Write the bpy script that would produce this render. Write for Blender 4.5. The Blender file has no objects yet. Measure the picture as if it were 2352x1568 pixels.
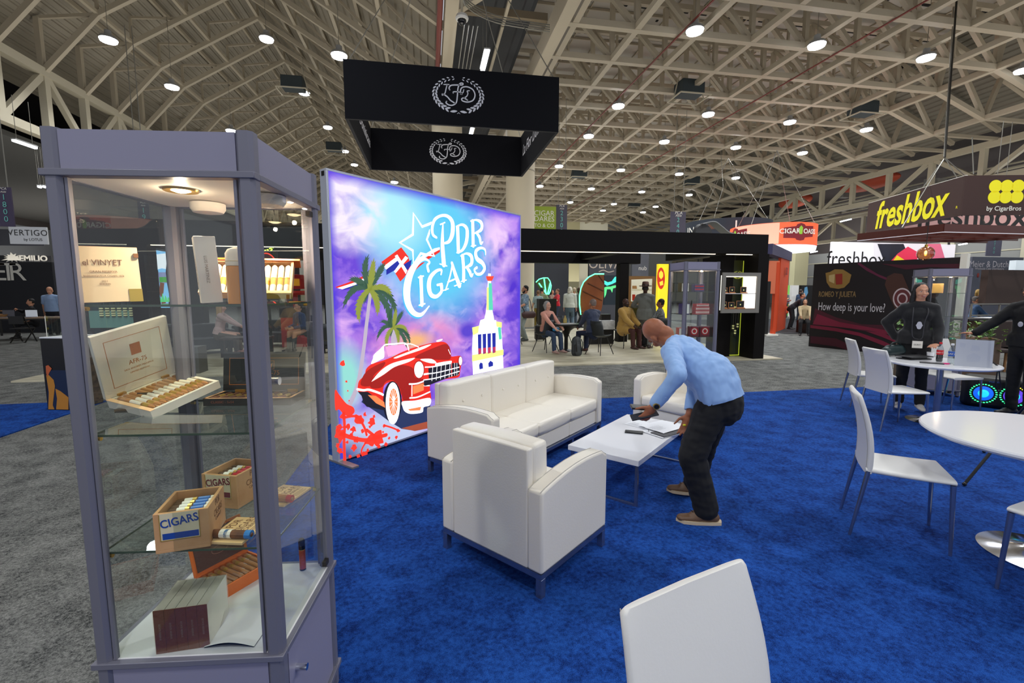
import bpy, bmesh, math, random
from mathutils import Vector, Matrix, Euler, noise
random.seed(7)
SC = bpy.context.scene
COL = SC.collection
R = math.radians
PI = math.pi

# ------------------------------------------------------------------ camera, world, exposure
CAM_H, FOC, PITCH, YAW = 1.62, 1045.0, R(6.23), R(10.3)      # measured on the 2352x1568 photograph
cam_d = bpy.data.cameras.new('camera')
cam_d.sensor_width = 36.0
cam_d.lens = FOC / 2352 * 36
cam_d.clip_start = 0.05
cam_d.clip_end = 300
cam = bpy.data.objects.new('camera', cam_d)
COL.objects.link(cam)
cam.location = (0, 0, CAM_H)
cam.rotation_euler = (PI / 2 - PITCH, 0, -YAW)
SC.camera = cam
SC.view_settings.view_transform = 'Standard'
SC.view_settings.look = 'None'
SC.view_settings.exposure = 0.0
SC.view_settings.gamma = 1.0
SC.view_settings.use_curve_mapping = False
wd = bpy.data.worlds.new('hall_ambient')
SC.world = wd
wd.use_nodes = True
wd.node_tree.nodes['Background'].inputs[0].default_value = (0.88, 0.92, 1.0, 1)
wd.node_tree.nodes['Background'].inputs[1].default_value = 0.62

# wide soft daylight-white light of the part of the hall behind the camera (rows of high bay lamps there)
def area_light(name, loc, size, power, col=(1, 1, 1), rot=(0, 0, 0)):
    l = bpy.data.lights.new(name, 'AREA'); l.shape = 'RECTANGLE'; l.size, l.size_y = size
    l.energy = power; l.color = col
    o = bpy.data.objects.new(name, l); COL.objects.link(o); o.location = loc; o.rotation_euler = rot
    return o
LAMP_POWER = 345.0
LAMP_COL = (0.93, 0.965, 1.0)
for i, (x, y) in enumerate([(-8, -2), (0.5, -4), (4.5, 1.8), (9.7, -1), (-4.2, 6.5), (9.7, 9), (14.6, 9), (14.6, 2)]):
    l = bpy.data.lights.new('high_bay_glow', 'SPOT'); l.energy = LAMP_POWER * 3.4; l.color = LAMP_COL
    l.spot_size = R(150); l.spot_blend = 0.6; l.shadow_soft_size = 0.25
    o = bpy.data.objects.new('high_bay_glow', l); COL.objects.link(o); o.location = (x, y, 10.4)

# added upward fill lights, standing in for bounce light on the roof
for i, (x, y, z, s, pw) in enumerate([(0.5, 14.5, 3.3, 7, 700), (10, -3, 3.2, 9, 1300), (-9, -3, 3.2, 9, 600), (20, 24, 3.0, 10, 1500), (-11, 24, 2.8, 10, 900), (10, 34, 3.0, 12, 1600), (-9, 46, 3.0, 12, 1500), (16, 54, 3.0, 12, 1500), (25, 9, 3.0, 9, 1200), (-24, 16, 2.6, 10, 1200), (-26, 40, 2.6, 12, 1400), (39, 18, 3.0, 8, 1200), (40, 42, 3.0, 10, 1400)]):
    area_light('roof_fill', (x, y, z), (s, s), pw * 0.42, (1.0, 0.95, 0.87), (PI, 0, 0))

# fill lights added only to brighten the far walls, not hall fixtures
area_light('wall_fill', (2, 64, 7.5), (50, 1.5), 2600, (1.0, 0.96, 0.86), (R(75), 0, 0))
area_light('wall_fill', (41, 30, 7.0), (1.5, 40), 1500, (0.98, 0.98, 0.96), (0, R(-75), 0))

# ------------------------------------------------------------------ pixel -> place helpers (2352x1568 photo frame)
_fw = Vector((math.sin(YAW) * math.cos(PITCH), math.cos(YAW) * math.cos(PITCH), -math.sin(PITCH)))
_rt = Vector((math.cos(YAW), -math.sin(YAW), 0))
_up = _rt.cross(_fw)
_C = Vector((0, 0, CAM_H))
def ray(x, y): return _fw + _rt * ((x - 1176) / FOC) - _up * ((y - 784) / FOC)
def G(x, y, z=0.0): d = ray(x, y); return _C + d * ((z - CAM_H) / d.z)
def AY(x, y, Y): d = ray(x, y); return _C + d * (Y / d.y)
def AX(x, y, X): d = ray(x, y); return _C + d * (X / d.x)
def AD(x, y, D): return _C + ray(x, y) * D
def APL(x, y, p, n): d = ray(x, y); n = Vector(n); return _C + d * ((Vector(p) - _C).dot(n) / d.dot(n))

# ------------------------------------------------------------------ materials
def lin(c):
    f = lambda v: ((v / 255 + 0.055) / 1.055) ** 2.4 if v > 10 else v / 255 / 12.92
    return (f(c[0]), f(c[1]), f(c[2]), 1)
_M = {}
def mat(name, col, rough=0.5, metal=0.0, emit=0.0, ecol=None, bump=0.0, bscale=200.0, var=None, vscale=4.0, coat=0.0, sheen=0.0, spec=0.5):
    if name in _M: return _M[name]
    m = bpy.data.materials.new(name); m.use_nodes = True; nt = m.node_tree
    b = nt.nodes['Principled BSDF']; _M[name] = m
    b.inputs['Base Color'].default_value = lin(col); b.inputs['Roughness'].default_value = rough
    b.inputs['Metallic'].default_value = metal; b.inputs['Specular IOR Level'].default_value = spec
    if coat: b.inputs['Coat Weight'].default_value = coat
    if sheen: b.inputs['Sheen Weight'].default_value = sheen
    if emit:
        b.inputs['Emission Color'].default_value = lin(ecol or col); b.inputs['Emission Strength'].default_value = emit
    if bump or var:
        tc = nt.nodes.new('ShaderNodeTexCoord')
    if var:
        n = nt.nodes.new('ShaderNodeTexNoise'); n.inputs['Scale'].default_value = vscale; n.inputs['Detail'].default_value = 4
        nt.links.new(tc.outputs['Object'], n.inputs['Vector'])
        cr = nt.nodes.new('ShaderNodeValToRGB'); cr.color_ramp.elements[0].position = 0.35; cr.color_ramp.elements[1].position = 0.65
        cr.color_ramp.elements[0].color = lin(col); cr.color_ramp.elements[1].color = lin(var)
        nt.links.new(n.outputs['Fac'], cr.inputs['Fac']); nt.links.new(cr.outputs['Color'], b.inputs['Base Color'])
        if emit: nt.links.new(cr.outputs['Color'], b.inputs['Emission Color'])
    if bump:
        n = nt.nodes.new('ShaderNodeTexNoise'); n.inputs['Scale'].default_value = bscale; n.inputs['Detail'].default_value = 3
        nt.links.new(tc.outputs['Object'], n.inputs['Vector'])
        bp = nt.nodes.new('ShaderNodeBump'); bp.inputs['Strength'].default_value = bump; bp.inputs['Distance'].default_value = 0.01
        nt.links.new(n.outputs['Fac'], bp.inputs['Height']); nt.links.new(bp.outputs['Normal'], b.inputs['Normal'])
    return m

def carpet(name, dark, light, blotch=None, s=230.0, bump=0.7):
    m = bpy.data.materials.new(name); m.use_nodes = True; nt = m.node_tree; b = nt.nodes['Principled BSDF']
    b.inputs['Roughness'].default_value = 0.95; b.inputs['Specular IOR Level'].default_value = 0.12
    tc = nt.nodes.new('ShaderNodeTexCoord')
    n1 = nt.nodes.new('ShaderNodeTexNoise'); n1.inputs['Scale'].default_value = s; n1.inputs['Detail'].default_value = 2
    n2 = nt.nodes.new('ShaderNodeTexNoise'); n2.inputs['Scale'].default_value = 5.0; n2.inputs['Detail'].default_value = 6
    n3 = nt.nodes.new('ShaderNodeTexNoise'); n3.inputs['Scale'].default_value = 48.0; n3.inputs['Detail'].default_value = 4
    for n in (n1, n2, n3): nt.links.new(tc.outputs['Object'], n.inputs['Vector'])
    a1 = nt.nodes.new('ShaderNodeMath'); a1.operation = 'ADD'; nt.links.new(n1.outputs['Fac'], a1.inputs[0]); nt.links.new(n3.outputs['Fac'], a1.inputs[1])
    a2 = nt.nodes.new('ShaderNodeMath'); a2.operation = 'MULTIPLY_ADD'; nt.links.new(a1.outputs[0], a2.inputs[0]); a2.inputs[1].default_value = 0.36
    sc = nt.nodes.new('ShaderNodeMath'); sc.operation = 'MULTIPLY'; sc.inputs[1].default_value = 0.3; nt.links.new(n2.outputs['Fac'], sc.inputs[0])
    nt.links.new(sc.outputs[0], a2.inputs[2])
    cr = nt.nodes.new('ShaderNodeValToRGB'); e = cr.color_ramp.elements
    e[0].position = 0.40; e[1].position = 0.62; e[0].color = lin(dark); e[1].color = lin(light)
    nt.links.new(a2.outputs[0], cr.inputs['Fac']); nt.links.new(cr.outputs['Color'], b.inputs['Base Color'])
    bp = nt.nodes.new('ShaderNodeBump'); bp.inputs['Strength'].default_value = bump; bp.inputs['Distance'].default_value = 0.004
    nt.links.new(a1.outputs[0], bp.inputs['Height']); nt.links.new(bp.outputs['Normal'], b.inputs['Normal'])
    _M[name] = m
    return m

def glass(name, tint=(235, 245, 240), f=1.0):
    if name in _M: return _M[name]
    m = bpy.data.materials.new(name); m.use_nodes = True; nt = m.node_tree; nt.nodes.remove(nt.nodes['Principled BSDF'])
    out = nt.nodes['Material Output']
    t = nt.nodes.new('ShaderNodeBsdfTransparent'); t.inputs[0].default_value = lin(tint)
    g = nt.nodes.new('ShaderNodeBsdfGlossy'); g.inputs['Roughness'].default_value = 0.0; g.inputs[0].default_value = (1, 1, 1, 1)
    ge = nt.nodes.new('ShaderNodeNewGeometry'); dt = nt.nodes.new('ShaderNodeVectorMath'); dt.operation = 'DOT_PRODUCT'
    nt.links.new(ge.outputs['Incoming'], dt.inputs[0]); nt.links.new(ge.outputs['Normal'], dt.inputs[1])
    def mth(op, a, b=None, cl=False):
        n = nt.nodes.new('ShaderNodeMath'); n.operation = op; n.use_clamp = cl
        for i, v in enumerate((a, b)):
            if v is None: continue
            if isinstance(v, (int, float)): n.inputs[i].default_value = v
            else: nt.links.new(v, n.inputs[i])
        return n.outputs[0]
    c = mth('ABSOLUTE', dt.outputs['Value'])
    p5 = mth('POWER', mth('SUBTRACT', 1.0, c, True), 5.0)
    fac = mth('MULTIPLY', mth('ADD', mth('MULTIPLY', p5, 0.96), 0.042), f * 1.6, True)      # Schlick, both faces of the sheet
    mx = nt.nodes.new('ShaderNodeMixShader')
    nt.links.new(fac, mx.inputs[0])
    nt.links.new(t.outputs[0], mx.inputs[1]); nt.links.new(g.outputs[0], mx.inputs[2]); nt.links.new(mx.outputs[0], out.inputs[0])
    _M[name] = m
    return m

# ------------------------------------------------------------------ mesh builder
def frame(d, side=None):
    d = d.normalized()
    if side is None: side = Vector((0, 0, 1)) if abs(d.z) < 0.9 else Vector((1, 0, 0))
    s = (side - d * side.dot(d))
    if s.length < 1e-6: s = d.orthogonal()
    s.normalize(); return s, d.cross(s).normalized()
class MB:
    def __init__(self): self.v = []; self.f = []; self.m = []; self.cur = 0; self.T = None
    def add(self, vs, fs):
        o = len(self.v)
        if self.T is not None: vs = [self.T @ Vector(p) for p in vs]
        self.v += [tuple(p) for p in vs]; self.f += [tuple(i + o for i in f) for f in fs]; self.m += [self.cur] * len(fs); return self
    def box(self, a, b):
        x0, y0, z0 = a; x1, y1, z1 = b
        x0, x1 = min(x0, x1), max(x0, x1); y0, y1 = min(y0, y1), max(y0, y1); z0, z1 = min(z0, z1), max(z0, z1)
        return self.add([(x0, y0, z0), (x1, y0, z0), (x1, y1, z0), (x0, y1, z0), (x0, y0, z1), (x1, y0, z1), (x1, y1, z1), (x0, y1, z1)],
                        [(3, 2, 1, 0), (4, 5, 6, 7), (0, 1, 5, 4), (1, 2, 6, 5), (2, 3, 7, 6), (3, 0, 4, 7)])
    def cbox(self, c, s): return self.box([c[i] - s[i] / 2 for i in range(3)], [c[i] + s[i] / 2 for i in range(3)])
    def bar(self, p, q, w, h, side=None):
        p, q = Vector(p), Vector(q); s, t = frame(q - p, Vector(side) if side else None)
        a, b = t * (w / 2), s * (h / 2)
        return self.add([p - a - b, p + a - b, p + a + b, p - a + b, q - a - b, q + a - b, q + a + b, q - a + b],
                        [(3, 2, 1, 0), (4, 5, 6, 7), (0, 1, 5, 4), (1, 2, 6, 5), (2, 3, 7, 6), (3, 0, 4, 7)])
    def prism(self, pts, h, axis=2, z=0.0):
        n = len(pts)
        def P(a, b, c): return [(a, b, c), (a, c, b), (c, a, b)][{2: 0, 1: 1, 0: 2}[axis]]
        return self.add([P(a, b, z) for a, b in pts] + [P(a, b, z + h) for a, b in pts],
                        [tuple(range(n))[::-1], tuple(range(n, 2 * n))] + [(i, (i + 1) % n, n + (i + 1) % n, n + i) for i in range(n)])
    def loft(self, rings, caps=True, closed=True):
        n = len(rings[0]); vs = [p for r in rings for p in r]; fs = []
        for k in range(len(rings) - 1):
            for i in range(n if closed else n - 1):
                j = (i + 1) % n; fs.append((k * n + i, k * n + j, (k + 1) * n + j, (k + 1) * n + i))
        if caps: fs += [tuple(range(n))[::-1], tuple(range((len(rings) - 1) * n, len(rings) * n))]
        return self.add(vs, fs)
    def tube(self, path, r, n=10, side=None):
        path = [Vector(p) for p in path]; rings = []; s = None
        for i, p in enumerate(path):
            d = (path[min(i + 1, len(path) - 1)] - path[max(i - 1, 0)])
            s, t = frame(d, Vector(side) if (s is None and side) else s)
            rr = r[i] if isinstance(r, (list, tuple)) else r
            rings.append([p + (s * math.cos(2 * PI * k / n) + t * math.sin(2 * PI * k / n)) * rr for k in range(n)])
        return self.loft(rings)
    def cyl(self, p, q, r0, r1=None, n=16): return self.tube([p, q], [r0, r0 if r1 is None else r1], n)
    def lathe(self, prof, c=(0, 0, 0), n=24):
        rings = [[(c[0] + r * math.cos(2 * PI * k / n), c[1] + r * math.sin(2 * PI * k / n), c[2] + z) for k in range(n)] for r, z in prof]
        return self.loft(rings)
    def ball(self, c, r, n=12, m=8):
        r = (r, r, r) if not isinstance(r, (tuple, list)) else r
        rings = []
        for i in range(m + 1):
            a = PI * max(0.02, min(m - 0.02, i)) / m
            rings.append([(c[0] + r[0] * math.sin(a) * math.cos(2 * PI * k / n), c[1] + r[1] * math.sin(a) * math.sin(2 * PI * k / n), c[2] - r[2] * math.cos(a)) for k in range(n)])
        return self.loft(rings)
    def cap(self, p, q, r0, r1, side=None, fl=1.0, n=14):          # rounded cone: radius along side r, across r*fl
        p, q = Vector(p), Vector(q); d = q - p
        if d.length < 1e-4: d = Vector((0, 0, 1e-4)); q = p + d
        s, t = frame(d, Vector(side) if side else None); u = d.normalized(); rings = []
        for a in (-85, -60, -35, -10):
            rings.append((p + u * r0 * math.sin(R(a)), r0 * math.cos(R(a))))
        for a in (10, 35, 60, 85):
            rings.append((q + u * r1 * math.sin(R(a)), r1 * math.cos(R(a))))
        return self.loft([[c + (s * math.cos(2 * PI * k / n) + t * math.sin(2 * PI * k / n) * fl) * r for k in range(n)] for c, r in rings])
    def poly(self, pts3): return self.add(pts3, [tuple(range(len(pts3)))])
    def build(self, name, mats, parent=None, bevel=0.0, smooth=False, seg=2, sub=0, loc=None, rot=None, weld=False, ang=35, label=None):
        me = bpy.data.meshes.new(name); me.from_pydata(self.v, [], self.f)
        if not isinstance(mats, (list, tuple)): mats = [mats]
        for m in mats: me.materials.append(m)
        for p, i in zip(me.polygons, self.m): p.material_index = i
        bm = bmesh.new(); bm.from_mesh(me)
        if weld: bmesh.ops.remove_doubles(bm, verts=bm.verts, dist=1e-4)
        bmesh.ops.recalc_face_normals(bm, faces=bm.faces); bm.to_mesh(me); bm.free()
        if smooth or bevel or sub:
            for p in me.polygons: p.use_smooth = True
            if not sub: me.set_sharp_from_angle(angle=R(ang))
        o = bpy.data.objects.new(name, me); COL.objects.link(o)
        if parent is not None: o.parent = parent
        if loc is not None: o.location = loc
        if rot is not None: o.rotation_euler = rot
        if bevel:
            md = o.modifiers.new('bevel', 'BEVEL'); md.width = bevel; md.segments = seg; md.limit_method = 'ANGLE'; md.angle_limit = R(40); md.harden_normals = False
        if sub:
            md = o.modifiers.new('sub', 'SUBSURF'); md.levels = sub; md.render_levels = sub
        if label: o['label'] = label
        return o

def tag(o, label=None, cat=None, group=None, kind=None):
    if label: o['label'] = label
    if cat: o['category'] = cat
    if group: o['group'] = group
    if kind: o['kind'] = kind
    return o
def thing(name, label, cat, loc=(0, 0, 0), rz=0.0, group=None):
    o = bpy.data.objects.new(name, None); COL.objects.link(o); o.empty_display_size = 0.1
    o.location = loc; o.rotation_euler = (0, 0, rz); return tag(o, label, cat, group)
def copy_tree(o, parent=None):
    c = o.copy(); COL.objects.link(c)
    if parent is not None: c.parent = parent
    for ch in list(o.children): copy_tree(ch, c)
    return c
def dup(o, loc, rz, label, group=None):
    c = copy_tree(o); c.location = loc; c.rotation_euler = (0, 0, rz); c['label'] = label
    if group: c['group'] = group
    return c
def struct(name, mb, m, **k): return tag(mb.build(name, m, **k), kind='structure')

# a scratch scene: modifiers and text are turned into plain meshes there, one object at a time
TMP = bpy.data.scenes.new('scratch')
def to_mesh(o):
    TMP.collection.objects.link(o)
    with bpy.context.temp_override(scene=TMP, view_layer=TMP.view_layers[0]): dg = bpy.context.evaluated_depsgraph_get()
    me = bpy.data.meshes.new_from_object(o.evaluated_get(dg)); bpy.data.objects.remove(o); return me
# ------------------------------------------------------------------ lettering
def text(body, size, m, parent, loc, rot=(PI / 2, 0, 0), ext=0.0008, align='CENTER', shear=0.0, bold=0.0, space=1.0, xs=1.0, name='lettering', label=None, line=1.0):
    cu = bpy.data.curves.new('t', 'FONT'); cu.body = body; cu.size = size; cu.extrude = ext; cu.align_x = align; cu.align_y = 'CENTER'
    cu.shear = shear; cu.offset = bold; cu.space_character = space; cu.space_line = line; cu.resolution_u = 3
    me = to_mesh(bpy.data.objects.new('t', cu)); bpy.data.curves.remove(cu)
    if xs != 1.0: me.transform(Matrix.Diagonal((xs, 1, 1, 1)))
    me.materials.clear(); me.materials.append(m)
    ob = bpy.data.objects.new(name, me); COL.objects.link(ob); ob.parent = parent; ob.location = loc; ob.rotation_euler = rot
    if label: ob['label'] = label
    return ob
def catmull(pts, n=6):
    P = [Vector(p) for p in pts]; out = []
    for i in range(len(P) - 1):
        a, b, c, d = P[max(i - 1, 0)], P[i], P[i + 1], P[min(i + 2, len(P) - 1)]
        for k in range(n):
            t = k / n; out.append(0.5 * ((2 * b) + (c - a) * t + (2 * a - 5 * b + 4 * c - d) * t * t + (3 * b - a - 3 * c + d) * t * t * t))
    out.append(P[-1]); return out
def stroke(mb, pts, w, z=0.0, fn=None, smooth=True, n=6):
    """flat ribbon of varying width through 2-D points; w a number or one width per point; fn maps (x, y, z) to 3-D"""
    fn = fn or (lambda x, y, z: (x, y, z))
    ws = list(w) if isinstance(w, (list, tuple)) else [w] * len(pts)
    if smooth and len(pts) > 2:
        c = catmull([(p[0], p[1], ws[i]) for i, p in enumerate(pts)], n)
    else: c = [Vector((p[0], p[1], ws[i])) for i, p in enumerate(pts)]
    L = []; Rr = []
    for i, p in enumerate(c):
        d = c[min(i + 1, len(c) - 1)] - c[max(i - 1, 0)]; d = Vector((d.x, d.y))
        if d.length < 1e-9: d = Vector((1, 0))
        d.normalize(); nn = Vector((-d.y, d.x)) * (p.z / 2)
        L.append(fn(p.x + nn.x, p.y + nn.y, z)); Rr.append(fn(p.x - nn.x, p.y - nn.y, z))
    k = len(c)
    mb.add(L + Rr, [(i, i + 1, k + i + 1, k + i) for i in range(k - 1)])
    for i in (0, k - 1):                                              # round ends
        r = c[i].z / 2
        if r > 0: mb.add([fn(c[i].x + r * math.cos(2 * PI * a / 10), c[i].y + r * math.sin(2 * PI * a / 10), z) for a in range(10)], [tuple(range(10))])
# ================================================================== THE HALL
M_blue = carpet('blue_carpet', (8, 30, 88), (34, 84, 168), s=260)
M_gray = carpet('gray_carpet', (48, 50, 50), (136, 136, 132), s=150)
M_steel = mat('beige_steel', (182, 171, 150), 0.55)
M_steel2 = mat('pale_steel', (190, 182, 160), 0.5)
M_deck = mat('roof_deck', (148, 140, 124), 0.6)
M_white_deck = mat('ceiling_panel', (184, 178, 168), 0.8)
M_black = mat('black_gap', (14, 13, 13), 0.8)
M_chrome = mat('chrome', (215, 218, 225), 0.12, 1.0)
M_alu = mat('aluminium', (118, 117, 130), 0.4, 0.2)
M_wire = mat('steel_cable', (150, 148, 140), 0.4, 0.7)

struct('floor', MB().box((-60, -8, -0.1), (62, 74, 0)), M_gray)
def ground(name, x0, y0, x1, y1, h, m, label, cat):
    o = MB().box((x0, y0, 0.0), (x1, y1, h)).build(name, m); return tag(o, label, cat)
ground('carpet', -1.22, -4.0, 8.1, 6.42, 0.012, M_blue, 'bright blue carpet under the white sofa, armchairs and round tables', 'carpet')
ground('carpet', -9.0, 4.2, -4.74, 7.62, 0.012, M_blue, 'strip of blue carpet at far left under the black display plinth', 'carpet')
# pale laminate floor of the dark pavilion
m = mat('laminate', (186, 178, 152), 0.45)
nt = m.node_tree; b = nt.nodes['Principled BSDF']; tc = nt.nodes.new('ShaderNodeTexCoord'); mp = nt.nodes.new('ShaderNodeMapping'); mp.inputs['Scale'].default_value = (0.8, 7, 1)
n = nt.nodes.new('ShaderNodeTexNoise'); n.inputs['Scale'].default_value = 2.2; n.inputs['Detail'].default_value = 5
cr = nt.nodes.new('ShaderNodeValToRGB'); cr.color_ramp.elements[0].color = lin((158, 150, 128)); cr.color_ramp.elements[1].color = lin((214, 206, 180)); cr.color_ramp.elements[0].position = 0.3; cr.color_ramp.elements[1].position = 0.7
nt.links.new(tc.outputs['Object'], mp.inputs[0]); nt.links.new(mp.outputs[0], n.inputs['Vector']); nt.links.new(n.outputs['Fac'], cr.inputs[0]); nt.links.new(cr.outputs[0], b.inputs['Base Color'])
ground('platform_floor', -7.4, 9.5, 8.35, 19.2, 0.03, m, 'pale wood laminate floor under the long black pavilion', 'flooring')
ground('carpet', 13.5, 15.3, 26, 24, 0.012, mat('dark_carpet', (40, 42, 46), 0.95), 'dark grey carpet under the orange booth at the back', 'carpet')

# ---- roof decks: real corrugated sheet, ribs along the hall
def corrugated(name, prof, y0, y1, m, rib=0.34, h=0.06, kind='structure'):
    pts = []
    for (x0, z0), (x1, z1) in zip(prof[:-1], prof[1:]):
        L = math.hypot(x1 - x0, z1 - z0); n = max(1, int(L / rib)); nx, nz = -(z1 - z0) / L, (x1 - x0) / L
        if nz < 0: nx, nz = -nx, -nz
        for i in range(n):
            for t, hh in ((0.0, 0), (0.55, 0), (0.65, h), (0.9, h)):
                u = (i + t) / n; pts.append((x0 + (x1 - x0) * u + nx * hh, z0 + (z1 - z0) * u + nz * hh))
    pts.append(prof[-1]); k = len(pts)
    mb = MB(); vs = []
    for dz in (0, 0.12):
        for y in (y0, y1): vs += [(x, y, z + dz) for x, z in pts]
    fs = []
    for i in range(k - 1): fs += [(i, i + 1, k + i + 1, k + i), (2 * k + i, 3 * k + i, 3 * k + i + 1, 2 * k + i + 1)]
    mb.add(vs, fs)
    o = mb.build(name, m); o['kind'] = kind; return o
Y0, Y1 = -6, 73
corrugated('ceiling', [(-18.2, 10.9), (-14.2, 14.0), (-8.6, 16.9)], Y0, Y1, M_deck)
corrugated('ceiling', [(-8.6, 16.9), (0.55, 11.3)], Y0, Y1, M_deck)
corrugated('ceiling', [(0.95, 12.1), (4.1, 12.1)], Y0, Y1, mat('dark_deck', (62, 64, 68), 0.6), rib=0.8, h=0.09)
corrugated('ceiling', [(24.3, 13.5), (31.4, 10.6)], Y0, Y1, mat('grey_deck', (128, 124, 112), 0.6))
# flat panelled ceiling over the right half, with open black slots between the panels
mb = MB(); rnd = random.Random(3)
ys = [16.35 + 2.27 * n for n in range(-9, 25)]
mb.box((4.2, Y0, 13.62), (24.4, Y1, 13.8)); mb.cur = 1
for y in ys:
    x = 4.4 + rnd.random()
    while x < 23.5:
        L = rnd.choice([1.6, 2.2, 2.2, 0.7]); mb.box((x, y + 0.55, 13.59), (min(x + L, 24.2), y + 0.83, 13.63)); x += L + rnd.choice([0.18, 0.5, 0.9])
    if rnd.random() < 0.5: mb.box((8 + 10 * rnd.random(), y + 1.5, 13.59), (9.5 + 10 * rnd.random(), y + 1.62, 13.63))
struct('ceiling', mb, [M_white_deck, M_black])
mb = MB()
for y in ys: mb.box((4.2, y + 1.13, 13.5), (24.2, y + 1.19, 13.6))
for x in [4.6 + 1.18 * i for i in range(17)]: mb.box((x, Y0, 13.56), (x + 0.05, Y1, 13.61))
struct('trim_1', mb, M_steel)

# ---- roof trusses
def member(mb, p, q, w=0.16, h=0.2): mb.bar(p, q, w, h)
XN = [5.2 + 2.31 * i for i in range(9)]                      # nodes of the flat truss
def right_truss():
    t = thing('roof_truss', 'beige steel roof truss spanning the right half of the ceiling', 'roof truss', (0, 0, 0), group='flat roof trusses over the right half')
    a = MB(); member(a, (4.4, 0, 11), (23.7, 0, 11), 0.24, 0.22); member(a, (23.7, 0, 11), (26.6, 0, 9.97), 0.22, 0.2); member(a, (26.6, 0, 9.97), (31, 0, 9.97), 0.18, 0.16)
    a.build('bottom_chord', M_steel, t)
    b = MB(); member(b, (4.4, 0, 13.3), (24.2, 0, 13.3), 0.2, 0.2); member(b, (24.2, 0, 13.25), (31, 0, 10.4), 0.2, 0.2); b.build('top_chord', M_steel, t)
    w = MB()
    for i, x in enumerate(XN):
        member(w, (x, 0, 11), (x, 0, 13.3), 0.17, 0.17)
        if i < len(XN) - 1:
            xn = XN[i + 1]
            member(w, (x, 0, 13.3), (xn, 0, 11), 0.17, 0.17)
            member(w, ((x + xn) / 2, 0, 12.15), ((x + xn) / 2, 0, 13.3), 0.09, 0.09)
    member(w, (23.7, 0, 11), (24.2, 0, 13.3)); member(w, (26.6, 0, 9.97), (24.2, 0, 13.2)); member(w, (26.6, 0, 9.97), (27.4, 0, 11.95)); member(w, (26.6, 0, 9.97), (29.6, 0, 11.0), 0.14, 0.14)
    w.build('web', M_steel, t)
    return t
def left_truss():
    t = thing('roof_truss', 'grey beige pitched roof truss under the ridge of the left roof', 'roof truss', (0, 0, 0), group='pitched roof trusses over the left half')
    a = MB(); P = [(-15.6, 10.66), (-13.4, 13.13), (-8.6, 16.0), (-3.8, 13.13), (0.75, 10.35)]
    for p, q in zip(P[:-1], P[1:]): member(a, (p[0], 0, p[1]), (q[0], 0, q[1]), 0.18, 0.2)
    a.build('rafter_chord', M_steel, t)
    w = MB(); T = lambda x: 16.75 - abs(x + 8.6) * (0.518 if x < -8.6 and x > -14.2 else 0.61)
    member(w, (-15.6, 0, 10.66), (-15.6, 0, 12.8), 0.2, 0.2)
    member(w, (-13.4, 0, 13.13), (-15.6, 0, 12.8), 0.12, 0.12)
    member(w, (-15.6, 0, 10.66), (-17.3, 0, 11.7), 0.12, 0.12)
    for i, x in enumerate((-13.4, -11, -8.6, -6.2, -3.8, -1.6)):
        zb = 16 - abs(x + 8.6) * 0.598
        member(w, (x, 0, zb), (x, 0, T(x)), 0.1, 0.1)
        member(w, (x, 0, T(x)), (x + 2.2, 0, 16 - abs(x + 2.2 + 8.6) * 0.598), 0.09, 0.09)
    w.build('web', M_steel, t)
    return t
rt0, lt0 = right_truss(), left_truss()
for k, n in enumerate(range(-3, 24)):
    y = 16.35 + 2.27 * n
    for src in (rt0, lt0):
        if src is lt0 and n < -2: continue
        o = src if (k == 0 and src is rt0) or (n == -2 and src is lt0) else copy_tree(src)
        o.location = (0, y, 0)
# long members running down the hall
def purlin(x, z, w=0.16, h=0.16, web=None, lab='', grp=None):
    t = thing('roof_purlin', lab, 'roof purlin', (x, 0, z), group=grp)
    MB().bar((0, Y0, 0), (0, Y1, 0), w, h).build('beam', M_steel, t)
    if web:
        mb = MB()
        for i in range(-3, 24):
            y = 16.35 + 2.27 * i; mb.bar((0, y, 0), (0, y + 2.27, 2.3), 0.12, 0.12)
        mb.build('web', M_steel, t)
    return t
for i, x in enumerate(XN): purlin(x, 11.0, 0.22, 0.2, i % 2 == 1, 'beige steel beam running lengthwise under the right roof', 'lengthwise beams under the right roof')
purlin(23.7, 11, 0.24, 0.24, False, 'beige steel beam where the flat right roof starts to slope down')
purlin(26.6, 9.97, 0.22, 0.22, False, 'lowest lengthwise beam below the grey sloping deck at right')
for x, z in ((-13.4, 13.2), (-11, 14.65), (-8.6, 16.05), (-6.2, 14.65), (-3.8, 13.2), (-1.6, 11.8)):
    purlin(x, z, 0.14, 0.14, False, 'steel purlin running lengthwise under the pitched left roof', 'lengthwise purlins under the left roof')
for x in (-14.5, -12.2, -9.8, -7.4, -5.0, -2.7):
    purlin(x, (16.72 - abs(x + 8.6) * 0.518) if -14.2 < x < -8.6 else (16.72 - abs(x + 8.6) * 0.6) if x > -8.6 else 13.65, 0.12, 0.18, False, 'upper purlin close under the corrugated left roof deck', 'upper purlins against the left roof deck')
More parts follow.
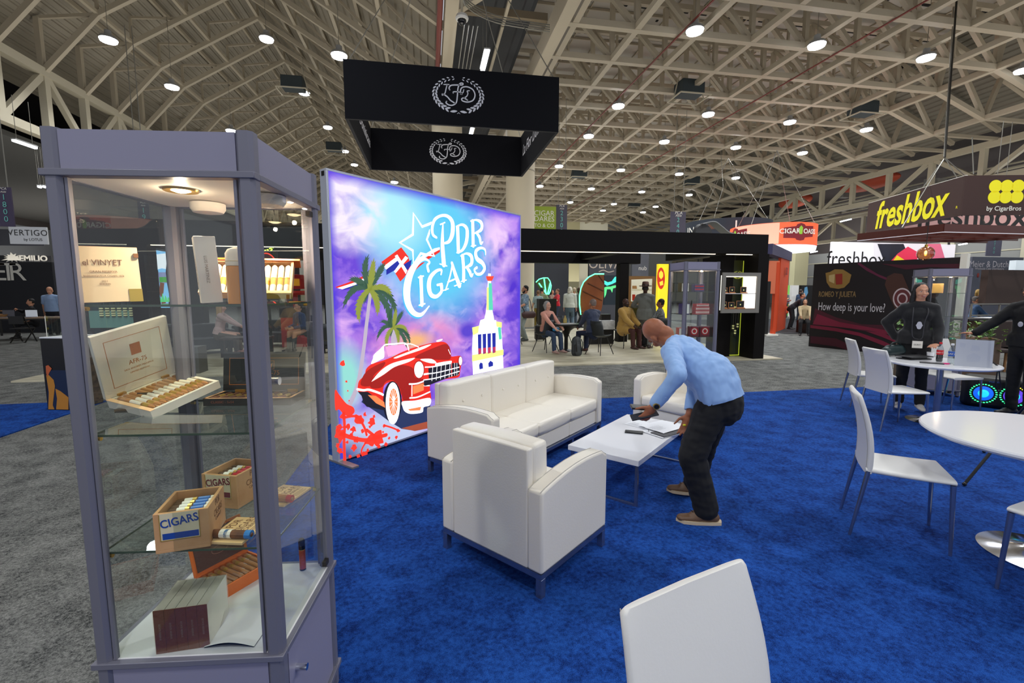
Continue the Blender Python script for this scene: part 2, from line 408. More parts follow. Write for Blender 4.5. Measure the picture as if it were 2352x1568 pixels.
# side girders
def girder(x, z0, z1, lab, w=0.34, bay=4.54, y0=7.0, y1=70, m=None):
    t = thing('side_girder', lab, 'girder', (x, 0, 0)); m = m or M_steel2
    a = MB(); a.bar((0, y0, z1), (0, y1, z1), w, w); a.build('top_chord', m, t)
    a = MB(); a.bar((0, y0, z0), (0, y1, z0), w, w); a.build('bottom_chord', m, t)
    a = MB(); y = y0; k = 0
    while y < y1 - 0.1:
        a.bar((0, y, z0), (0, y, z1), w * 0.8, w * 0.8)
        a.bar((0, y, z0 if k % 2 else z1), (0, y + bay / 2, z1 if k % 2 else z0), w * 0.6, w * 0.7); y += bay / 2; k += 1
    a.build('web', m, t); return t
girder(-15.6, 8.1, 10.66, 'pale steel side girder along the eave of the left roof', bay=4.54, y0=9.54)
girder(31, 7.9, 9.8, 'pale steel side girder along the right roof above the brown hanging sign', bay=5.4, y0=8.0)
girder(38, 6.43, 8.39, 'lower pale steel girder behind the brown hanging sign', bay=6, y0=14, w=0.3)
# longitudinal main beams on the columns and braces between them
for x, lab in ((0.85, 'broad beige main beam over the left round column'), (4.35, 'broad beige main beam over the right round column')):
    t = MB().box((x - 0.2, Y0, 10.05), (x + 0.2, Y1, 10.75)).build('main_beam', M_steel, bevel=0.02); tag(t, lab, 'beam')
mb = MB(); t = thing('roof_brace', 'beige cross braces between the two main beams above the black hanging sign', 'roof brace')
for n in range(-2, 12): MB().bar((1, 16.35 + 2.27 * n * 2, 11), (4.2, 16.35 + 2.27 * n * 2, 11), 0.2, 0.24).build('cross_beam', mat('brown_steel', (128, 114, 92), 0.6), t)
mb = MB()
for n in range(-1, 6): y = 12.1 + n * 9.08; mb.bar((1, y + 4.2, 10.9), (4.2, y, 10.9), 0.2, 0.3); mb.bar((2.7, y - 4.5, 10.8), (2.7, y + 4.5, 10.8), 0.1, 0.1)
mb.build('diagonal', M_steel, t)
# columns
for x, lab in ((0.92, 'left of the two round cream columns behind the black pavilion'), (4.2, 'right of the two round cream columns behind the black pavilion')):
    t = thing('column', lab, 'column', (x, 21.0, 0))
    MB().lathe([(0.66, 0), (0.66, 9.6)], n=40).build('shaft', mat('cream_paint', (206, 194, 168), 0.5), t, smooth=True)
    MB().lathe([(0.672, 7.0), (0.672, 7.05)], n=40).build('band', mat('cream_seam', (160, 150, 130), 0.5), t, smooth=True)
    MB().box((-0.2, -0.2, 9.6), (0.2, 0.2, 10.1)).build('capital', M_steel, t)
for x, lab in ((0.92, 'far round column seen beyond the left cream column'), (4.2, 'far round column seen beyond the right cream column')):
    t = MB().lathe([(0.66, 0), (0.66, 10.1)], (x, 48, 0), n=32).build('column', mat('cream_paint', (206, 194, 168), 0.5), smooth=True); tag(t, lab, 'column')
# security camera, conduits
t = thing('dome_camera', 'white dome security camera hanging beside the left main beam', 'camera', tuple(AY(1061, 38, 14.0)))
MB().cyl((0, 0, 0), (0, 0, 1.6), 0.035).build('pole', M_steel2, t)
MB().lathe([(0.05, 0.06), (0.16, 0.03), (0.19, -0.05), (0.17, -0.1)], n=20).build('housing', mat('white_plastic', (215, 214, 210), 0.4), t, smooth=True)
MB().ball((0, 0, -0.11), (0.13, 0.13, 0.13)).build('dome', mat('smoked_dome', (20, 20, 24), 0.05), t, smooth=True)
t = thing('conduit_run', 'bundle of grey electrical conduits turning between the main beams', 'conduit')
for k in range(4):
    o = 0.07 * k; MB().tube(catmull([(1.15, 13.4, 9.9 + o), (1.2, 14.3, 9.95 + o), (2.2, 15.0, 9.95 + o), (4.0, 15.2, 9.95 + o)], 5), 0.018, 6).build('conduit', M_wire, t)
    MB().tube([(1.25 + o * 2, 15.2, 9.9), (1.25 + o * 2, 40, 9.9)], 0.018, 6).build('conduit', M_wire, t)

# ---- lamps
M_lens = mat('lamp_lens', (255, 255, 255), 0.3, emit=26.0, ecol=(240, 246, 255))
M_tube = mat('tube_lens', (255, 255, 255), 0.3, emit=9.0, ecol=(240, 246, 255))
M_hous = mat('lamp_housing', (150, 150, 148), 0.5)
def high_bay():
    t = thing('high_bay_lamp', 'lamp', 'lamp')
    MB().lathe([(0.07, 0.34), (0.11, 0.33), (0.12, 0.16), (0.27, 0.1), (0.31, 0.02), (0.30, 0.0)], n=20).build('housing', M_hous, t, smooth=True)
    MB().lathe([(0.29, 0.0), (0.27, -0.07), (0.1, -0.09)], n=20).build('lens', M_lens, t, smooth=True)
    MB().cyl((0, 0, 0.3), (0, 0, 3.1), 0.010, n=6).build('hanger', M_wire, t)
    return t
hb0 = high_bay()
ORD = ['first', 'second', 'third', 'fourth', 'fifth', 'sixth']
rows_r = [[(1596, 70), (1876, 103), (2127, 132), (2351, 161)], [(1420, 243), (1627, 262), (1814, 280), (1990, 297)], [(1352, 312), (1526, 325), (1690, 338), (1843, 351)],
          [(1284, 381), (1426, 390), (1560, 399), (1690, 408)], [(1240, 427), (1358, 433), (1474, 440), (1583, 447)], [(1310, 464), (1410, 468), (1506, 474)], [(1385, 483), (1477, 487)]]
rown = ['nearest row', 'second row', 'third row', 'fourth row', 'fifth row', 'sixth row', 'farthest row']
def spot(p, pw=1.0):
    l = bpy.data.lights.new('high_bay_glow', 'SPOT'); l.energy = LAMP_POWER * pw; l.color = LAMP_COL; l.spot_size = R(140); l.spot_blend = 0.5; l.shadow_soft_size = 0.25
    o = bpy.data.objects.new('high_bay_glow', l); COL.objects.link(o); o.location = (p[0], p[1], p[2] - 0.14)
first = True
for rn, row in zip(rown, rows_r):
    for i, (x, y) in enumerate(row):
        p = G(x, y, 10.6); lab = 'lit high bay lamp over the right half, %s, %s from the left' % (rn, ORD[i])
        o = hb0 if first else copy_tree(hb0); first = False
        o.location = p; o['label'] = lab; o['group'] = 'high bay lamps over the right half'; spot(p, 3.0 if rn in rown[:4] else 2.0)
for x, y, z, lab in ((249, 91, 11.3, 'lit high bay lamp high above the glass case, left knee of the roof'), (395, 199, 11.3, 'second lit lamp along the left knee of the roof, above the glass case'), (531, 300, 11.3, 'lit lamp just above the top edge of the glass case'),
                     (612, 89, 12.8, 'nearest lit lamp under the ridge of the left roof'), (699, 213, 12.8, 'second lit lamp under the left ridge, beside a speaker cluster'), (753, 292, 12.8, 'third lit lamp under the left ridge, left of the black hanging sign'),
                     (792, 347, 12.8, 'fourth lit lamp under the left ridge, by the far speaker cluster'), (814, 378, 12.8, 'lit lamp just above the upper left corner of the lightbox wall'),
                     (779, 127, 10.5, 'bright lamp at the upper left corner of the black hanging sign'), (906, 418, 10.5, 'small far lamp above the top edge of the lightbox wall')):
    p = G(x, y, z); o = copy_tree(hb0); o.location = p; o['label'] = lab; o['group'] = 'high bay lamps over the left half'; spot(p, 2.6)
def tube_lamp(a, b, lab, w=0.09, m=None):
    a, b = Vector(a), Vector(b); t = thing('tube_lamp', lab, 'lamp', tuple(a)); d = b - a
    MB().bar((0, 0, 0.06), d + Vector((0, 0, 0.06)), w * 1.3, 0.05).build('fixture', M_hous, t)
    MB().bar((0, 0, 0), d, w, 0.08).build('tube', m or M_tube, t, bevel=0.02)
    for q in (0.15, 0.85): MB().cyl(d * q + Vector((0, 0, 0.05)), d * q + Vector((0, 0, 1.6)), 0.01, n=5).build('hanger', M_wire, t)
M_tube2 = mat('tube_lens_bright', (255, 255, 255), 0.3, emit=20.0, ecol=(235, 242, 255))
tube_lamp((2.07, 15.97, 9.6), (2.07, 17.35, 9.6), 'very bright tube lamp above the black hanging sign', 0.16, M_tube2)
tube_lamp((2.27, 23.2, 9.6), (2.27, 24.6, 9.6), 'bright tube lamp seen through the middle of the black hanging sign', 0.16, M_tube2)
tube_lamp(G(30, 322, 7), G(83, 340, 7), 'tube lamp at the far left below the side girder', 0.12)
for (a, b, lab) in (((1930, 509), (1955, 503), 'tube lamp left of the brown sign, on the lower girder'), ((1862, 580), (1877, 577), 'small tube lamp between the orange ring sign and the crimson wall'), ((2202, 562), (2221, 559), 'tube lamp right of the bright screen under the brown canopy')):
    tube_lamp(AX(*a, 37), AX(*b, 37), lab, 0.12)
for x, y, X, lab in ((88, 428, -16, 'small far tube lamp left of the glass case'), (100, 428, -15.8, 'small tube lamp beside the post of the glass case')):
    tube_lamp(AX(x, y, X), AX(x + 6, y + 2, X) , lab, 0.1)
# pale speaker clusters hanging in the roof
def cluster(x, y, z, lab):
    t = thing('speaker_cluster', lab, 'loudspeaker', tuple(G(x, y, z)))
    MB().box((-0.55, -0.4, -0.3), (0.55, 0.4, 0.3)).build('cabinet', mat('dark_teal_box', (48, 58, 62), 0.7), t, bevel=0.03)
    mb = MB()
    for sx in (-0.75, 0.75): mb.bar((sx, -0.6, -0.4), (sx, 0.6, -0.4), 0.05, 0.05); mb.bar((sx, 0, -0.4), (sx * 0.6, 0, 0.9), 0.04, 0.04)
    for sy in (-0.6, 0.6): mb.bar((-0.75, sy, -0.4), (0.75, sy, -0.4), 0.05, 0.05)
    mb.build('frame', M_steel2, t)
for x, y, z, lab in ((1583, 205, 10.9, 'dark box in a hanging frame, nearest under the right roof'), (1982, 250, 10.9, 'dark box in a hanging frame beside the sloping deck at right'), (1588, 414, 10.9, 'small dark box far back under the right roof'), (1330, 398, 10.9, 'small dark box near the right round column top'),
                     (1456, 468, 10.9, 'tiny dark box above the far pale wall'), (674, 193, 12.8, 'dark box in a hanging frame under the left roof ridge'), (768, 338, 12.8, 'small dark box far back under the left ridge')):
    cluster(x, y, z, lab)
# red-orange air ducts beyond the right girder
for (x, y, L, s) in ((1995, 420, 2.6, 'near red orange curved duct behind the right girder'), (1826, 462, 2.0, 'far red orange curved duct behind the right girder')):
    p = AX(x, y, 36); o = MB().ball((0, 0, 0), (0.8, L, 0.62), 20, 12).build('air_duct', mat('duct_orange', (214, 92, 62), 0.5), smooth=True); o.location = p; tag(o, s, 'air duct')

# ---- far walls
M_farw = mat('far_wall', (188, 184, 164), 0.8); M_farg = mat('far_grey', (122, 124, 124), 0.8); M_dark = mat('dark_upper', (66, 60, 60), 0.85)
mb = MB(); mb.box((-60, 73, 0), (62, 73.4, 24)); mb.cur = 1
for x in range(-58, 60, 4): mb.box((x, 72.9, 0), (x + 0.2, 73, 14))
for z in (3, 6, 9, 12): mb.box((-60, 72.92, z), (62, 73, z + 0.15))
struct('wall_back', mb, [M_farw, M_farg])
mb = MB(); mb.box((47, 8, 0), (47.4, 73, 6.2)); mb.cur = 1; mb.box((47, 4, 6.2), (47.4, 73, 16)); mb.cur = 2
for y in range(10, 72, 6): mb.box((46.8, y, 0), (47, y + 1.2, 6.2))
for z in (1.6, 3.4, 5.0): mb.box((46.9, 8, z), (47, 73, z + 0.1))
struct('wall_right', mb, [mat('right_wall', (140, 142, 142), 0.8), M_dark, M_farw])
mb = MB(); mb.box((-33, 5, 0), (-32.6, 73, 7)); mb.cur = 1; mb.box((-33, 5, 7), (-32.6, 73, 16))
struct('wall_left', mb, [mat('left_wall', (120, 124, 130), 0.8), M_dark])
struct('ceiling', MB().box((-33, Y0, 13.0), (-18.2, Y1, 13.2)), M_dark)
struct('ceiling', MB().box((31.4, Y0, 12.6), (47, Y1, 12.8)), M_dark)
# pipe rails and dark ductwork in the side aisles
t = thing('service_pipes', 'row of pale pipes running along the left aisle ceiling', 'pipe')
for k in range(5): MB().tube([(-18.5 - k * 0.9, 8, 9.2 + 0.5 * (k % 2)), (-18.5 - k * 0.9, 70, 9.2 + 0.5 * (k % 2))], 0.07, 6).build('pipe', M_steel2, t)
t = thing('service_pipes', 'row of pale pipes and cable trays behind the right girder', 'pipe')
for k in range(6): MB().tube([(33 + k * 1.3, 8, 8.4 + 0.55 * (k % 3)), (33 + k * 1.3, 70, 8.4 + 0.55 * (k % 3))], 0.06 + 0.03 * (k % 2), 6).build('pipe', M_steel2, t)
mb = MB(); rnd = random.Random(11)
for k in range(60):
    y = 14 + k * 0.9; x = 34 + 6 * rnd.random(); MB().cbox((x, y, 8.2 + 1.5 * rnd.random()), (0.5 + rnd.random(), 0.5, 0.3 + 0.3 * rnd.random())).build('junction_box', mat('pale_boxes', (130, 128, 122), 0.6), t)
# low ceiling slab over the left aisle
struct('ceiling', MB().box((-32.6, 18, 7.6), (-15.9, 70, 7.8)), mat('aisle_deck', (70, 70, 68), 0.8))
# thin red sprinkler pipes
for x, lab in ((9.1, 'thin dark red sprinkler pipe lengthwise under the right trusses'), (15.8, 'second dark red sprinkler pipe farther right under the trusses')):
    tag(MB().tube([(x, 5, 10.85), (x, 70, 10.85)], 0.035, 6).build('sprinkler_pipe', mat('pipe_red', (120, 52, 44), 0.5)), lab, 'pipe')
tag(MB().tube([(0.5, 12, 10.2), (0.5, 30, 10.2)], 0.09, 8).build('sprinkler_pipe', mat('pipe_red', (120, 52, 44), 0.5)), 'thick red pipe along the left side of the left main beam', 'pipe')
# ================================================================== GLASS SHOWCASES
M_glass = glass('clear_glass', (240, 244, 242), 1.0)
M_shelfg = glass('shelf_glass', (226, 240, 234), 1.0)
M_gedge = mat('glass_edge', (60, 78, 66), 0.2)
M_lav = mat('lavender_panel', (140, 137, 158), 0.4)
M_white_lam = mat('white_laminate', (226, 224, 226), 0.35)
M_warmw = mat('white_board', (236, 228, 218), 0.5)
M_brass = mat('brass', (212, 168, 74), 0.3, 0.9)
M_puck = mat('warm_bulb', (255, 236, 200), 0.3, emit=22.0, ecol=(255, 226, 176))
def showcase(label, loc, rz, W=0.53, D=0.478, H=2.04, deck=0.55, head=0.122, low=0.12, pw=0.045, near=False, shelves=(1.585, 1.22, 0.872), lights=True):
    t = thing('display_showcase', label, 'display case', loc, rz)
    w, d = W / 2, D / 2
    k = pw / 2
    for sx in (-1, 1):
        for sy in (-1, 1):
            mb = MB(); cx, cy = sx * (w - k), sy * (d - k); c = 0.010
            mb.prism([(cx - k + c, cy - k), (cx + k - c, cy - k), (cx + k, cy - k + c), (cx + k, cy + k - c), (cx + k - c, cy + k), (cx - k + c, cy + k), (cx - k, cy + k - c), (cx - k, cy - k + c)], H - 0.03, z=0.03)
            mb.build('post', M_alu, t); MB().cyl((cx, cy, 0), (cx, cy, 0.03), 0.02, n=10).build('foot', M_black, t)
    def ring(z0, z1, th=0.03, out=0.004):
        mb = MB(); mb.box((-w - out, -d - out, z0), (w + out, -d + th, z1)); mb.box((-w - out, d - th, z0), (w + out, d + out, z1))
        mb.box((-w - out, -d + th, z0), (-w + th, d - th, z1)); mb.box((w - th, -d + th, z0), (w + out, d - th, z1)); return mb
    ring(H - head, H - head + 0.018).build('upper_trim', M_alu, t, bevel=0.002)
    ring(deck - 0.02, deck - 0.002, out=0.006).build('deck_trim', M_alu, t, bevel=0.002)
    ring(low - 0.02, low, out=0.008).build('base_trim', M_alu, t, bevel=0.002)
    mb = MB()
    for (x0, y0, x1, y1) in ((-w + pw, -d + 0.006, w - pw, -d + 0.016), (-w + pw, d - 0.016, w - pw, d - 0.006), (-w + 0.006, -d + pw, -w + 0.016, d - pw), (w - 0.016, -d + pw, w - 0.006, d - pw)):
        mb.box((x0, y0, H - head + 0.018), (x1, y1, H - 0.004))
    mb.build('header_panel', M_lav, t)
    MB().box((-w + 0.01, -d + 0.01, H - head + 0.002), (w - 0.01, d - 0.01, H - head + 0.016)).build('canopy', M_warmw, t)
    mb = MB()
    for (x0, y0, x1, y1) in ((-w + pw, -d + 0.006, w - pw, -d + 0.016), (-w + pw, d - 0.016, w - pw, d - 0.006), (-w + 0.006, -d + pw, -w + 0.016, d - pw)):
        mb.box((x0, y0, low), (x1, y1, deck - 0.02))
    mb.build('lower_panel', M_lav, t)
    dr = MB().box((w - 0.016, -d + pw + 0.004, low + 0.004), (w - 0.004, d - pw - 0.012, deck - 0.024)).build('door', M_lav, t)
    if near:
        MB().cyl((w - 0.004, -d + 0.10, low + 0.3), (w + 0.03, -d + 0.10, low + 0.3), 0.011).build('knob', M_chrome, dr, smooth=True)
    MB().box((-w + 0.012, -d + 0.012, deck - 0.014), (w - 0.012, d - 0.012, deck)).build('deck', M_white_lam, t)
    top = H - head - 0.002
    g = 0.005
    for nm, a, b in (('front_pane', (-w + pw, -d + 0.012, deck), (w - pw, -d + 0.012 + g, top)), ('back_pane', (-w + pw, d - 0.012 - g, deck), (w - pw, d - 0.012, top)),
                     ('side_pane', (-w + 0.012, -d + pw, deck), (-w + 0.012 + g, d - pw, top)), ('glass_door', (w - 0.012 - g, -d + pw + 0.004, deck + 0.004), (w - 0.012, d - pw - 0.006, top - 0.004))):
        # a single sheet: one surface per pane so that each reflects once
        c = [(p + q) / 2 for p, q in zip(a, b)]
        mb = MB()
        if abs(b[0] - a[0]) > abs(b[1] - a[1]): mb.poly([(a[0], c[1], a[2]), (b[0], c[1], a[2]), (b[0], c[1], b[2]), (a[0], c[1], b[2])])
        else: mb.poly([(c[0], a[1], a[2]), (c[0], b[1], a[2]), (c[0], b[1], b[2]), (c[0], a[1], b[2])])
        gd = mb.build(nm, M_glass, t)
        if nm == 'glass_door' and near:
            MB().cyl((0, 0, 0), (0.02, 0, 0), 0.012, n=18).build('lock', M_chrome, gd, loc=(w - 0.014, -d + 0.072, 1.36), smooth=True)
            for hz in (top - 0.03, deck + 0.02): MB().box((w - 0.02, d - 0.075, hz), (w - 0.006, d - 0.045, hz + 0.018)).build('hinge', mat('dark_metal', (60, 56, 54), 0.4, 0.6), gd)
    # inner trim strips beside the panes
    mb = MB()
    for sx in (-1, 1):
        for sy in (-1, 1): mb.box((sx * (w - pw - 0.008) - 0.004, sy * (d - 0.014) - 0.006, deck), (sx * (w - pw - 0.008) + 0.004, sy * (d - 0.014) + 0.006, top))
    mb.build('glazing_bead', M_alu, t)
    for z in shelves:
        mb = MB().poly([(-w + 0.03, -d + 0.03, z), (w - 0.03, -d + 0.03, z), (w - 0.03, d - 0.03, z), (-w + 0.03, d - 0.03, z)])
        s = mb.build('glass_shelf', M_shelfg, t)
        e = MB(); e.box((-w + 0.03, -d + 0.028, z - 0.006), (w - 0.03, -d + 0.030, z)); e.box((-w + 0.03, d - 0.03, z - 0.006), (w - 0.03, d - 0.028, z)); e.box((w - 0.03, -d + 0.03, z - 0.006), (w - 0.028, d - 0.03, z)); e.box((-w + 0.028, -d + 0.03, z - 0.006), (-w + 0.03, d - 0.03, z))
        e.build('shelf_edge', M_gedge, s)
        if near:
            for sx in (-1, 1):
                for sy in (-1, 1): MB().cyl((sx * (w - 0.058), sy * (d - 0.03), z - 0.011), (sx * (w - 0.03), sy * (d - 0.03), z - 0.011), 0.006, n=10).build('shelf_clip', M_brass, t, smooth=True)
    if lights:
        for i, (x, y) in enumerate([(-0.02, -0.08), (0.14, 0.12)] if near else [(-0.12, 0), (0.12, 0)]):
            p = MB().lathe([(0.046, 0.0), (0.044, -0.006), (0.028, -0.004)], (x, y, top + 0.004), n=24).build('puck_light', M_brass, t, smooth=True)
            MB().lathe([(0.028, -0.003), (0.012, -0.009)], (x, y, top + 0.004), n=20).build('bulb', M_puck, p, smooth=True)
            for kind, pw, dz in (('POINT', 0.7 if near else 0.8, 0.03), ('SPOT', 17.0 if near else 4.0, 0.012)):
                l = bpy.data.lights.new('puck_glow', kind); l.energy = pw; l.color = (1, 0.80, 0.56); l.shadow_soft_size = 0.008
                if kind == 'SPOT': l.spot_size = R(165); l.spot_blend = 1.0; l.shadow_soft_size = 0.02
                lo = bpy.data.objects.new('puck_glow', l); COL.objects.link(lo); lo.parent = p; lo.location = (x, y, top - dz)
    if near:
        for (x, y) in ((-0.06, 0.12), (0.2, -0.02)):
            MB().lathe([(0.052, 0), (0.052, -0.018), (0.044, -0.03), (0.02, -0.034)], (x, y, top), n=28).build('ceiling_puck', M_warmw, t, smooth=True)
    return t
RZ1 = R(-6.8)
case1 = showcase('tall glass showcase in the left foreground filled with cigar boxes', (-0.685, 1.6135, 0), RZ1, near=True)
tag(MB().box((-0.05, -0.12, 0), (0.25, 0.0, 0.012)).build('tablet_case', M_black, loc=(-0.80, 1.62, 2.041), rot=(0, 0, RZ1)), 'thin black flat case lying on top of the near glass showcase', 'case')

# ------------------------------------------------------------------ goods in the near showcase
M_cedar = mat('cedar', (206, 160, 112), 0.6, var=(188, 138, 92), vscale=9)
M_cedar_d = mat('cedar_dark', (150, 104, 70), 0.6)
M_cream = mat('cream_paper', (236, 214, 178), 0.5)
M_ivory = mat('ivory_box', (224, 216, 204), 0.45)
M_tob = mat('tobacco', (120, 72, 38), 0.6, var=(90, 52, 28), vscale=30)
M_tob_l = mat('tobacco_light', (176, 122, 70), 0.55)
M_gold = mat('gold_foil', (206, 170, 84), 0.3, 0.7)
M_brown = mat('brown_print', (120, 78, 44), 0.5)
M_blk = mat('black_lacquer', (22, 20, 19), 0.35)
M_cop = mat('copper_print', (196, 116, 48), 0.4, 0.4)
M_bluep = mat('label_blue', (24, 66, 150), 0.4); M_bluel = mat('label_light_blue', (38, 120, 196), 0.35)
M_redp = mat('label_red', (190, 22, 30), 0.4); M_wine = mat('label_wine', (112, 22, 40), 0.4)
M_whitep = mat('label_white', (240, 236, 224), 0.35)
M_org = mat('orange_board', (226, 108, 30), 0.45)
def orient(o, A, B, D):
    """place o with its origin at A, local x towards B and local y roughly towards D"""
    A, B, D = Vector(A), Vector(B), Vector(D); x = (B - A).normalized(); y = (D - A) - x * (D - A).dot(x); y.normalize(); z = x.cross(y)
    m = Matrix((x, y, z)).transposed().to_4x4(); m.translation = A; o.matrix_world = m; o.location = m.to_translation(); o.rotation_euler = m.to_euler()
def tray(mb, w, d, h, t=0.006):
    mb.box((0, 0, 0), (w, d, t)); mb.box((0, 0, t), (w, t, h)); mb.box((0, d - t, t), (w, d, h)); mb.box((0, t, t), (t, d - t, h)); mb.box((w - t, t, t), (w, d - t, h)); return mb
def cigar(parent, p, q, r, m=None, band=None, bm=None, name='cigar', foot=None, label=None, group=None, cat='cigar'):
    """a cigar lying from p to q with its paper bands as parts"""
    p, q = Vector(p), Vector(q)
    path = [p, p.lerp(q, 0.04), p.lerp(q, 0.5), p.lerp(q, 0.93), q]
    o = MB().tube(path, [r * 0.75, r, r, r * 0.95, r * 0.4], 10).build(name, m or M_tob, parent, smooth=True)
    if parent is None: tag(o, label, cat, group)
    for (a, b, mm) in (band or []):
        MB().tube([p.lerp(q, a), p.lerp(q, b)], r * 1.06, 10).build('band', mm, o, smooth=True)
    return o
# upper shelf ------------------------------------------------
z1 = 1.5865
def upright_box(name, label, cat, px, w, d, h, m, yoff, rz, roll, cx=None):
    p = G(px[0], px[1], z1); p = AY(px[0], px[1], yoff); p.z = z1
    t = thing(name, label, cat, tuple(p)); t.rotation_euler = (0, R(roll), R(rz)); return t
t = upright_box('cigar_box', 'cream square cigar box with printed brown lettering standing on the top shelf', 'cigar box', (246, 705), 0, 0, 0, None, 1.50, 34, -1.5)
t.location.z = z1 + 0.0035
MB().box((-0.082, 0, 0), (0.082, 0.03, 0.158)).build('box_body', mat('cedar_side', (150, 96, 56), 0.6), t, bevel=0.001)
MB().box((-0.08, -0.003, 0.001), (0.082, 0.0005, 0.157)).build('lid', M_cream, t)
MB().poly([(-0.08, -0.0036, 0.112), (-0.08, -0.0036, 0.127), (-0.054, -0.0036, 0.157), (-0.066, -0.0036, 0.157)]).build('corner_ribbon', M_brown, t)
MB().box((0.052, -0.0045, 0.0), (0.083, -0.003, 0.037)).build('warranty_seal', mat('olive_seal', (150, 132, 52), 0.5), t)
MB().box((0.072, -0.007, 0.128), (0.083, -0.002, 0.14)).build('clasp', M_brown, t)
text('el VINYET', 0.0235, M_brown, t, (0.002, -0.0042, 0.112), xs=0.85, ext=0.0001)
text('GRAN RESERVA', 0.0085, M_brown, t, (0.002, -0.0042, 0.087), ext=0.0001); text('BARRANQUILLA CIGARS 1876', 0.0066, M_brown, t, (0.002, -0.0042, 0.075), ext=0.0001)
text('2021', 0.007, M_brown, t, (0.002, -0.0042, 0.06), ext=0.0001); text('EDICION', 0.006, M_brown, t, (0.002, -0.0042, 0.052), ext=0.0001)
t = thing('perfume_carton', 'tall off white carton leaning slightly on the top shelf', 'carton', tuple(AY(487, 700, 1.47))); t.location.z = z1 + 0.002; t.rotation_euler = (0, R(-3), R(28))
MB().box((-0.026, -0.026, 0), (0.026, 0.026, 0.188)).build('carton_body', M_ivory, t, bevel=0.0015)
text('LUIS MARTINEZ', 0.011, mat('grey_print', (150, 134, 116), 0.5), t, (-0.004, -0.0266, 0.095), rot=(PI / 2, PI / 2, 0), ext=0.0001)
text('CIGARS', 0.022, mat('tan_print', (176, 152, 124), 0.5), t, (-0.0266, 0.002, 0.09), rot=(PI / 2, PI / 2, -PI / 2), ext=0.0001)
t = thing('glass_bottle', 'white capped bottle of amber liquor half hidden by the showcase post', 'bottle', tuple(AY(551, 700, 1.42))); t.location.z = z1
MB().lathe([(0.0, 0), (0.029, 0.0), (0.029, 0.103), (0.027, 0.105), (0, 0.105)], n=28).build('amber_glass', mat('amber', (186, 112, 22), 0.08, emit=0.12, ecol=(200, 130, 20), coat=1), t, smooth=True)
MB().lathe([(0.026, 0.105), (0.029, 0.106), (0.029, 0.140), (0.022, 0.152), (0.008, 0.158), (0, 0.158)], n=28).build('cap', mat('cap_white', (222, 208, 188), 0.4), t, smooth=True)
MB().lathe([(0.0295, 0.118), (0.0295, 0.119)], n=28).build('ring', M_gold, t, smooth=True)
# wooden tray of cigars tilted to show its rows
t = thing('open_cigar_tray', 'open wooden tray of brightly lit white tipped cigars behind the tall carton', 'cigar box', (0, 0, 0))
A = AY(462, 700, 1.63); A.z = z1 + 0.012; B = AY(632, 686, 1.66); B.z = z1 + 0.012
orient(t, A, B, (A.x, A.y + 0.08, A.z + 0.09))
tray(MB(), 0.27, 0.145, 0.03, 0.008).build('tray', M_cedar, t)
MB().box((-0.02, 0.142, 0.0), (0.29, 0.150, 0.036)).build('label_strip', M_org, t)
for i in range(12):
    x = 0.018 + i * 0.0213
    for j, zz in enumerate((0.016,)):
        cigar(t, (x, 0.01, zz), (x, 0.135, zz), 0.0098, mat('paper_sleeve', (250, 236, 208), 0.4), [(0.25, 0.5, M_gold)], name='cigar')
MB().box((0.17, -0.003, 0.0), (0.27, 0.0, 0.03)).build('gold_label', mat('olive_seal', (150, 132, 52), 0.5), t)
orient(t, A, B, (A.x, A.y + 0.08, A.z + 0.09))
# middle shelf: white box with lid, black box with lid ---------
z2 = 1.2215
t = thing('cigar_box', 'open white cigar box with eleven cigars on the middle shelf', 'cigar box')
A, B, D = AD(251, 936, 1.55), AD(395, 973, 1.43), AD(348, 884, 1.71)
orient(t, A, B, D); S = 0.235; HB = 0.028
tray(MB(), S, S, HB, 0.012).build('tray', M_ivory, t)
MB().box((0.012, 0.012, 0.018), (S - 0.012, S - 0.012, 0.02)).build('liner', M_cedar, t)
MB().box((-0.001, -0.001, HB), (S + 0.001, 0.014, HB + 0.001)).build('rim', mat('rim_cedar', (240, 196, 150), 0.5), t)
for i in range(11):
    y = 0.026 + i * 0.0183
    cigar(t, (0.020, y, HB - 0.003), (S - 0.02, y, HB - 0.003), 0.0068, M_tob_l, [(0.36, 0.66, M_whitep), (0.70, 0.85, M_gold)])
    if i < 10: MB().box((0.014, y + 0.0085, HB - 0.004), (S - 0.014, y + 0.0098, HB - 0.0005)).build('divider', mat('rim_cedar', (240, 196, 150), 0.5), t)
lid = MB().box((0, 0, 0), (S, S, 0.016)).build('lid', M_ivory, t, bevel=0.001); lid.location = (0, 0, HB + 0.001); lid.rotation_euler = (0, R(-78), 0)
f = MB(); zz = -0.0006
for a, b in (((0.03, 0.03), (0.205, 0.0315)), ((0.03, 0.2035), (0.205, 0.205)), ((0.03, 0.03), (0.0315, 0.205)), ((0.2035, 0.03), (0.205, 0.205))): f.box((a[0], a[1], zz), (b[0], b[1], 0.0))
f.build('printed_frame', M_cop, lid)
rt_ = (PI, 0, PI / 2)
text('AFR-75', 0.024, M_cop, lid, (0.105, 0.118, -0.0006), rot=rt_, ext=0.0001, xs=0.8); text('SAN ANDRES MAXIMUS', 0.009, M_cop, lid, (0.082, 0.118, -0.0006), rot=rt_, ext=0.0001); text('LIMITED EDITION', 0.008, M_cop, lid, (0.067, 0.118, -0.0006), rot=rt_, ext=0.0001)
f = MB(); f.box((0.13, 0.102, zz), (0.172, 0.134, 0.0)); f.build('emblem', M_cop, lid)
for y in (0.045, 0.19): MB().box((-0.004, y - 0.012, HB - 0.003), (0.012, y + 0.012, HB + 0.008)).build('hinge', M_brass, t)
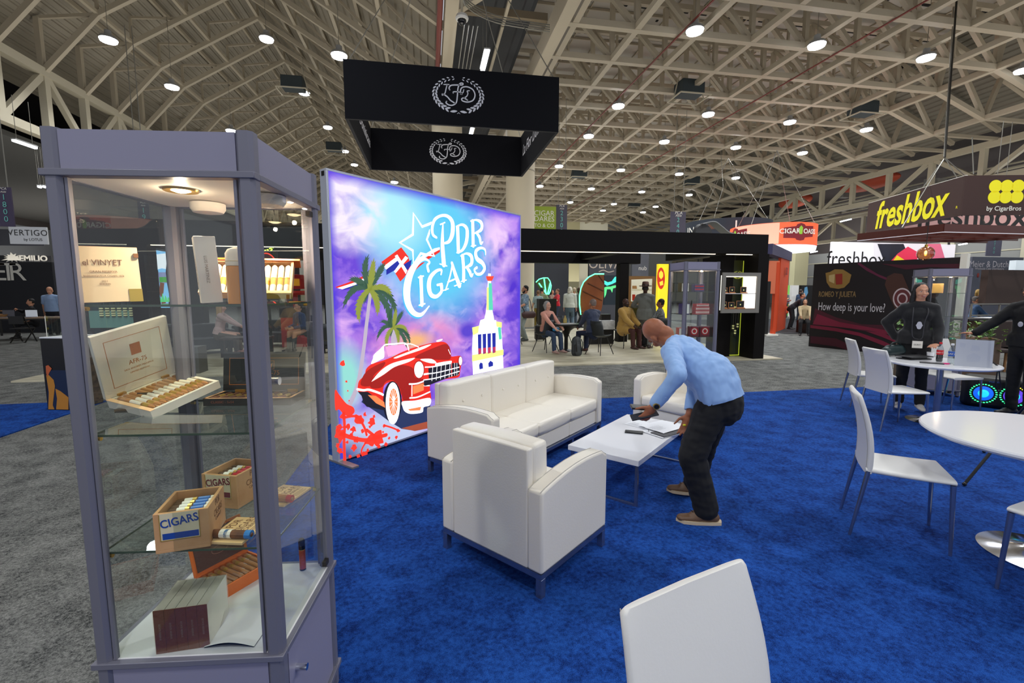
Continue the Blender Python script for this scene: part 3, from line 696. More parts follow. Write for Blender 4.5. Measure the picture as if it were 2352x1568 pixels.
t2 = thing('box_stand', 'small dark stand under the tilted white cigar box', 'stand', (A + B + D + Vector((0, 0, 0))) / 3); t2.location.z = z2
MB().prism([(-0.06, -0.05), (0.06, -0.05), (0.06, 0.05), (-0.06, 0.05)], 0.012).build('stand_base', M_blk, t2)
MB().bar((0, 0, 0.012), (0, 0.02, 0.05), 0.05, 0.012).build('stand_arm', M_blk, t2)
t = thing('cigar_box', 'open black cigar box with orange printed frame behind the showcase post, middle shelf', 'cigar box')
A, B = G(467, 933, z2), G(668, 931, z2); L = (B - A).length; A.z = B.z = z2 + 0.001
orient(t, A, B, (A.x + 0.02, A.y + 0.2, A.z))
DB = 0.125
tray(MB(), L, DB, 0.026, 0.009).build('tray', M_blk, t)
MB().box((0, 0, 0.026), (L, 0.009, 0.0268)).build('rim', M_cedar, t); MB().box((0, 0, 0.026), (0.009, DB, 0.0268)).build('rim', M_cedar, t); MB().box((L - 0.009, 0, 0.026), (L, DB, 0.0268)).build('rim', M_cedar, t)
MB().box((0.009, 0.009, 0.010), (L - 0.009, DB - 0.009, 0.012)).build('liner', M_cedar_d, t)
for i in range(9):
    x = 0.03 + i * (L - 0.05) / 8.6; cigar(t, (x - 0.012, 0.016, 0.02), (x + 0.008, DB - 0.014, 0.02), 0.008, M_tob, [(0.35, 0.6, M_gold)])
lid = MB().box((0, 0, 0), (L, 0.008, 0.145)).build('lid', M_blk, t); lid.location = (0, DB - 0.004, 0.028); lid.rotation_euler = (R(-8), 0, 0)
f = MB(); q = [(0.022, 0.022, L - 0.022, 0.024), (0.022, 0.121, L - 0.022, 0.123), (0.022, 0.022, 0.024, 0.123), (L - 0.024, 0.022, L - 0.022, 0.123)]
for a in q: f.box((a[0], -0.0006, a[1]), (a[2], 0, a[3]))
f.build('printed_frame', M_cop, lid)
f = MB(); e = 0.0015; c = L * 0.57
for a in ((c - 0.016, 0.08, c + 0.016, 0.0815), (c - 0.016, 0.111, c + 0.016, 0.1125), (c - 0.016, 0.08, c - 0.0145, 0.1125), (c + 0.0145, 0.08, c + 0.016, 0.1125)): f.box((a[0], -0.0006, a[1]), (a[2], 0, a[3]))
f.poly([(c - 0.008, -0.0007, 0.085), (c + 0.006, -0.0007, 0.086), (c + 0.010, -0.0007, 0.104), (c + 0.002, -0.0007, 0.097), (c - 0.002, -0.0007, 0.107), (c - 0.009, -0.0007, 0.1)])
f.build('emblem', M_cop, lid)
text('AFR-75', 0.024, M_cop, lid, (c, -0.0006, 0.066), ext=0.0001); text('SAN ANDRES', 0.007, M_cop, lid, (c, -0.0006, 0.049), ext=0.0001)
text('CLASSIC - 5x54', 0.012, mat('copper_dim', (130, 66, 40), 0.5), t, (L * 0.22, -0.0006, 0.013), ext=0.0001)
for x in (L * 0.22, L * 0.86): MB().box((x - 0.018, DB - 0.012, 0.022), (x + 0.018, DB - 0.004, 0.034)).build('hinge', M_brass, t)
# lower shelf: two crates and two flat boards with a cigar each ----
z3 = 0.8735
def crate(label, p0, rz, w, d, h, accent, light, foot):
    t = thing('cigar_crate', label, 'cigar crate', (p0[0], p0[1], z3 + 0.001), rz)
    tray(MB(), w, d, h, 0.009).build('crate', M_cedar, t, bevel=0.0008)
    MB().box((0.014, -0.0008, 0.036), (w - 0.022, 0, h - 0.001)).build('front_label', mat('label_cream', (214, 202, 168), 0.5), t)
    f = MB()
    for a in ((0.014, 0.036, w - 0.022, 0.038), (0.014, 0.036, 0.016, h - 0.002), (w - 0.024, 0.036, w - 0.022, h - 0.002)): f.box((a[0], -0.0014, a[1]), (a[2], -0.0008, a[3]))
    f.build('label_border', M_gold, t)
    MB().box((0.02, -0.0014, 0.04), (w - 0.026, -0.0008, 0.058)).build('label_band', foot, t)
    text('CIGARS', 0.034, accent, t, (w * 0.47, -0.0014, h - 0.027), rot=(PI / 2, R(-8), 0), ext=0.0002, bold=0.0006, xs=0.82)
    text('CABINET', 0.014, M_brown, t, (w + 0.0006, d * 0.55, h * 0.45), rot=(PI / 2, 0, PI / 2), ext=0.0001); text('PDR\nCIGARS', 0.03, M_brown, t, (w + 0.0006, d * 0.55, h * 0.74), rot=(PI / 2, 0, PI / 2), ext=0.0001, xs=0.8)
    n = 6; M_s = mat('barrel_brown', (92, 66, 40), 0.6)
    for layer in range(2):
        for i in range(n):
            y = 0.019 + i * (d - 0.03) / n
            zz = h - 0.045 + layer * 0.019
            cigar(t, (0.014, y, zz), (w - 0.014, y, zz), 0.0105, M_s, [(0.22, 0.42, M_whitep), (0.42, 0.52, M_gold), (0.56, 0.86, light), (0.88, 0.99, M_whitep)])
    return t
pa = G(358, 1274, z3); pb = G(476, 1256, z3)
crate('cedar crate with a cream and blue label, front of the lower shelf', pa, math.atan2(pb.y - pa.y, pb.x - pa.x), 0.135, 0.165, 0.118, M_bluep, mat('band_blue', (20, 96, 176), 0.35), M_bluep)
pa = G(468, 1163, z3); pb = G(537, 1169, z3)
crate('cedar crate with a red and cream label behind the blue labelled one', pa, math.atan2(pb.y - pa.y, pb.x - pa.x), 0.135, 0.155, 0.118, M_wine, M_redp, M_wine)
def board(label, c, rz, lab2, band):
    t = thing('sample_board', label, 'cigar sample', (c[0], c[1], z3 + 0.001), rz)
    MB().box((-0.06, -0.075, 0), (0.06, 0.075, 0.008)).build('board', mat('pale_cedar', (226, 190, 138), 0.55), t, bevel=0.001)
    text('PDR\nCIGARS', 0.036, M_brown, t, (-0.018, 0.03, 0.0084), rot=(0, 0, PI / 2), ext=0.0001, xs=0.8); text('CABINET', 0.019, M_brown, t, (0.022, 0.03, 0.0084), rot=(0, 0, PI / 2), ext=0.0001)
    for i in range(4): MB().box((0.036 + 0.006 * i, -0.005, 0.008), (0.0375 + 0.006 * i, 0.06 - 0.01 * (i % 2), 0.0084)).build('fine_print', M_brown, t)
    cigar(None, (c[0] + 0, c[1], 0), (c[0] + 0, c[1], 0), 0.001) if False else None
    return t
b1 = board('pale wooden sample board with a blue banded cigar, lower shelf', G(550, 1221, z3), R(-14), '', M_bluep)
b2 = board('pale wooden sample board with a red banded cigar, right back of lower shelf', G(652, 1140, z3), R(-22), '', M_redp)
for bo, m1, lab in ((b1, M_bluel, 'dark cigar with a blue and white band lying on its wooden board'), (b2, M_redp, 'brown cigar with a red band lying on the far wooden board')):
    c = bo.location; a = bo.rotation_euler.z; q = Matrix.Rotation(a, 3, 'Z')
    cigar(None, c + q @ Vector((-0.048, -0.052, 0.0215)), c + q @ Vector((0.078, -0.052, 0.0215)), 0.0125, M_tob if m1 is M_bluel else M_tob_l, [(0.22, 0.5, M_whitep), (0.34, 0.42, m1), (0.84, 0.98, m1)], label=lab)
# deck -------------------------------------------------------
z4 = 0.5505
pa, pb = G(359, 1502, z4), G(484, 1483, z4)
t = thing('wrapped_carton_bundle', 'shrink wrapped bundle of brown and white slim cartons on the deck', 'cartons', (pa.x, pa.y, z4), math.atan2(pb.y - pa.y, pb.x - pa.x))
for i in range(5):
    w = 0.0285; MB().box((i * w + 0.0008, 0.002, 0.001), ((i + 1) * w - 0.0008, 0.15, 0.135)).build('carton', mat('carton_white', (206, 208, 196), 0.3), t, bevel=0.0008)
    MB().box((i * w + 0.0004, -0.0006, 0.0), ((i + 1) * w - 0.0004, 0.002, 0.136)).build('printed_end', mat('carton_brown', (112, 52, 26), 0.35), t)
    text('ESTATE RESERVE', 0.007, mat('grey_print', (150, 134, 116), 0.5), t, ((i + 0.5) * w, -0.0009, 0.068), rot=(PI / 2, PI / 2, 0), ext=0.0001)
mb = MB(); W_ = 5 * 0.0285 + 0.001
mb.poly([(-0.001, -0.002, 0), (W_, -0.002, 0), (W_, -0.002, 0.1375), (-0.001, -0.002, 0.1375)]); mb.poly([(-0.001, -0.002, 0.1375), (W_, -0.002, 0.1375), (W_, 0.152, 0.1375), (-0.001, 0.152, 0.1375)]); mb.poly([(W_, -0.002, 0), (W_, 0.152, 0), (W_, 0.152, 0.1375), (W_, -0.002, 0.1375)])
mb.build('plastic_wrap', glass('cellophane', (255, 250, 245), 1.2), t)
t = thing('cigar_box', 'orange cigar box of cellophane wrapped cigars, its lid propped open, on the deck', 'cigar box', (0, 0, 0))
A = G(508, 1381, z4); A.z = z4; B = G(606, 1322, z4); B.z = z4
orient(t, A, B, (A.x - 0.1, A.y + 0.07, z4))
LW, LD = 0.2, 0.15
tray(MB(), LW, LD, 0.042, 0.007).build('tray', M_org, t)
lid = MB().box((0, 0, 0), (LW, 0.006, 0.15)).build('lid', M_org, t); lid.location = (0, LD - 0.002, 0.042); lid.rotation_euler = (R(-14), 0, 0)
MB().box((0.012, -0.002, 0.012), (LW - 0.012, 0.0, 0.14)).build('lid_lining', mat('tobacco_print', (92, 52, 44), 0.5), lid)
f = MB(); e = [(LW / 2 + 0.03 * math.cos(a * PI / 10), 0.06 + 0.014 * math.sin(a * PI / 10)) for a in range(21)]; stroke(f, e, 0.0015, -0.0026, lambda x, y, z: (x, z, y), False)
f.build('lid_emblem', mat('emblem_pink', (176, 120, 100), 0.5), lid)
MB().box((LW - 0.03, -0.0008, 0.004), (LW - 0.005, 0, 0.04)).build('warranty_seal', mat('olive_seal', (150, 132, 52), 0.5), t)
for i in range(8):
    x = 0.02 + i * (LW - 0.03) / 7.6
    c = cigar(t, (x, 0.010, 0.036), (x, LD - 0.012, 0.036), 0.0095, M_tob_l, [(0.66, 0.8, M_gold)])
    MB().tube([(x, 0.009, 0.036), (x, LD - 0.010, 0.036)], 0.0106, 10).build('cellophane', glass('cellophane', (255, 250, 245), 1.2), c, smooth=True)
t = thing('leaflet', 'white folded leaflet lying at the front right of the showcase deck', 'leaflet', tuple(G(562, 1440, z4)), R(-9)); t.location.z = z4 + 0.001
for k, (dz, m) in enumerate(((0.0, mat('black_page', (24, 24, 26), 0.5)), (0.002, mat('paper_white', (232, 230, 226), 0.6)))):
    n = 12; rows = []
    for i in range(n + 1):
        x = -0.075 + 0.15 * i / n; rows.append([(x, -0.085 + 0.17 * j / 4, dz + (0.010 + 0.004 * k) * math.sin(PI * i / n) * (1 - j / 4) ** 2) for j in range(5)])
    MB().loft(rows, caps=False, closed=False).build('page', m, t, smooth=True)
t = thing('spray_bottle', 'small brown cylinder bottle with black cap standing alone on the deck', 'bottle', tuple(G(696, 1307, z4))); t.location.z = z4
MB().lathe([(0, 0), (0.0115, 0.0), (0.0115, 0.006)], n=20).build('base_ring', M_blk, t, smooth=True)
MB().lathe([(0.0115, 0.006), (0.0115, 0.082)], n=20).build('body', mat('copper_can', (168, 72, 30), 0.3, 0.3), t, smooth=True)
MB().lathe([(0.0115, 0.082), (0.0118, 0.084)], n=20).build('band', M_gold, t, smooth=True)
MB().lathe([(0.0118, 0.084), (0.0118, 0.118), (0.008, 0.126), (0, 0.127)], n=20).build('cap', mat('gloss_black', (16, 15, 18), 0.12), t, smooth=True)
# the two farther showcases ----------------------------------
case2 = showcase('glass showcase of red boxes standing just behind the bending man', (3.53 + 0.265, 5.86 + 0.24, 0), R(-3), shelves=(1.62, 1.3, 0.98, 0.7), deck=0.45)
M_rcase = None
C2 = Vector((7.97, 5.50)); best = None
for k in range(400):
    a = R(90 + k * 0.45); C1 = C2 + 0.53 * Vector((math.cos(a), math.sin(a))); v = Vector((C1.x, C1.y, 0)) - _C; px = 1176 + FOC * v.dot(_rt) / v.dot(_fw)
    if best is None or abs(px - 2107) < best[0]: best = (abs(px - 2107), a, C1.copy())
a3 = best[1]; C1 = best[2]; ang = math.atan2(C2.y - C1.y, C2.x - C1.x); nrm = Vector((-math.sin(ang), math.cos(ang)))
cc = (C1 + C2) / 2 + nrm * 0.239
case3 = showcase('glass showcase in front of the crimson wall beside the smiling woman', (cc.x, cc.y, 0), ang, H=1.97, shelves=(1.6, 1.25, 0.9), deck=0.45)
# goods of the middle-distance showcase
def local(t, x, y, z): return t.location + Matrix.Rotation(t.rotation_euler.z, 3, 'Z') @ Vector((x, y, z))
def goods(case, x, y, z, s, m, label, front=None, fm=None, rz=0.0, cat='box', name='cigar_box', group=None, txt=None):
    p = local(case, x, y, z); t = thing(name, label, cat, tuple(p), case.rotation_euler.z + rz, group)
    MB().box((-s[0] / 2, -s[1] / 2, 0.001), (s[0] / 2, s[1] / 2, s[2])).build('box_body', m, t, bevel=0.002)
    MB().box((-s[0] / 2 + 0.008, -s[1] / 2 - 0.0015, 0.008), (s[0] / 2 - 0.008, -s[1] / 2, s[2] - 0.008)).build('front_label', fm or M_whitep, t)
    if front == 'ring':
        c = s[2] / 2
        for r, mm, k in ((0.42, M_redp, 1), (0.3, M_whitep, 2), (0.2, M_redp, 3)):
            MB().prism([(s[2] * r * math.cos(2 * PI * i / 24), c + s[2] * r * math.sin(2 * PI * i / 24)) for i in range(24)], 0.0006, axis=1, z=-s[1] / 2 - 0.002 - 0.0006 * k).build('round_emblem', mm, t)
    if front == 'stripes':
        for k in range(2): MB().box((-s[0] / 2 + 0.012, -s[1] / 2 - 0.003, s[2] * (0.25 + 0.4 * k)), (s[0] / 2 - 0.012, -s[1] / 2 - 0.0015, s[2] * (0.4 + 0.4 * k))).build('stripe', M_redp, t)
    return t
M_navy = mat('navy_print', (34, 30, 74), 0.5); M_pur = mat('purple_print', (70, 52, 110), 0.5)
goods(case2, 0.10, 0.05, 1.62, (0.16, 0.08, 0.11), M_navy, 'navy box with white stripes on the top right of the middle showcase', 'stripes', M_pur)
goods(case2, -0.15, 0.0, 1.62, (0.12, 0.1, 0.13), mat('olive_box', (96, 84, 50), 0.6), 'olive brown box on the top left of the middle showcase')
goods(case2, 0.12, -0.02, 1.3, (0.22, 0.1, 0.05), M_redp, 'lower flat red striped box stacked on the second shelf', 'stripes')
goods(case2, 0.12, -0.02, 1.351, (0.22, 0.1, 0.05), M_redp, 'middle flat red striped box of the pile on the second shelf', 'stripes')
goods(case2, 0.12, -0.02, 1.402, (0.2, 0.1, 0.045), M_redp, 'topmost flat red striped box of the pile on the second shelf', 'stripes')
goods(case2, -0.14, -0.02, 1.3, (0.12, 0.1, 0.15), M_pur, 'purple box at the left end of the second shelf')
goods(case2, 0.0, -0.05, 0.98, (0.15, 0.06, 0.14), M_wine, 'box with a round red emblem, left one of the pair', 'ring', M_wine)
goods(case2, 0.165, -0.05, 0.98, (0.15, 0.06, 0.14), M_wine, 'box with a round red emblem, right one of the pair', 'ring', M_wine)
goods(case2, -0.17, -0.02, 0.98, (0.12, 0.08, 0.12), M_redp, 'red box at the left end of the third shelf')
goods(case2, 0.05, 0.0, 0.70, (0.14, 0.06, 0.10), M_blk, 'black box with an oval label on the lowest shelf')
goods(case3, -0.02, 0.1, 1.6, (0.2, 0.05, 0.15), M_cedar, 'wooden box with a house shaped panel on the top shelf behind the woman', None, mat('tan_panel', (170, 140, 80), 0.5))
# ================================================================== LIT FABRIC WALL
LBA = Vector((-0.865, 4.35, 0)); LBB = Vector((1.30, 6.44, 0)); LBT = 2.70
lbx = (LBB - LBA).normalized(); LBW = (LBB - LBA).length; lbang = math.atan2(lbx.y, lbx.x)
lb = thing('lightbox', 'large glowing lightbox wall printed with a red convertible, palms and purple clouds', 'lightbox', tuple(LBA), lbang)
nrm_ = (lbx.y, -lbx.x, 0)
def LB(x, y):
    """photo pixel -> (u, v) on the face of the lightbox"""
    p = APL(x, y, LBA, nrm_); return ((p - LBA).dot(lbx), p.z)
m = bpy.data.materials.new('lit_cloud_print'); m.use_nodes = True; nt = m.node_tree; b = nt.nodes['Principled BSDF']
b.inputs['Roughness'].default_value = 0.6
tc = nt.nodes.new('ShaderNodeTexCoord'); sep = nt.nodes.new('ShaderNodeSeparateXYZ'); nt.links.new(tc.outputs['Object'], sep.inputs[0])
def noise_n(scale, det, off):
    mp = nt.nodes.new('ShaderNodeMapping'); mp.inputs['Location'].default_value = off; mp.inputs['Scale'].default_value = (1, 1, 1.5)
    n = nt.nodes.new('ShaderNodeTexNoise'); n.inputs['Scale'].default_value = scale; n.inputs['Detail'].default_value = det; n.inputs['Distortion'].default_value = 0.6
    nt.links.new(tc.outputs['Object'], mp.inputs[0]); nt.links.new(mp.outputs[0], n.inputs['Vector']); return n
def math_n(op, a, b_, clamp=False):
    n = nt.nodes.new('ShaderNodeMath'); n.operation = op; n.use_clamp = clamp
    for i, v in enumerate((a, b_)):
        if isinstance(v, (int, float)): n.inputs[i].default_value = v
        else: nt.links.new(v, n.inputs[i])
    return n.outputs[0]
def mix_n(f, a, b_):
    n = nt.nodes.new('ShaderNodeMix'); n.data_type = 'RGBA'; nt.links.new(f, n.inputs[0])
    for i, v in ((6, a), (7, b_)):
        if isinstance(v, tuple): n.inputs[i].default_value = lin(v)
        else: nt.links.new(v, n.inputs[i])
    return n.outputs[2]
def blob_n(cu, cv, ru, rv):
    """1 at (cu, cv) falling to 0 at the ellipse rim"""
    du = math_n('DIVIDE', math_n('SUBTRACT', sep.outputs['X'], cu), ru); dv = math_n('DIVIDE', math_n('SUBTRACT', sep.outputs['Z'], cv), rv)
    return math_n('SUBTRACT', 1.0, math_n('SQRT', math_n('ADD', math_n('MULTIPLY', du, du), math_n('MULTIPLY', dv, dv)), 0), True)
n1, n2, n3 = noise_n(2.2, 5, (0, 0, 0)), noise_n(1.6, 5, (7, 3, 1)), noise_n(3.4, 6, (2, 9, 4))
def thr(n, a, bb):
    r = nt.nodes.new('ShaderNodeMapRange'); r.inputs[1].default_value = a; r.inputs[2].default_value = bb; nt.links.new(n.outputs['Fac'] if hasattr(n, 'outputs') else n, r.inputs[0]); return r.outputs[0]
col = mix_n(thr(n1, 0.40, 0.62), (104, 62, 214), (190, 138, 240))
col = mix_n(thr(n3, 0.52, 0.72), col, (226, 176, 244))
u, v = LB(1010, 570); bl = blob_n(u, v, 1.15, 1.05); col = mix_n(math_n('MULTIPLY', bl, 1.9, True), col, (92, 206, 246))
u, v = LB(900, 500); bl = blob_n(u, v, 0.62, 0.5); col = mix_n(math_n('MULTIPLY', bl, 1.6, True), col, (176, 240, 250))
u, v = LB(800, 470); bl = math_n('MULTIPLY', blob_n(u, v, 0.5, 0.5), 2.2, True); col = mix_n(math_n('MULTIPLY', bl, thr(n3, 0.3, 0.6)), col, (250, 240, 255))
u, v = LB(1150, 560); bl = math_n('MULTIPLY', blob_n(u, v, 0.5, 0.42), 1.8, True); col = mix_n(math_n('MULTIPLY', bl, thr(n2, 0.4, 0.6)), col, (240, 206, 250))
u, v = LB(960, 780); bl = math_n('MULTIPLY', blob_n(u, v, 0.95, 0.35), 1.6, True); col = mix_n(math_n('MULTIPLY', bl, thr(n2, 0.36, 0.6)), col, (246, 150, 200))
u, v = LB(955, 782); bl = blob_n(u, v, 0.34, 0.14); col = mix_n(math_n('MULTIPLY', bl, 1.3, True), col, (250, 186, 120))
u, v = LB(1180, 700); bl = math_n('MULTIPLY', blob_n(u, v, 0.3, 0.8), 1.6, True); col = mix_n(math_n('MULTIPLY', bl, thr(n3, 0.35, 0.6)), col, (74, 30, 204))
u, v = LB(1075, 760); bl = blob_n(u, v, 0.22, 0.13); col = mix_n(math_n('MULTIPLY', bl, 1.8, True), col, (86, 60, 206))
u, v = LB(790, 870); bl = blob_n(u, v, 0.3, 0.42); col = mix_n(math_n('MULTIPLY', bl, 1.6, True), col, (150, 226, 214))
u, v = LB(860, 1010); bl = blob_n(u, v, 1.1, 0.42); col = mix_n(math_n('MULTIPLY', bl, 1.8, True), col, (196, 208, 240))
u, v = LB(770, 1060); bl = blob_n(u, v, 0.5, 0.25); col = mix_n(math_n('MULTIPLY', bl, 1.4, True), col, (70, 84, 150))
# saturated blue-violet hem printed round the edge
def edge_n(o, a, bb): return math_n('SUBTRACT', 1.0, math_n('DIVIDE', math_n('ABSOLUTE', math_n('SUBTRACT', o, a), 0), bb), True)
ed = math_n('MAXIMUM', math_n('MAXIMUM', edge_n(sep.outputs['X'], 0, 0.09), edge_n(sep.outputs['X'], LBW, 0.12)), edge_n(sep.outputs['Z'], LBT, 0.12))
col = mix_n(math_n('MULTIPLY', ed, 1.1, True), col, (66, 44, 222))
nt.links.new(col, b.inputs['Emission Color']); b.inputs['Emission Strength'].default_value = 1.0; b.inputs['Base Color'].default_value = lin((40, 36, 60))
M_LB = 0.94
MB().poly([(0.02, 0, 0.05), (LBW - 0.02, 0, 0.05), (LBW - 0.02, 0, LBT - 0.02), (0.02, 0, LBT - 0.02)]).build('printed_fabric', m, lb)
mb = MB(); d = 0.10
mb.box((0, 0.0, 0.03), (LBW, d, 0.05)); mb.box((0, 0, LBT - 0.02), (LBW, d, LBT)); mb.box((0, 0, 0.05), (0.02, d, LBT - 0.02)); mb.box((LBW - 0.02, 0, 0.05), (LBW, d, LBT - 0.02))
mb.build('frame', mat('lightbox_alu', (196, 200, 212), 0.35, 0.4), lb, bevel=0.002)
MB().box((0.02, d - 0.01, 0.05), (LBW - 0.02, d - 0.004, LBT - 0.02)).build('back_cloth', mat('white_cloth', (225, 225, 230), 0.8), lb)
for x in (0.03, LBW - 0.03): MB().box((x - 0.035, -0.22, 0.013), (x + 0.035, 0.32, 0.03)).build('foot_plate', mat('foot_plate_alu', (150, 146, 140), 0.45, 0.5), lb)
MB().box((-0.004, 0.03, LBT - 0.06), (0.0, 0.07, LBT - 0.02)).build('corner_joint', M_blk, lb)
# ---- printed artwork, flat on the fabric ------------------------------------------------
def ink(name, c, e=0.95):
    return mat('ink_' + name, c, 0.6, emit=e)
class Art(MB):
    z = -0.002
    def P(self, pts, z=None):
        z = self.z if z is None else z
        return self.poly([(LB(x, y)[0], z, LB(x, y)[1]) for x, y in pts])
    def R(self, pts, z=None):                                     # the same outline with rounded corners
        c = catmull([(p[0], p[1], 0) for p in pts[-2:] + pts + pts[:2]], 4); n = len(c); c = c[8:n - 5]
        return self.P([(p.x, p.y) for p in c], z)
    def S(self, pts, w, z=None, smooth=True, n=5):
        z = self.z if z is None else z; uv = [LB(*p) for p in pts]; stroke(self, uv, w, z, lambda x, y, zz: (x, zz, y), smooth, n); return self
# crops: A maps the upper zoom (740,380; /4.356), B the lower zoom (740,720; /4.2375)
def ca(p): return (740 + p[0] / 4.356, 380 + p[1] / 4.356)
def cb(p): return (740 + p[0] / 4.2375, 720 + p[1] / 4.2375)
def artpart(name, m, z):
    a = Art(); a.z = z; a._n = name; a._m = m; return a
def done(a): return a.build(a._n, a._m, lb)
I_w = ink('white', (250, 252, 255), 1.0); I_lb = ink('pale_blue', (205, 236, 250), 0.95); I_sh = ink('sky_shadow', (70, 170, 222), 0.9)
I_red = ink('red', (206, 36, 22), 0.95); I_dred = ink('deep_red', (146, 22, 14), 0.9); I_lred = ink('light_red', (240, 120, 96), 0.95)
I_blk = ink('black', (24, 26, 40), 0.5); I_navy = ink('navy', (22, 34, 140), 0.9); I_splat = ink('splatter', (240, 52, 36), 0.95)
I_pg = ink('palm_green', (54, 84, 66), 0.8); I_py = ink('palm_olive', (128, 136, 52), 0.85); I_tr = ink('trunk', (172, 160, 176), 0.85); I_org = ink('orange', (226, 124, 70), 0.95); I_blue = ink('blue', (36, 70, 210), 0.9)
I_tower = ink('tower_white', (244, 250, 255), 1.0); I_yel = ink('tower_yellow', (226, 240, 120), 0.95); I_grn = ink('tower_green', (80, 190, 160), 0.9); I_road = ink('road', (40, 54, 92), 0.7)
# flag ribbon
a = artpart('flag_ribbon', I_red, -0.0020)
a.P([ca(p) for p in ((130, 1215), (260, 1170), (400, 1110), (450, 1080), (450, 1110), (330, 1165), (200, 1215), (150, 1225))])
a.P([ca(p) for p in ((590, 965), (790, 818), (860, 910), (890, 1010), (820, 1120), (780, 1160), (735, 1085), (700, 1010), (620, 1010))])
a.P([ca(p) for p in ((940, 1000), (1060, 905), (1180, 835), (1185, 860), (1060, 940), (960, 1020), (900, 1080), (880, 1060))]); done(a)
a = artpart('flag_white', I_w, -0.0026)
a.P([ca(p) for p in ((150, 1225), (330, 1168), (450, 1112), (452, 1140), (340, 1190), (200, 1238))]); a.P([ca(p) for p in ((610, 1010), (740, 915), (760, 945), (640, 1040))])
a.P([ca(p) for p in ((725, 905), (750, 890), (850, 1050), (835, 1085))]); a.P([ca(p) for p in ((830, 905), (860, 925), (735, 1075), (715, 1060))]); a.P([ca(p) for p in ((940, 940), (1120, 830), (1185, 815), (1185, 835), (1060, 900), (950, 965))]); done(a)
a = artpart('flag_blue', I_navy, -0.0023)
a.P([ca(p) for p in ((200, 1238), (340, 1190), (455, 1140), (460, 1165), (360, 1215), (230, 1240))]); a.P([ca(p) for p in ((690, 965), (730, 920), (790, 1000), (720, 1050), (640, 1095), (640, 1045))]); a.P([ca(p) for p in ((800, 1000), (895, 940), (885, 1000), (860, 1040), (830, 1050))]); done(a)
# star
a = artpart('star_outline', I_w, -0.0034)
st = [(1095, 575), (998, 612), (912, 478), (905, 690), (775, 772), (905, 850), (912, 985), (985, 880), (1120, 905), (1045, 740), (1078, 650)]
a.S([ca(p) for p in st], 0.030, smooth=False); done(a)
# PDR CIGARS, drawn letter by letter: wide stems, thin hairlines, ball ends
LET = []
def letter(*strokes): LET.extend(strokes)
letter(([(1205, 590), (1200, 780), (1215, 990)], [14, 40, 48]), ([(1175, 985), (1245, 1005)], [10, 10]), ([(1180, 590), (1225, 570)], [12, 10]),
       ([(1140, 720), (1105, 690), (1098, 620), (1125, 540), (1190, 502), (1255, 510), (1300, 570), (1300, 680), (1265, 760), (1205, 780)], [20, 26, 28, 26, 22, 30, 44, 46, 30, 14]))       # P
letter(([(1352, 620), (1360, 860)], [40, 40]), ([(1340, 612), (1400, 592), (1446, 640), (1440, 760), (1400, 845), (1345, 872)], [14, 22, 40, 40, 26, 14]))                                  # D
letter(([(1503, 560), (1508, 800)], [40, 40]), ([(1483, 556), (1540, 545), (1590, 575), (1588, 640), (1520, 680)], [12, 18, 38, 34, 12]), ([(1540, 672), (1572, 720), (1585, 780), (1606, 762)], [24, 34, 28, 10]), ([(1488, 806), (1535, 800)], [10, 10]))  # R
letter(([(1060, 1055), (1050, 1000), (1072, 965), (1020, 935), (950, 970), (880, 1080), (845, 1230), (855, 1370), (910, 1470), (990, 1490), (1068, 1405)], [26, 22, 16, 24, 42, 60, 70, 60, 44, 30, 8]))  # C
letter(([(985, 1120), (990, 1250), (995, 1390)], [38, 34, 38]), ([(960, 1120), (1010, 1105)], [12, 12]), ([(968, 1398), (1025, 1382)], [12, 12]))                                        # I
letter(([(1186, 1090), (1190, 1045), (1140, 1055), (1080, 1120), (1065, 1210), (1085, 1290), (1140, 1310), (1190, 1260), (1190, 1200)], [14, 20, 26, 38, 46, 40, 30, 30, 38]), ([(1150, 1195), (1195, 1185)], [20, 20]))   # G
letter(([(1232, 1245), (1275, 1110), (1300, 985)], [14, 16, 18]), ([(1295, 975), (1330, 1090), (1370, 1200)], [28, 40, 46]), ([(1255, 1165), (1340, 1130)], [14, 14]), ([(1212, 1250), (1260, 1232)], [10, 10]), ([(1320, 1205), (1390, 1180)], [10, 10]))  # A
letter(([(1402, 905), (1412, 1030), (1412, 1150)], [40, 38, 40]), ([(1384, 905), (1440, 880), (1490, 910), (1488, 985), (1420, 1025)], [12, 18, 40, 36, 12]), ([(1440, 1015), (1472, 1060), (1490, 1105), (1508, 1080)], [24, 36, 28, 10]), ([(1388, 1160), (1440, 1145)], [10, 10]))  # R
letter(([(1632, 890), (1625, 840), (1580, 825), (1535, 860), (1545, 930), (1600, 975), (1622, 1030), (1590, 1080), (1545, 1085), (1520, 1045), (1545, 1020)], [12, 20, 24, 36, 44, 42, 38, 28, 24, 22, 24]))   # S
for dx, dy, name, mm, z in ((-9, 16, 'lettering_shadow', I_sh, -0.0040), (0, 0, 'lettering', I_w, -0.0048)):
    a = artpart(name, mm, z); p0 = LB(*ca((1200, 800))); p1 = LB(*ca((1300, 800))); sc_ = abs(p1[0] - p0[0]) / 100 * 0.92
    for pts, ws in LET: a.S([ca((x + dx, y + dy)) for x, y in pts], [max(0.004, w * sc_ * (0.9)) for w in ws], n=6)
    done(a)
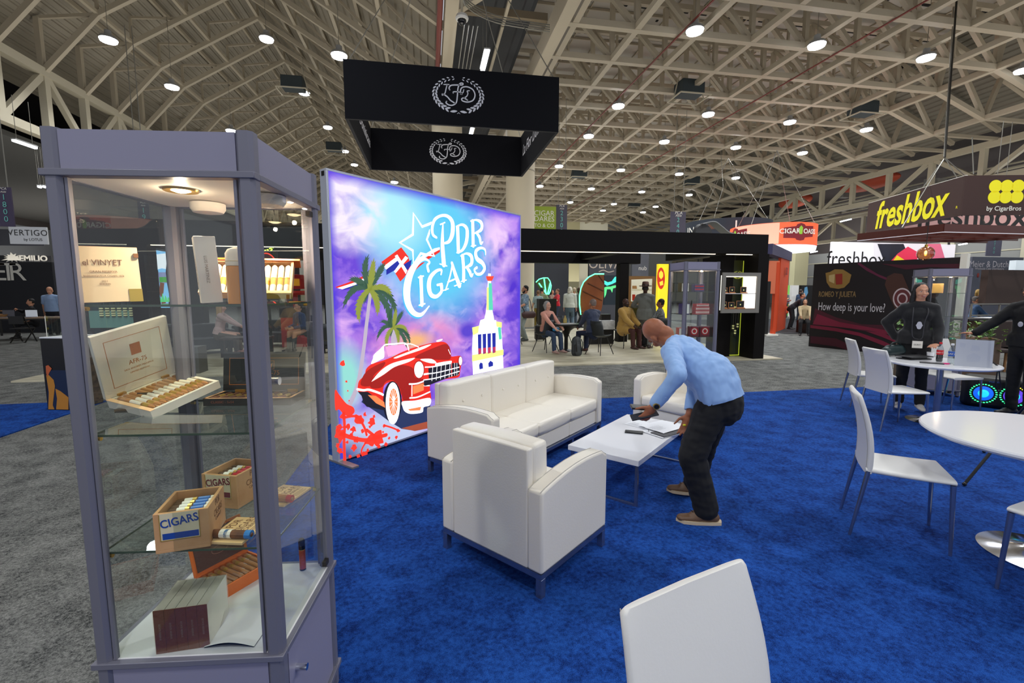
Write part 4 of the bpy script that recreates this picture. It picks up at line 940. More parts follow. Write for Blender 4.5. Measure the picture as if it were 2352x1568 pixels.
# palms
def frond(a, b_, base, tip, bend, n=16, w=30, seed=0):
    rr = random.Random(seed); bx, by = base; tx, ty = tip; mx, my = (bx + tx) / 2 + bend[0], (by + ty) / 2 + bend[1]
    pts = []
    for i in range(n + 1):
        t = i / n; pts.append(((1 - t) ** 2 * bx + 2 * t * (1 - t) * mx + t * t * tx, (1 - t) ** 2 * by + 2 * t * (1 - t) * my + t * t * ty))
    up_, dn = [], []
    for i, p in enumerate(pts):
        q = pts[min(i + 1, n)]; o = pts[max(i - 1, 0)]; dx, dy = q[0] - o[0], q[1] - o[1]; L = math.hypot(dx, dy) or 1; nx, ny = -dy / L, dx / L
        ww = w * math.sin(PI * min(1, 0.15 + i / n * 0.9)) ** 0.6 * (1 if i % 2 else 0.62) * (0.85 + 0.3 * rr.random())
        lag = 8 if i % 2 else 0
        up_.append((p[0] + nx * ww + dx / L * lag, p[1] + ny * ww + dy / L * lag)); dn.append((p[0] - nx * ww + dx / L * lag, p[1] - ny * ww + dy / L * lag))
    a.P([cb(p) for p in up_ + dn[::-1]])
cb_ = cb
def palm(crown, scale, fr, trunk, s):
    global cb
    cb = lambda p: p
    a = artpart('palm_trunk', I_tr, -0.0028); pts = trunk
    a.S([p[:2] for p in pts], [p[2] for p in pts]); done(a)
    dark = artpart('palm_fronds', I_pg, -0.0031); lite = artpart('palm_fronds', I_py, -0.0033)
    for i, (dx, dy, bx, by, l) in enumerate(fr):
        frond(lite if l else dark, None, crown, (crown[0] + dx * scale, crown[1] + dy * scale), (bx * scale, by * scale), 18, 9 * scale, s + i)
    done(dark); done(lite)
    cb = cb_
FR = [(-2, -78, -18, -10, 0), (10, -68, 2, -8, 1), (34, -58, 10, -18, 0), (-44, -22, -10, -18, 0), (-62, 48, -10, -46, 0), (-22, 78, -24, -10, 1), (56, 36, 16, -30, 0), (50, 14, 14, -22, 1), (44, 92, 34, -20, 0), (18, 60, 14, -10, 1), (62, 66, 26, -34, 0), (-12, 30, -8, 0, 0)]
palm((848, 664), 1.0, FR, [(851, 668, 0.035), (842, 740, 0.040), (835, 800, 0.042), (822, 880, 0.046), (800, 935, 0.05)], 1)
palm((903, 752), 0.62, FR, [(903, 756, 0.06), (905, 790, 0.08), (906, 812, 0.085)], 31)
# monument tower
a = artpart('tower', I_tower, -0.0028)
a.P([(1121, 628), (1127, 628), (1129, 700), (1131, 715), (1135, 735), (1139, 735), (1141, 745), (1150, 748), (1152, 765), (1154, 800), (1156, 845), (1086, 860), (1084, 800), (1086, 760), (1085, 752), (1100, 748), (1103, 735), (1112, 732), (1116, 715), (1118, 690)]); done(a)
a = artpart('tower_colours', I_grn, -0.0032); a.P([(1122, 650), (1129, 650), (1132, 712), (1122, 712)]); a.P([(1143, 752), (1150, 750), (1152, 778), (1146, 780)]); done(a)
a = artpart('tower_colours', I_yel, -0.0033); a.P([(1118, 660), (1122, 660), (1122, 712), (1117, 712)]); a.P([(1084, 752), (1100, 748), (1098, 764), (1086, 770)]); a.P([(1139, 738), (1152, 740), (1152, 752), (1140, 750)]); a.P([(1084, 815), (1156, 802), (1156, 815), (1084, 830)]); done(a)
a = artpart('tower_windows', I_navy, -0.0036)
for k in range(4): a.P([(1097 + 11 * k, 768 - k), (1105 + 11 * k, 767 - k), (1105 + 11 * k, 812 - k), (1098 + 11 * k, 814 - k)])
a.P([(1100, 838), (1103, 832), (1108, 834), (1109, 846), (1101, 848)]); a.P([(1121, 834), (1126, 828), (1132, 832), (1132, 840), (1122, 843)]); a.S([(1125, 602), (1125, 628)], 0.006); done(a)
a = artpart('tower_lamp', ink('red_orange', (214, 60, 40), 0.95), -0.0036); a.P([(1116, 634), (1134, 634), (1132, 640), (1129, 645), (1120, 645), (1117, 640)])
for k in range(4): a.P([(1098 + 11 * k, 800 - k), (1105 + 11 * k, 799 - k), (1105 + 11 * k, 812 - k), (1099 + 11 * k, 814 - k)])
done(a)
# road, shadow and splatter
a = artpart('road_shadow', I_road, -0.0027); a.P([cb(p) for p in ((380, 860), (420, 790), (560, 820), (760, 830), (1050, 880), (1060, 1100), (900, 1140), (770, 1120), (640, 1040), (560, 980))]); done(a)
a = artpart('road_edge', ink('rust', (156, 74, 48), 0.9), -0.0029); a.P([cb(p) for p in ((770, 1115), (900, 1080), (1060, 1040), (1060, 1110), (900, 1142))]); done(a)
# car
a = artpart('car_body', I_red, -0.0044)
a.R([cb(p) for p in ((345, 700), (360, 650), (410, 600), (425, 540), (480, 490), (590, 455), (680, 420), (830, 350), (1000, 300), (1110, 278), (1180, 275), (1220, 300), (1245, 350), (1250, 415), (1340, 410), (1355, 450), (1340, 560), (1320, 620), (1180, 640), (1050, 690), (1045, 870), (800, 870), (770, 800), (740, 720), (690, 670), (620, 680), (590, 740), (590, 900), (440, 800), (350, 760))]); done(a)
a = artpart('car_shade', I_dred, -0.0048)
a.R([cb(p) for p in ((480, 640), (560, 560), (650, 520), (780, 500), (880, 530), (900, 620), (1000, 640), (990, 700), (870, 700), (850, 840), (790, 850), (750, 720), (690, 650), (620, 660), (570, 720), (470, 720))])
a.R([cb(p) for p in ((1090, 330), (1220, 300), (1250, 430), (1180, 450), (1000, 440), (900, 420))]); a.R([cb(p) for p in ((430, 560), (600, 470), (590, 520), (500, 600), (470, 700), (370, 690))]); done(a)
a = artpart('car_highlight', ink('pink_white', (250, 214, 206), 1.0), -0.0052)
a.R([cb(p) for p in ((480, 655), (560, 560), (660, 490), (790, 450), (900, 430), (840, 470), (700, 520), (600, 590), (500, 650))]); a.R([cb(p) for p in ((700, 425), (850, 365), (1000, 310), (1060, 300), (980, 345), (820, 400), (720, 435))]); a.R([cb(p) for p in ((950, 445), (1060, 440), (1110, 480), (1040, 480))])
a.R([cb(p) for p in ((1108, 262), (1165, 245), (1160, 262), (1120, 276))]); done(a)
a = artpart('chrome_trim', I_w, -0.0056)
W = 0.012
for pts, w in (([(340, 735), (400, 745), (455, 740), (560, 775), (590, 790)], 0.022), ([(845, 685), (920, 680), (1010, 650), (1140, 625), (1320, 590)], 0.018), ([(850, 820), (930, 810), (1045, 760)], 0.016), ([(870, 700), (870, 800)], 0.012), ([(988, 590), (1080, 575), (1250, 545)], 0.02), ([(1000, 520), (1080, 515), (1250, 485)], 0.014),
               ([(1105, 495), (1180, 480), (1250, 470)], 0.03), ([(1250, 480), (1250, 610)], 0.014), ([(990, 700), (1040, 700)], 0.014), ([(590, 345), (605, 305), (700, 295), (810, 290), (840, 355)], 0.014), ([(1225, 350), (1245, 395)], 0.008), ([(800, 300), (860, 295), (935, 325)], 0.01)):
    a.S([cb(p) for p in pts], w)
a.R([cb(p) for p in ((775, 855), (900, 845), (1045, 820), (1045, 890), (985, 910), (970, 960), (860, 975), (800, 950), (780, 905))])
a.R([cb(p) for p in ((500, 400), (560, 345), (590, 320), (600, 420), (560, 450), (475, 490), (490, 440))]); done(a)
a = artpart('grille_bars', I_w, -0.0064)
for x in range(1072, 1250, 42): a.S([cb((x, 528 - (x - 1035) * 0.2)), cb((x - 8, 660 - (x - 1035) * 0.2))], 0.007)
for pts in ([(985, 588), (1120, 572), (1330, 520)], [(985, 645), (1120, 622), (1330, 560)]): a.S([cb(p) for p in pts], 0.012)
for x in (1285, 1308): a.S([cb((x, 480)), cb((x, 600))], 0.006)
done(a)
a = artpart('windscreen', ink('glass_pink', (224, 150, 196), 0.9), -0.0050); a.P([cb(p) for p in ((612, 318), (800, 300), (830, 352), (720, 395), (640, 420))]); done(a)
a = artpart('grille', I_blk, -0.0060)
a.P([cb(p) for p in ((1030, 532), (1252, 486), (1254, 612), (1050, 690), (990, 704), (985, 650), (1035, 640))])
a.P([cb(p) for p in ((1260, 482), (1330, 476), (1336, 560), (1318, 600), (1262, 612))])
a.P([cb(p) for p in ((345, 760), (440, 760), (600, 880), (610, 940), (430, 905), (400, 870), (380, 800))]); done(a)
a = artpart('indicator_lamp', I_org, -0.0062); a.P([cb(p) for p in ((880, 705), (985, 675), (985, 745), (882, 785))]); a.P([cb(p) for p in ((440, 790), (520, 800), (600, 860), (610, 915), (520, 870))]); a.P([cb(p) for p in ((830, 930), (960, 905), (950, 940), (850, 945))]); done(a)
def disc(a, c, rx, ry, n=24): a.P([cb((c[0] + rx * math.cos(2 * PI * i / n), c[1] + ry * math.sin(2 * PI * i / n))) for i in range(n)])
a = artpart('wheel_arch', I_blk, -0.0058); disc(a, (680, 860), 90, 205); done(a)
a = artpart('white_wall_tyre', I_w, -0.0064); disc(a, (684, 872), 70, 205); done(a)
a = artpart('wheel_hub', I_org, -0.0068); disc(a, (690, 858), 42, 130); done(a)
a = artpart('spokes', I_w, -0.0072)
for k in range(14): an = 2 * PI * k / 14; a.S([cb((690, 858)), cb((690 + 38 * math.cos(an), 858 + 120 * math.sin(an)))], 0.004)
disc(a, (692, 825), 14, 22); done(a)
a = artpart('headlamp_rim', I_dred, -0.0066); disc(a, (938, 545), 54, 90); disc(a, (1340, 460), 22, 48); done(a)
a = artpart('headlamp', I_w, -0.0070); disc(a, (938, 545), 46, 80); disc(a, (1342, 460), 16, 42); done(a)
rs = random.Random(5)
a = artpart('splatter', I_splat, -0.0050)
def splat(cx, cy, r, n=11):
    pts = []
    for i in range(n): an = 2 * PI * i / n; q = r * (0.7 + 0.8 * rs.random() * (1 if i % 2 else 0.5)); pts.append(cb((cx + q * math.cos(an), cy + q * math.sin(an) * 1.15)))
    a.R(pts)
a.R([cb(p) for p in ((122, 745), (165, 790), (195, 830), (240, 880), (300, 910), (310, 960), (260, 1000), (200, 970), (160, 930), (125, 930))])
for c in ((480, 1050, 30), (540, 1215, 60), (470, 1240, 50), (360, 1030, 42), (250, 1100, 26), (300, 1125, 26), (180, 1180, 50), (160, 1110, 30), (410, 980, 16), (170, 1330, 26), (420, 1370, 28), (310, 1300, 26), (720, 1200, 14), (735, 1135, 14), (600, 1090, 14), (195, 485, 22), (232, 660, 9), (247, 750, 7), (258, 845, 7), (620, 1270, 18), (350, 1390, 20), (500, 1000, 12), (200, 1000, 30), (700, 980, 10), (500, 825, 16), (280, 1180, 20), (390, 1140, 18), (440, 1330, 14), (550, 1290, 16), (330, 1230, 24), (240, 1250, 14), (150, 1280, 18), (590, 1150, 10), (650, 1210, 12), (270, 1390, 14), (460, 1100, 12)): splat(*c)
for pts, w in (([(205, 960), (215, 1100), (210, 1250), (218, 1440)], 0.03), ([(215, 1010), (330, 1000), (400, 1090), (430, 1180)], 0.025), ([(180, 1170), (300, 1210), (420, 1230), (540, 1200), (620, 1180)], 0.04), ([(600, 1085), (680, 1110), (750, 1140)], 0.018), ([(430, 1130), (520, 1200)], 0.03), ([(430, 1240), (380, 1330), (400, 1400)], 0.02), ([(150, 1110), (220, 1100), (250, 1090)], 0.014)):
    a.S([cb(p) for p in pts], w)
done(a)
# ================================================================== WHITE LOUNGE FURNITURE
M_leather = mat('white_leather', (234, 227, 214), 0.42, bump=0.06, bscale=90)
M_seam = mat('leather_seam', (176, 172, 164), 0.6)
M_chr2 = mat('brushed_chrome', (150, 158, 176), 0.22, 0.9)
CZ = 0.012
def soft_box(a, b, r=0.02, puff=0.0, n=6):
    """box whose broad faces swell a little"""
    mb = MB(); x0, y0, z0 = a; x1, y1, z1 = b; vs = []; fs = []
    idx = {}
    def P(i, j, k):
        u, v, w = i / n, j / n, k / n
        x, y, z = x0 + (x1 - x0) * u, y0 + (y1 - y0) * v, z0 + (z1 - z0) * w
        s = puff
        bu, bv, bw = math.sin(PI * u), math.sin(PI * v), math.sin(PI * w)
        if i in (0, n): x += (1 if i else -1) * s * bv * bw
        if j in (0, n): y += (1 if j else -1) * s * bu * bw
        if k in (0, n): z += (1 if k else -1) * s * bu * bv
        return (x, y, z)
    def V(i, j, k):
        if (i, j, k) not in idx: idx[(i, j, k)] = len(vs); vs.append(P(i, j, k))
        return idx[(i, j, k)]
    for a_ in range(n):
        for b_ in range(n):
            fs += [(V(a_, b_, 0), V(a_, b_ + 1, 0), V(a_ + 1, b_ + 1, 0), V(a_ + 1, b_, 0)), (V(a_, b_, n), V(a_ + 1, b_, n), V(a_ + 1, b_ + 1, n), V(a_, b_ + 1, n)),
                   (V(a_, 0, b_), V(a_ + 1, 0, b_), V(a_ + 1, 0, b_ + 1), V(a_, 0, b_ + 1)), (V(a_, n, b_), V(a_, n, b_ + 1), V(a_ + 1, n, b_ + 1), V(a_ + 1, n, b_)),
                   (V(0, a_, b_), V(0, a_, b_ + 1), V(0, a_ + 1, b_ + 1), V(0, a_ + 1, b_)), (V(n, a_, b_), V(n, a_ + 1, b_), V(n, a_ + 1, b_ + 1), V(n, a_, b_ + 1))]
    mb.add(vs, fs); return mb
def sofa(name, label, cat, loc, rz, W, D, n, back_h=0.80, at=0.10):
    t = thing(name, label, cat, (loc[0], loc[1], CZ), rz)
    w, d = W / 2, D / 2; zb = 0.135
    # chrome rail and legs
    mb = MB(); r = 0.032
    mb.box((-w + 0.005, -d + 0.005, zb - r), (w - 0.005, -d + 0.03, zb)); mb.box((-w + 0.005, d - 0.03, zb - r), (w - 0.005, d - 0.005, zb)); mb.box((-w + 0.005, -d, zb - r), (-w + 0.03, d - 0.005, zb)); mb.box((w - 0.03, -d, zb - r), (w - 0.005, d - 0.005, zb))
    mb.build('base_rail', M_chr2, t)
    xs = [-w + 0.022, w - 0.022] if n == 1 else [-w + 0.022, -w / 3, w / 3, w - 0.022]
    for x in xs:
        for y in (-d + 0.022, d - 0.022): MB().box((x - 0.018, y - 0.018, 0), (x + 0.018, y + 0.018, zb - r)).build('leg', M_chr2, t)
    # arms with a curved top edge
    prof = [(-d, zb), (-d, 0.60), (-d + 0.03, 0.615)]
    for i in range(7): u = i / 6; y = -d + 0.06 + (D - 0.1) * u; prof.append((y, 0.622 + 0.030 * math.sin(PI * (0.15 + 0.75 * u)) - 0.034 * u * u))
    prof += [(d, 0.585), (d, zb)]
    for s in (-1, 1):
        x0 = -w if s < 0 else w - at
        mb = MB().prism(prof, at, axis=0, z=x0); mb.build('armrest', M_leather, t, bevel=0.016, seg=3, smooth=True)
        sm = MB()
        for xx in (x0 + 0.012, x0 + at - 0.012): sm.tube([(xx, y, z - 0.0) for y, z in prof[1:-1]], 0.0022, 6)
        sm.build('piping', M_seam, t)
    iw = (W - 2 * at) / n
    soft_box((-w + at, d - 0.055, zb), (w - at, d - 0.004, back_h - 0.01), puff=0.004).build('back_shell', M_leather, t, bevel=0.018, seg=3, smooth=True)
    for i in range(n):
        x0 = -w + at + iw * i
        mb = soft_box((x0 + 0.002, d - 0.19, 0.36), (x0 + iw - 0.002, d - 0.052, back_h), puff=0.016); o = mb.build('back_cushion', M_leather, t, bevel=0.022, seg=3, smooth=True)
        for bx in ((0.28, 0.72) if n > 1 else (0.3, 0.7)):
            MB().ball((x0 + iw * bx, d - 0.206, 0.63), (0.012, 0.006, 0.012), 10, 6).build('button', M_leather, o, smooth=True)
        soft_box((x0 + 0.002, -d + 0.012, 0.285), (x0 + iw - 0.002, d - 0.18, 0.415), puff=0.014).build('seat_cushion', M_leather, t, bevel=0.025, seg=3, smooth=True)
        soft_box((x0 + 0.001, -d + 0.028, zb), (x0 + iw - 0.001, d - 0.06, 0.28), puff=0.003).build('seat_base', M_leather, t, bevel=0.012, seg=2, smooth=True)
    return t
arm1 = sofa('armchair', 'white leather armchair seen from behind in front of the sofa and coffee table', 'armchair', (0.567, 2.678), R(129.7), 0.775, 0.69, 1)
sofa('sofa', 'white leather three seat sofa along the foot of the glowing lightbox wall', 'sofa', (0.936, 4.417), R(43), 1.97, 0.76, 3)
a2 = dup(arm1, (2.82, 4.72, CZ), R(-62), 'white leather armchair at the far end of the coffee table behind the bending man')
# seam of the armchair's outer back
M_gw = mat('gloss_white', (236, 236, 240), 0.12)
t = thing('coffee_table', 'low glossy white coffee table on chrome sled legs between sofa and man', 'coffee table', (1.732, 3.635, CZ), R(42.2))
MB().box((-0.59, -0.3, 0.325), (0.59, 0.3, 0.368)).build('tabletop', M_gw, t, bevel=0.003)
for s in (-1, 1):
    x = s * 0.555; r = 0.022
    for y in (-0.275, 0.275): MB().box((x - r / 2, y - r / 2, 0), (x + r / 2, y + r / 2, 0.325)).build('leg', M_chr2, t)
    MB().box((x - r / 2, -0.264, 0), (x + r / 2, 0.264, 0.014)).build('floor_bar', M_chr2, t)
TT = CZ + 0.369
# things on the coffee table
def phone(label, p, rz, s=(0.075, 0.155, 0.01), name='phone'):
    t = thing(name, label, 'phone', (p[0], p[1], p[2]), rz)
    MB().box((-s[0] / 2, -s[1] / 2, 0), (s[0] / 2, s[1] / 2, s[2])).build('case', mat('phone_black', (24, 25, 30), 0.4), t, bevel=0.004, seg=3)
    MB().box((-0.03, s[1] / 2 - 0.045, s[2]), (-0.005, s[1] / 2 - 0.01, s[2] + 0.002)).build('camera_bump', mat('phone_glass', (60, 62, 70), 0.15), t, bevel=0.001)
    return t
p = G(1456, 993, TT + 0.001); phone('black phone lying alone on the white coffee table', p, R(62))
M_pap = mat('paper', (232, 233, 236), 0.7); M_ink = mat('print_grey', (120, 122, 130), 0.6)
def paper(label, c, rz, s, z, m=None, lines=True, group=None, name='paper_sheet', curl=0.0):
    t = thing(name, label, 'paper', (c[0], c[1], z), rz, group); n = 8; rows = []
    for i in range(n + 1):
        x = -s[0] / 2 + s[0] * i / n; rows.append([(x, -s[1] / 2 + s[1] * j / 4, 0.0006 + curl * (i / n) ** 3 + 0.002 * math.sin(5 * i / n + j) * (curl > 0)) for j in range(5)])
    MB().loft(rows, caps=False, closed=False).build('sheet', m or M_pap, t, smooth=True)
    if lines:
        mb = MB(); rr = random.Random(len(label))
        for k in range(9):
            y = s[1] / 2 - 0.03 - k * 0.012; mb.poly([(-s[0] / 2 + 0.02, y, 0.002), (-s[0] / 2 + 0.02 + s[0] * 0.5 * rr.random() + 0.02, y, 0.002), (-s[0] / 2 + 0.02 + s[0] * 0.4, y + 0.002, 0.002), (-s[0] / 2 + 0.02, y + 0.002, 0.002)])
        mb.build('printed_lines', M_ink, t)
    return t
c = G(1470, 975, TT); paper('printed sheet lying flat under the pile on the coffee table', G(1478, 976, TT), R(30), (0.21, 0.29), TT + 0.001)
t = thing('folder', 'open white folder of papers on the corner of the coffee table by the man', 'folder', tuple(G(1530, 990, TT + 0.003)), R(22))
MB().box((-0.19, -0.12, 0), (0.19, 0.12, 0.004)).build('cover', M_pap, t); MB().box((-0.17, -0.118, 0.004), (0.13, 0.03, 0.011)).build('dark_lining', mat('folder_grey', (70, 70, 74), 0.6), t)
MB().bar((-0.17, 0.05, 0.014), (-0.14, 0.08, 0.018), 0.006, 0.004).build('metal_clasp', M_blk, t)
paper('top sheet of the curled white papers in the open folder', G(1527, 981, TT + 0.02), R(24), (0.31, 0.21), TT + 0.018, curl=0.012)
paper('lower sheet of the curled white papers in the open folder', G(1512, 976, TT + 0.02), R(17), (0.30, 0.2), TT + 0.016, curl=0.006, lines=False)

# ------------------------------------------------------------------ dining chairs and round tables
M_chairw = mat('chair_white', (226, 224, 220), 0.4, bump=0.04, bscale=120)
def dining_chair(label, x, y, rz):
    t = thing('dining_chair', label, 'chair', (x, y, CZ), rz)
    # backrest: curved padded slab, front towards -y
    rows = []; n = 9
    for k in range(n + 1):
        u = k / n; z = 0.435 + 0.495 * u; yy = 0.185 + 0.075 * u ** 1.4 - 0.02 * math.sin(PI * u); hw = 0.205 + 0.012 * math.sin(PI * u) - 0.006 * u; th = 0.020 * (1 - 0.25 * u)
        ring = []
        for i in range(24):
            a = 2 * PI * i / 24; cx = math.copysign(abs(math.cos(a)) ** 0.22, math.cos(a)) * hw; cy = math.copysign(abs(math.sin(a)) ** 0.5, math.sin(a)) * th
            ring.append((cx, yy + cy + 0.010 * (1 - (cx / hw) ** 2), z))
        rows.append(ring)
    top = [((p[0] * 0.96), rows[-1][0][1] + (p[1] - rows[-1][0][1]) * 0.5, p[2] + 0.012) for p in rows[-1]]
    rows.append(top)
    o = MB().loft(rows).build('backrest', M_chairw, t, smooth=True, ang=60)
    for s in (-1, 1): MB().tube([(s * 0.188, r_[6][1] - 0.0085, r_[6][2]) for r_ in rows[:-1]], 0.0014, 5).build('stitching', M_seam, o)
    rows = []
    for k in range(n + 1):
        u = k / n; yy = 0.205 - 0.44 * u; hw = 0.205 + 0.012 * u; th = 0.019 - 0.004 * u; z = 0.455 - 0.004 * math.sin(PI * u)
        rows.append([(math.copysign(abs(math.cos(a)) ** 0.25, math.cos(a)) * hw, yy, z + math.copysign(abs(math.sin(a)) ** 0.6, math.sin(a)) * th) for a in [2 * PI * i / 20 for i in range(20)]])
    MB().loft(rows).build('seat', M_chairw, t, smooth=True, ang=60)
    for s in (-1, 1):
        MB().tube([(s * 0.198, -0.222, 0.44), (s * 0.212, -0.238, 0)], [0.015, 0.009], 10).build('leg', M_chr2, t, smooth=True)
        MB().tube([(s * 0.195, 0.19, 0.45), (s * 0.205, 0.262, 0)], [0.015, 0.009], 10).build('leg', M_chr2, t, smooth=True)
    return t
dc = dining_chair('white dining chair facing right beside the near round table', 3.06, 2.42, R(50.7))
dup(dc, (0.655, 0.648, CZ), R(17.5), 'white dining chair back filling the bottom centre, nearest to the viewer')
dup(dc, (5.42, 4.42, CZ), R(76), 'white dining chair seen from behind, left side of the far round table')
dup(dc, (6.12, 5.35, CZ), R(60), 'white dining chair farthest back, behind the left one of the crowded table')
dup(dc, (7.08, 5.02, CZ), R(-6), 'white dining chair at the right side of the far round table, facing forward')
dup(dc, (3.27, 1.62, CZ), R(191.5), 'white dining chair cut off at the lower right corner of the picture')
def round_table(label, x, y, Rr, base_r=0.29):
    t = thing('round_table', label, 'table', (x, y, CZ))
    MB().lathe([(0, 0.715), (Rr - 0.02, 0.715), (Rr, 0.73), (Rr, 0.742), (Rr - 0.008, 0.75), (0, 0.75)], n=64).build('tabletop', M_gw, t, smooth=True)
    MB().cyl((0, 0, 0.05), (0, 0, 0.715), 0.034, n=24).build('pillar', M_chr2, t, smooth=True)
    MB().lathe([(0, 0.001), (base_r, 0.001), (base_r, 0.007), (base_r * 0.6, 0.02), (0.09, 0.045), (0.06, 0.06), (0.045, 0.10), (0, 0.10)], n=56).build('base', M_chrome, t, smooth=True, ang=50)
    MB().lathe([(0, 0.69), (0.13, 0.69), (0.13, 0.715)], n=24).build('top_plate', M_chr2, t, smooth=True)
    return t
round_table('white round table at the right edge, nearest to the viewer', 3.66, 2.0, 0.62)
tb = round_table('white round table in front of the smiling woman, crowded with bottles', 6.18, 4.50, 0.53)
TZ = CZ + 0.751
def bottle(label, p, m_liq, m_lab, m_cap, liq_h, txt=None, kind='soda_bottle'):
    t = thing(kind, label, 'bottle', (p[0], p[1], TZ))
    MB().lathe([(0.0, 0.0), (0.028, 0.0), (0.033, 0.012), (0.033, 0.06), (0.030, 0.085), (0.033, 0.11), (0.033, 0.145), (0.022, 0.185), (0.0135, 0.205), (0.0135, 0.225)], n=24).build('bottle_wall', glass('pet_plastic', (225, 232, 236), 1.4), t, smooth=True)
    if liq_h: MB().lathe([(0, 0.002), (0.027, 0.002), (0.0315, 0.012), (0.0315, 0.06), (0.0285, 0.085)] + ([(0.0285, 0.09)] if liq_h < 0.1 else [(0.0315, liq_h)]) + [(0, max(0.09, liq_h))], n=20).build('liquid', m_liq, t, smooth=True)
    MB().lathe([(0.0338, 0.088), (0.0342, 0.095), (0.0342, 0.138), (0.0336, 0.143)], n=24).build('wrap_label', m_lab, t, smooth=True)
    MB().lathe([(0, 0.24), (0.0150, 0.24), (0.0155, 0.222), (0.0150, 0.218)], n=20).build('cap', m_cap, t, smooth=True)
    if txt: text(txt, 0.026, M_whitep, t, (0, 0, 0.116), rot=(PI / 2, 0, -YAW - R(35)), ext=0.0004, shear=0.3) .location = (-math.sin(R(45)) * 0.0346, -math.cos(R(45)) * 0.0346, 0.116)
    return t
M_cola = mat('cola', (24, 10, 8), 0.1); M_redl = mat('cola_label', (200, 30, 38), 0.35); M_redc = mat('red_cap', (206, 26, 36), 0.4)
def on_table(px, py): 
    p = G(px, py, TZ); return p
bottle('soda bottle with red label at the left of the crowded table', on_table(2097, 812), M_cola, M_redl, M_redc, 0.08, 'Coke')
bottle('soda bottle with red label nearer the table centre, next to the water bottle', on_table(2157, 830), M_cola, M_redl, M_redc, 0.08, 'Coca-Cola')
bottle('clear water bottle with a blue label on the crowded table', on_table(2184, 834), M_cola, mat('water_label', (40, 90, 180), 0.3), mat('cap_w', (230, 232, 236), 0.4), 0, 'PURE LIFE', 'water_bottle')
t = thing('tray', 'black square ashtray dish on the left of the crowded table', 'tray', tuple(on_table(2100, 824))); MB().prism([(-0.16, -0.09), (0.16, -0.09), (0.18, 0.09), (-0.18, 0.09)], 0.012).build('dish', mat('dull_black', (36, 37, 40), 0.5), t, bevel=0.004)
mb = MB(); mb.prism([(-0.17, -0.1), (0.17, -0.1), (0.19, 0.1), (-0.19, 0.1)], 0.012, z=0.03); mb.build('rim', mat('dull_black', (36, 37, 40), 0.5), t, bevel=0.004); MB().box((-0.12, -0.06, 0.012), (0.12, 0.06, 0.03)).build('core', M_blk, t)
t = thing('notebook', 'thin black notebook on the front edge of the crowded table', 'notebook', tuple(on_table(2140, 834)), R(-50)); MB().box((-0.11, -0.05, 0), (0.11, 0.05, 0.008)).build('cover', mat('dull_black', (36, 37, 40), 0.5), t, bevel=0.002); MB().box((-0.108, -0.048, 0.002), (0.111, 0.048, 0.006)).build('pages', M_pap, t)
t = thing('lighter', 'bright pink lighter lying on the crowded table', 'lighter', tuple(on_table(2174, 836)), R(-20)); MB().box((-0.035, -0.012, 0), (0.025, 0.012, 0.014)).build('body', mat('hot_pink', (236, 30, 130), 0.35), t, bevel=0.004); MB().box((0.025, -0.01, 0.001), (0.04, 0.01, 0.013)).build('metal_hood', M_chrome, t)
t = thing('paper_cup', 'white paper cup behind the soda bottle on the crowded table', 'cup', tuple(on_table(2136, 822))); MB().lathe([(0, 0), (0.03, 0), (0.038, 0.075), (0.035, 0.075), (0.028, 0.006), (0, 0.006)], n=24).build('cup_wall', M_pap, t, smooth=True); MB().lathe([(0.038, 0.073), (0.0395, 0.075), (0.038, 0.077)], n=24).build('rolled_rim', M_pap, t, smooth=True)
p = on_table(2234, 842); t = thing('sign_holder', 'clear acrylic sign holder with a pale sheet on the crowded table', 'sign holder', tuple(p), R(-50))
mb = MB(); mb.T = Matrix.Rotation(R(-8), 4, 'X'); mb.box((-0.155, -0.001, 0), (0.155, 0.002, 0.31)); mb.build('pale_sheet', mat('pale_sheet', (206, 204, 220), 0.4), t)
mb = MB(); mb.T = Matrix.Rotation(R(-8), 4, 'X'); mb.poly([(-0.16, -0.004, 0), (0.16, -0.004, 0), (0.16, -0.004, 0.32), (-0.16, -0.004, 0.32)]); mb.build('acrylic_front', M_glass, t)
mb = MB(); mb.T = Matrix.Rotation(R(-8), 4, 'X')
for q in ([(-0.05, 0.05), (0.05, 0.06), (0.06, 0.12), (0, 0.16), (-0.06, 0.12)], [(-0.03, 0.18), (0.05, 0.19), (0.04, 0.24), (-0.02, 0.25)], [(-0.12, 0.22), (-0.08, 0.21), (-0.07, 0.26), (-0.12, 0.27)]): mb.poly([(x, -0.002, z) for x, z in q])
mb.build('faint_print', mat('faint_print', (199, 198, 217), 0.5), t)
MB().box((-0.16, 0.0, 0), (0.16, 0.07, 0.003)).build('foot', M_glass, t)
t = thing('camera_strap', 'black wrist strap hanging over the right edge of the crowded table', 'strap', tuple(on_table(2262, 838)))
mb = MB(); rr = [(0, 0, 0.012), (0.02, -0.02, 0.05), (0.045, -0.04, 0.04), (0.08, -0.05, 0.012), (0.11, -0.06, -0.02), (0.10, -0.06, -0.14), (0.115, -0.062, -0.27), (0.15, -0.065, -0.30), (0.17, -0.066, -0.26), (0.14, -0.062, -0.12), (0.12, -0.06, -0.03)]
mb.tube(catmull(rr, 5), 0.007, 6); mb.build('webbing', M_blk, t, smooth=True); MB().ball((0.01, 0, 0.014), (0.03, 0.02, 0.014)).build('buckle', M_blk, t, smooth=True)
t = thing('shoulder_bag', 'dark green leather bag slumped behind the left of the crowded table', 'bag', tuple(AD(2030, 812, 6.35)))
pq = G(2052, 817, CZ + 0.751); t.location = (pq.x, pq.y, CZ + 0.75); t.scale = (0.72, 0.8, 0.72)
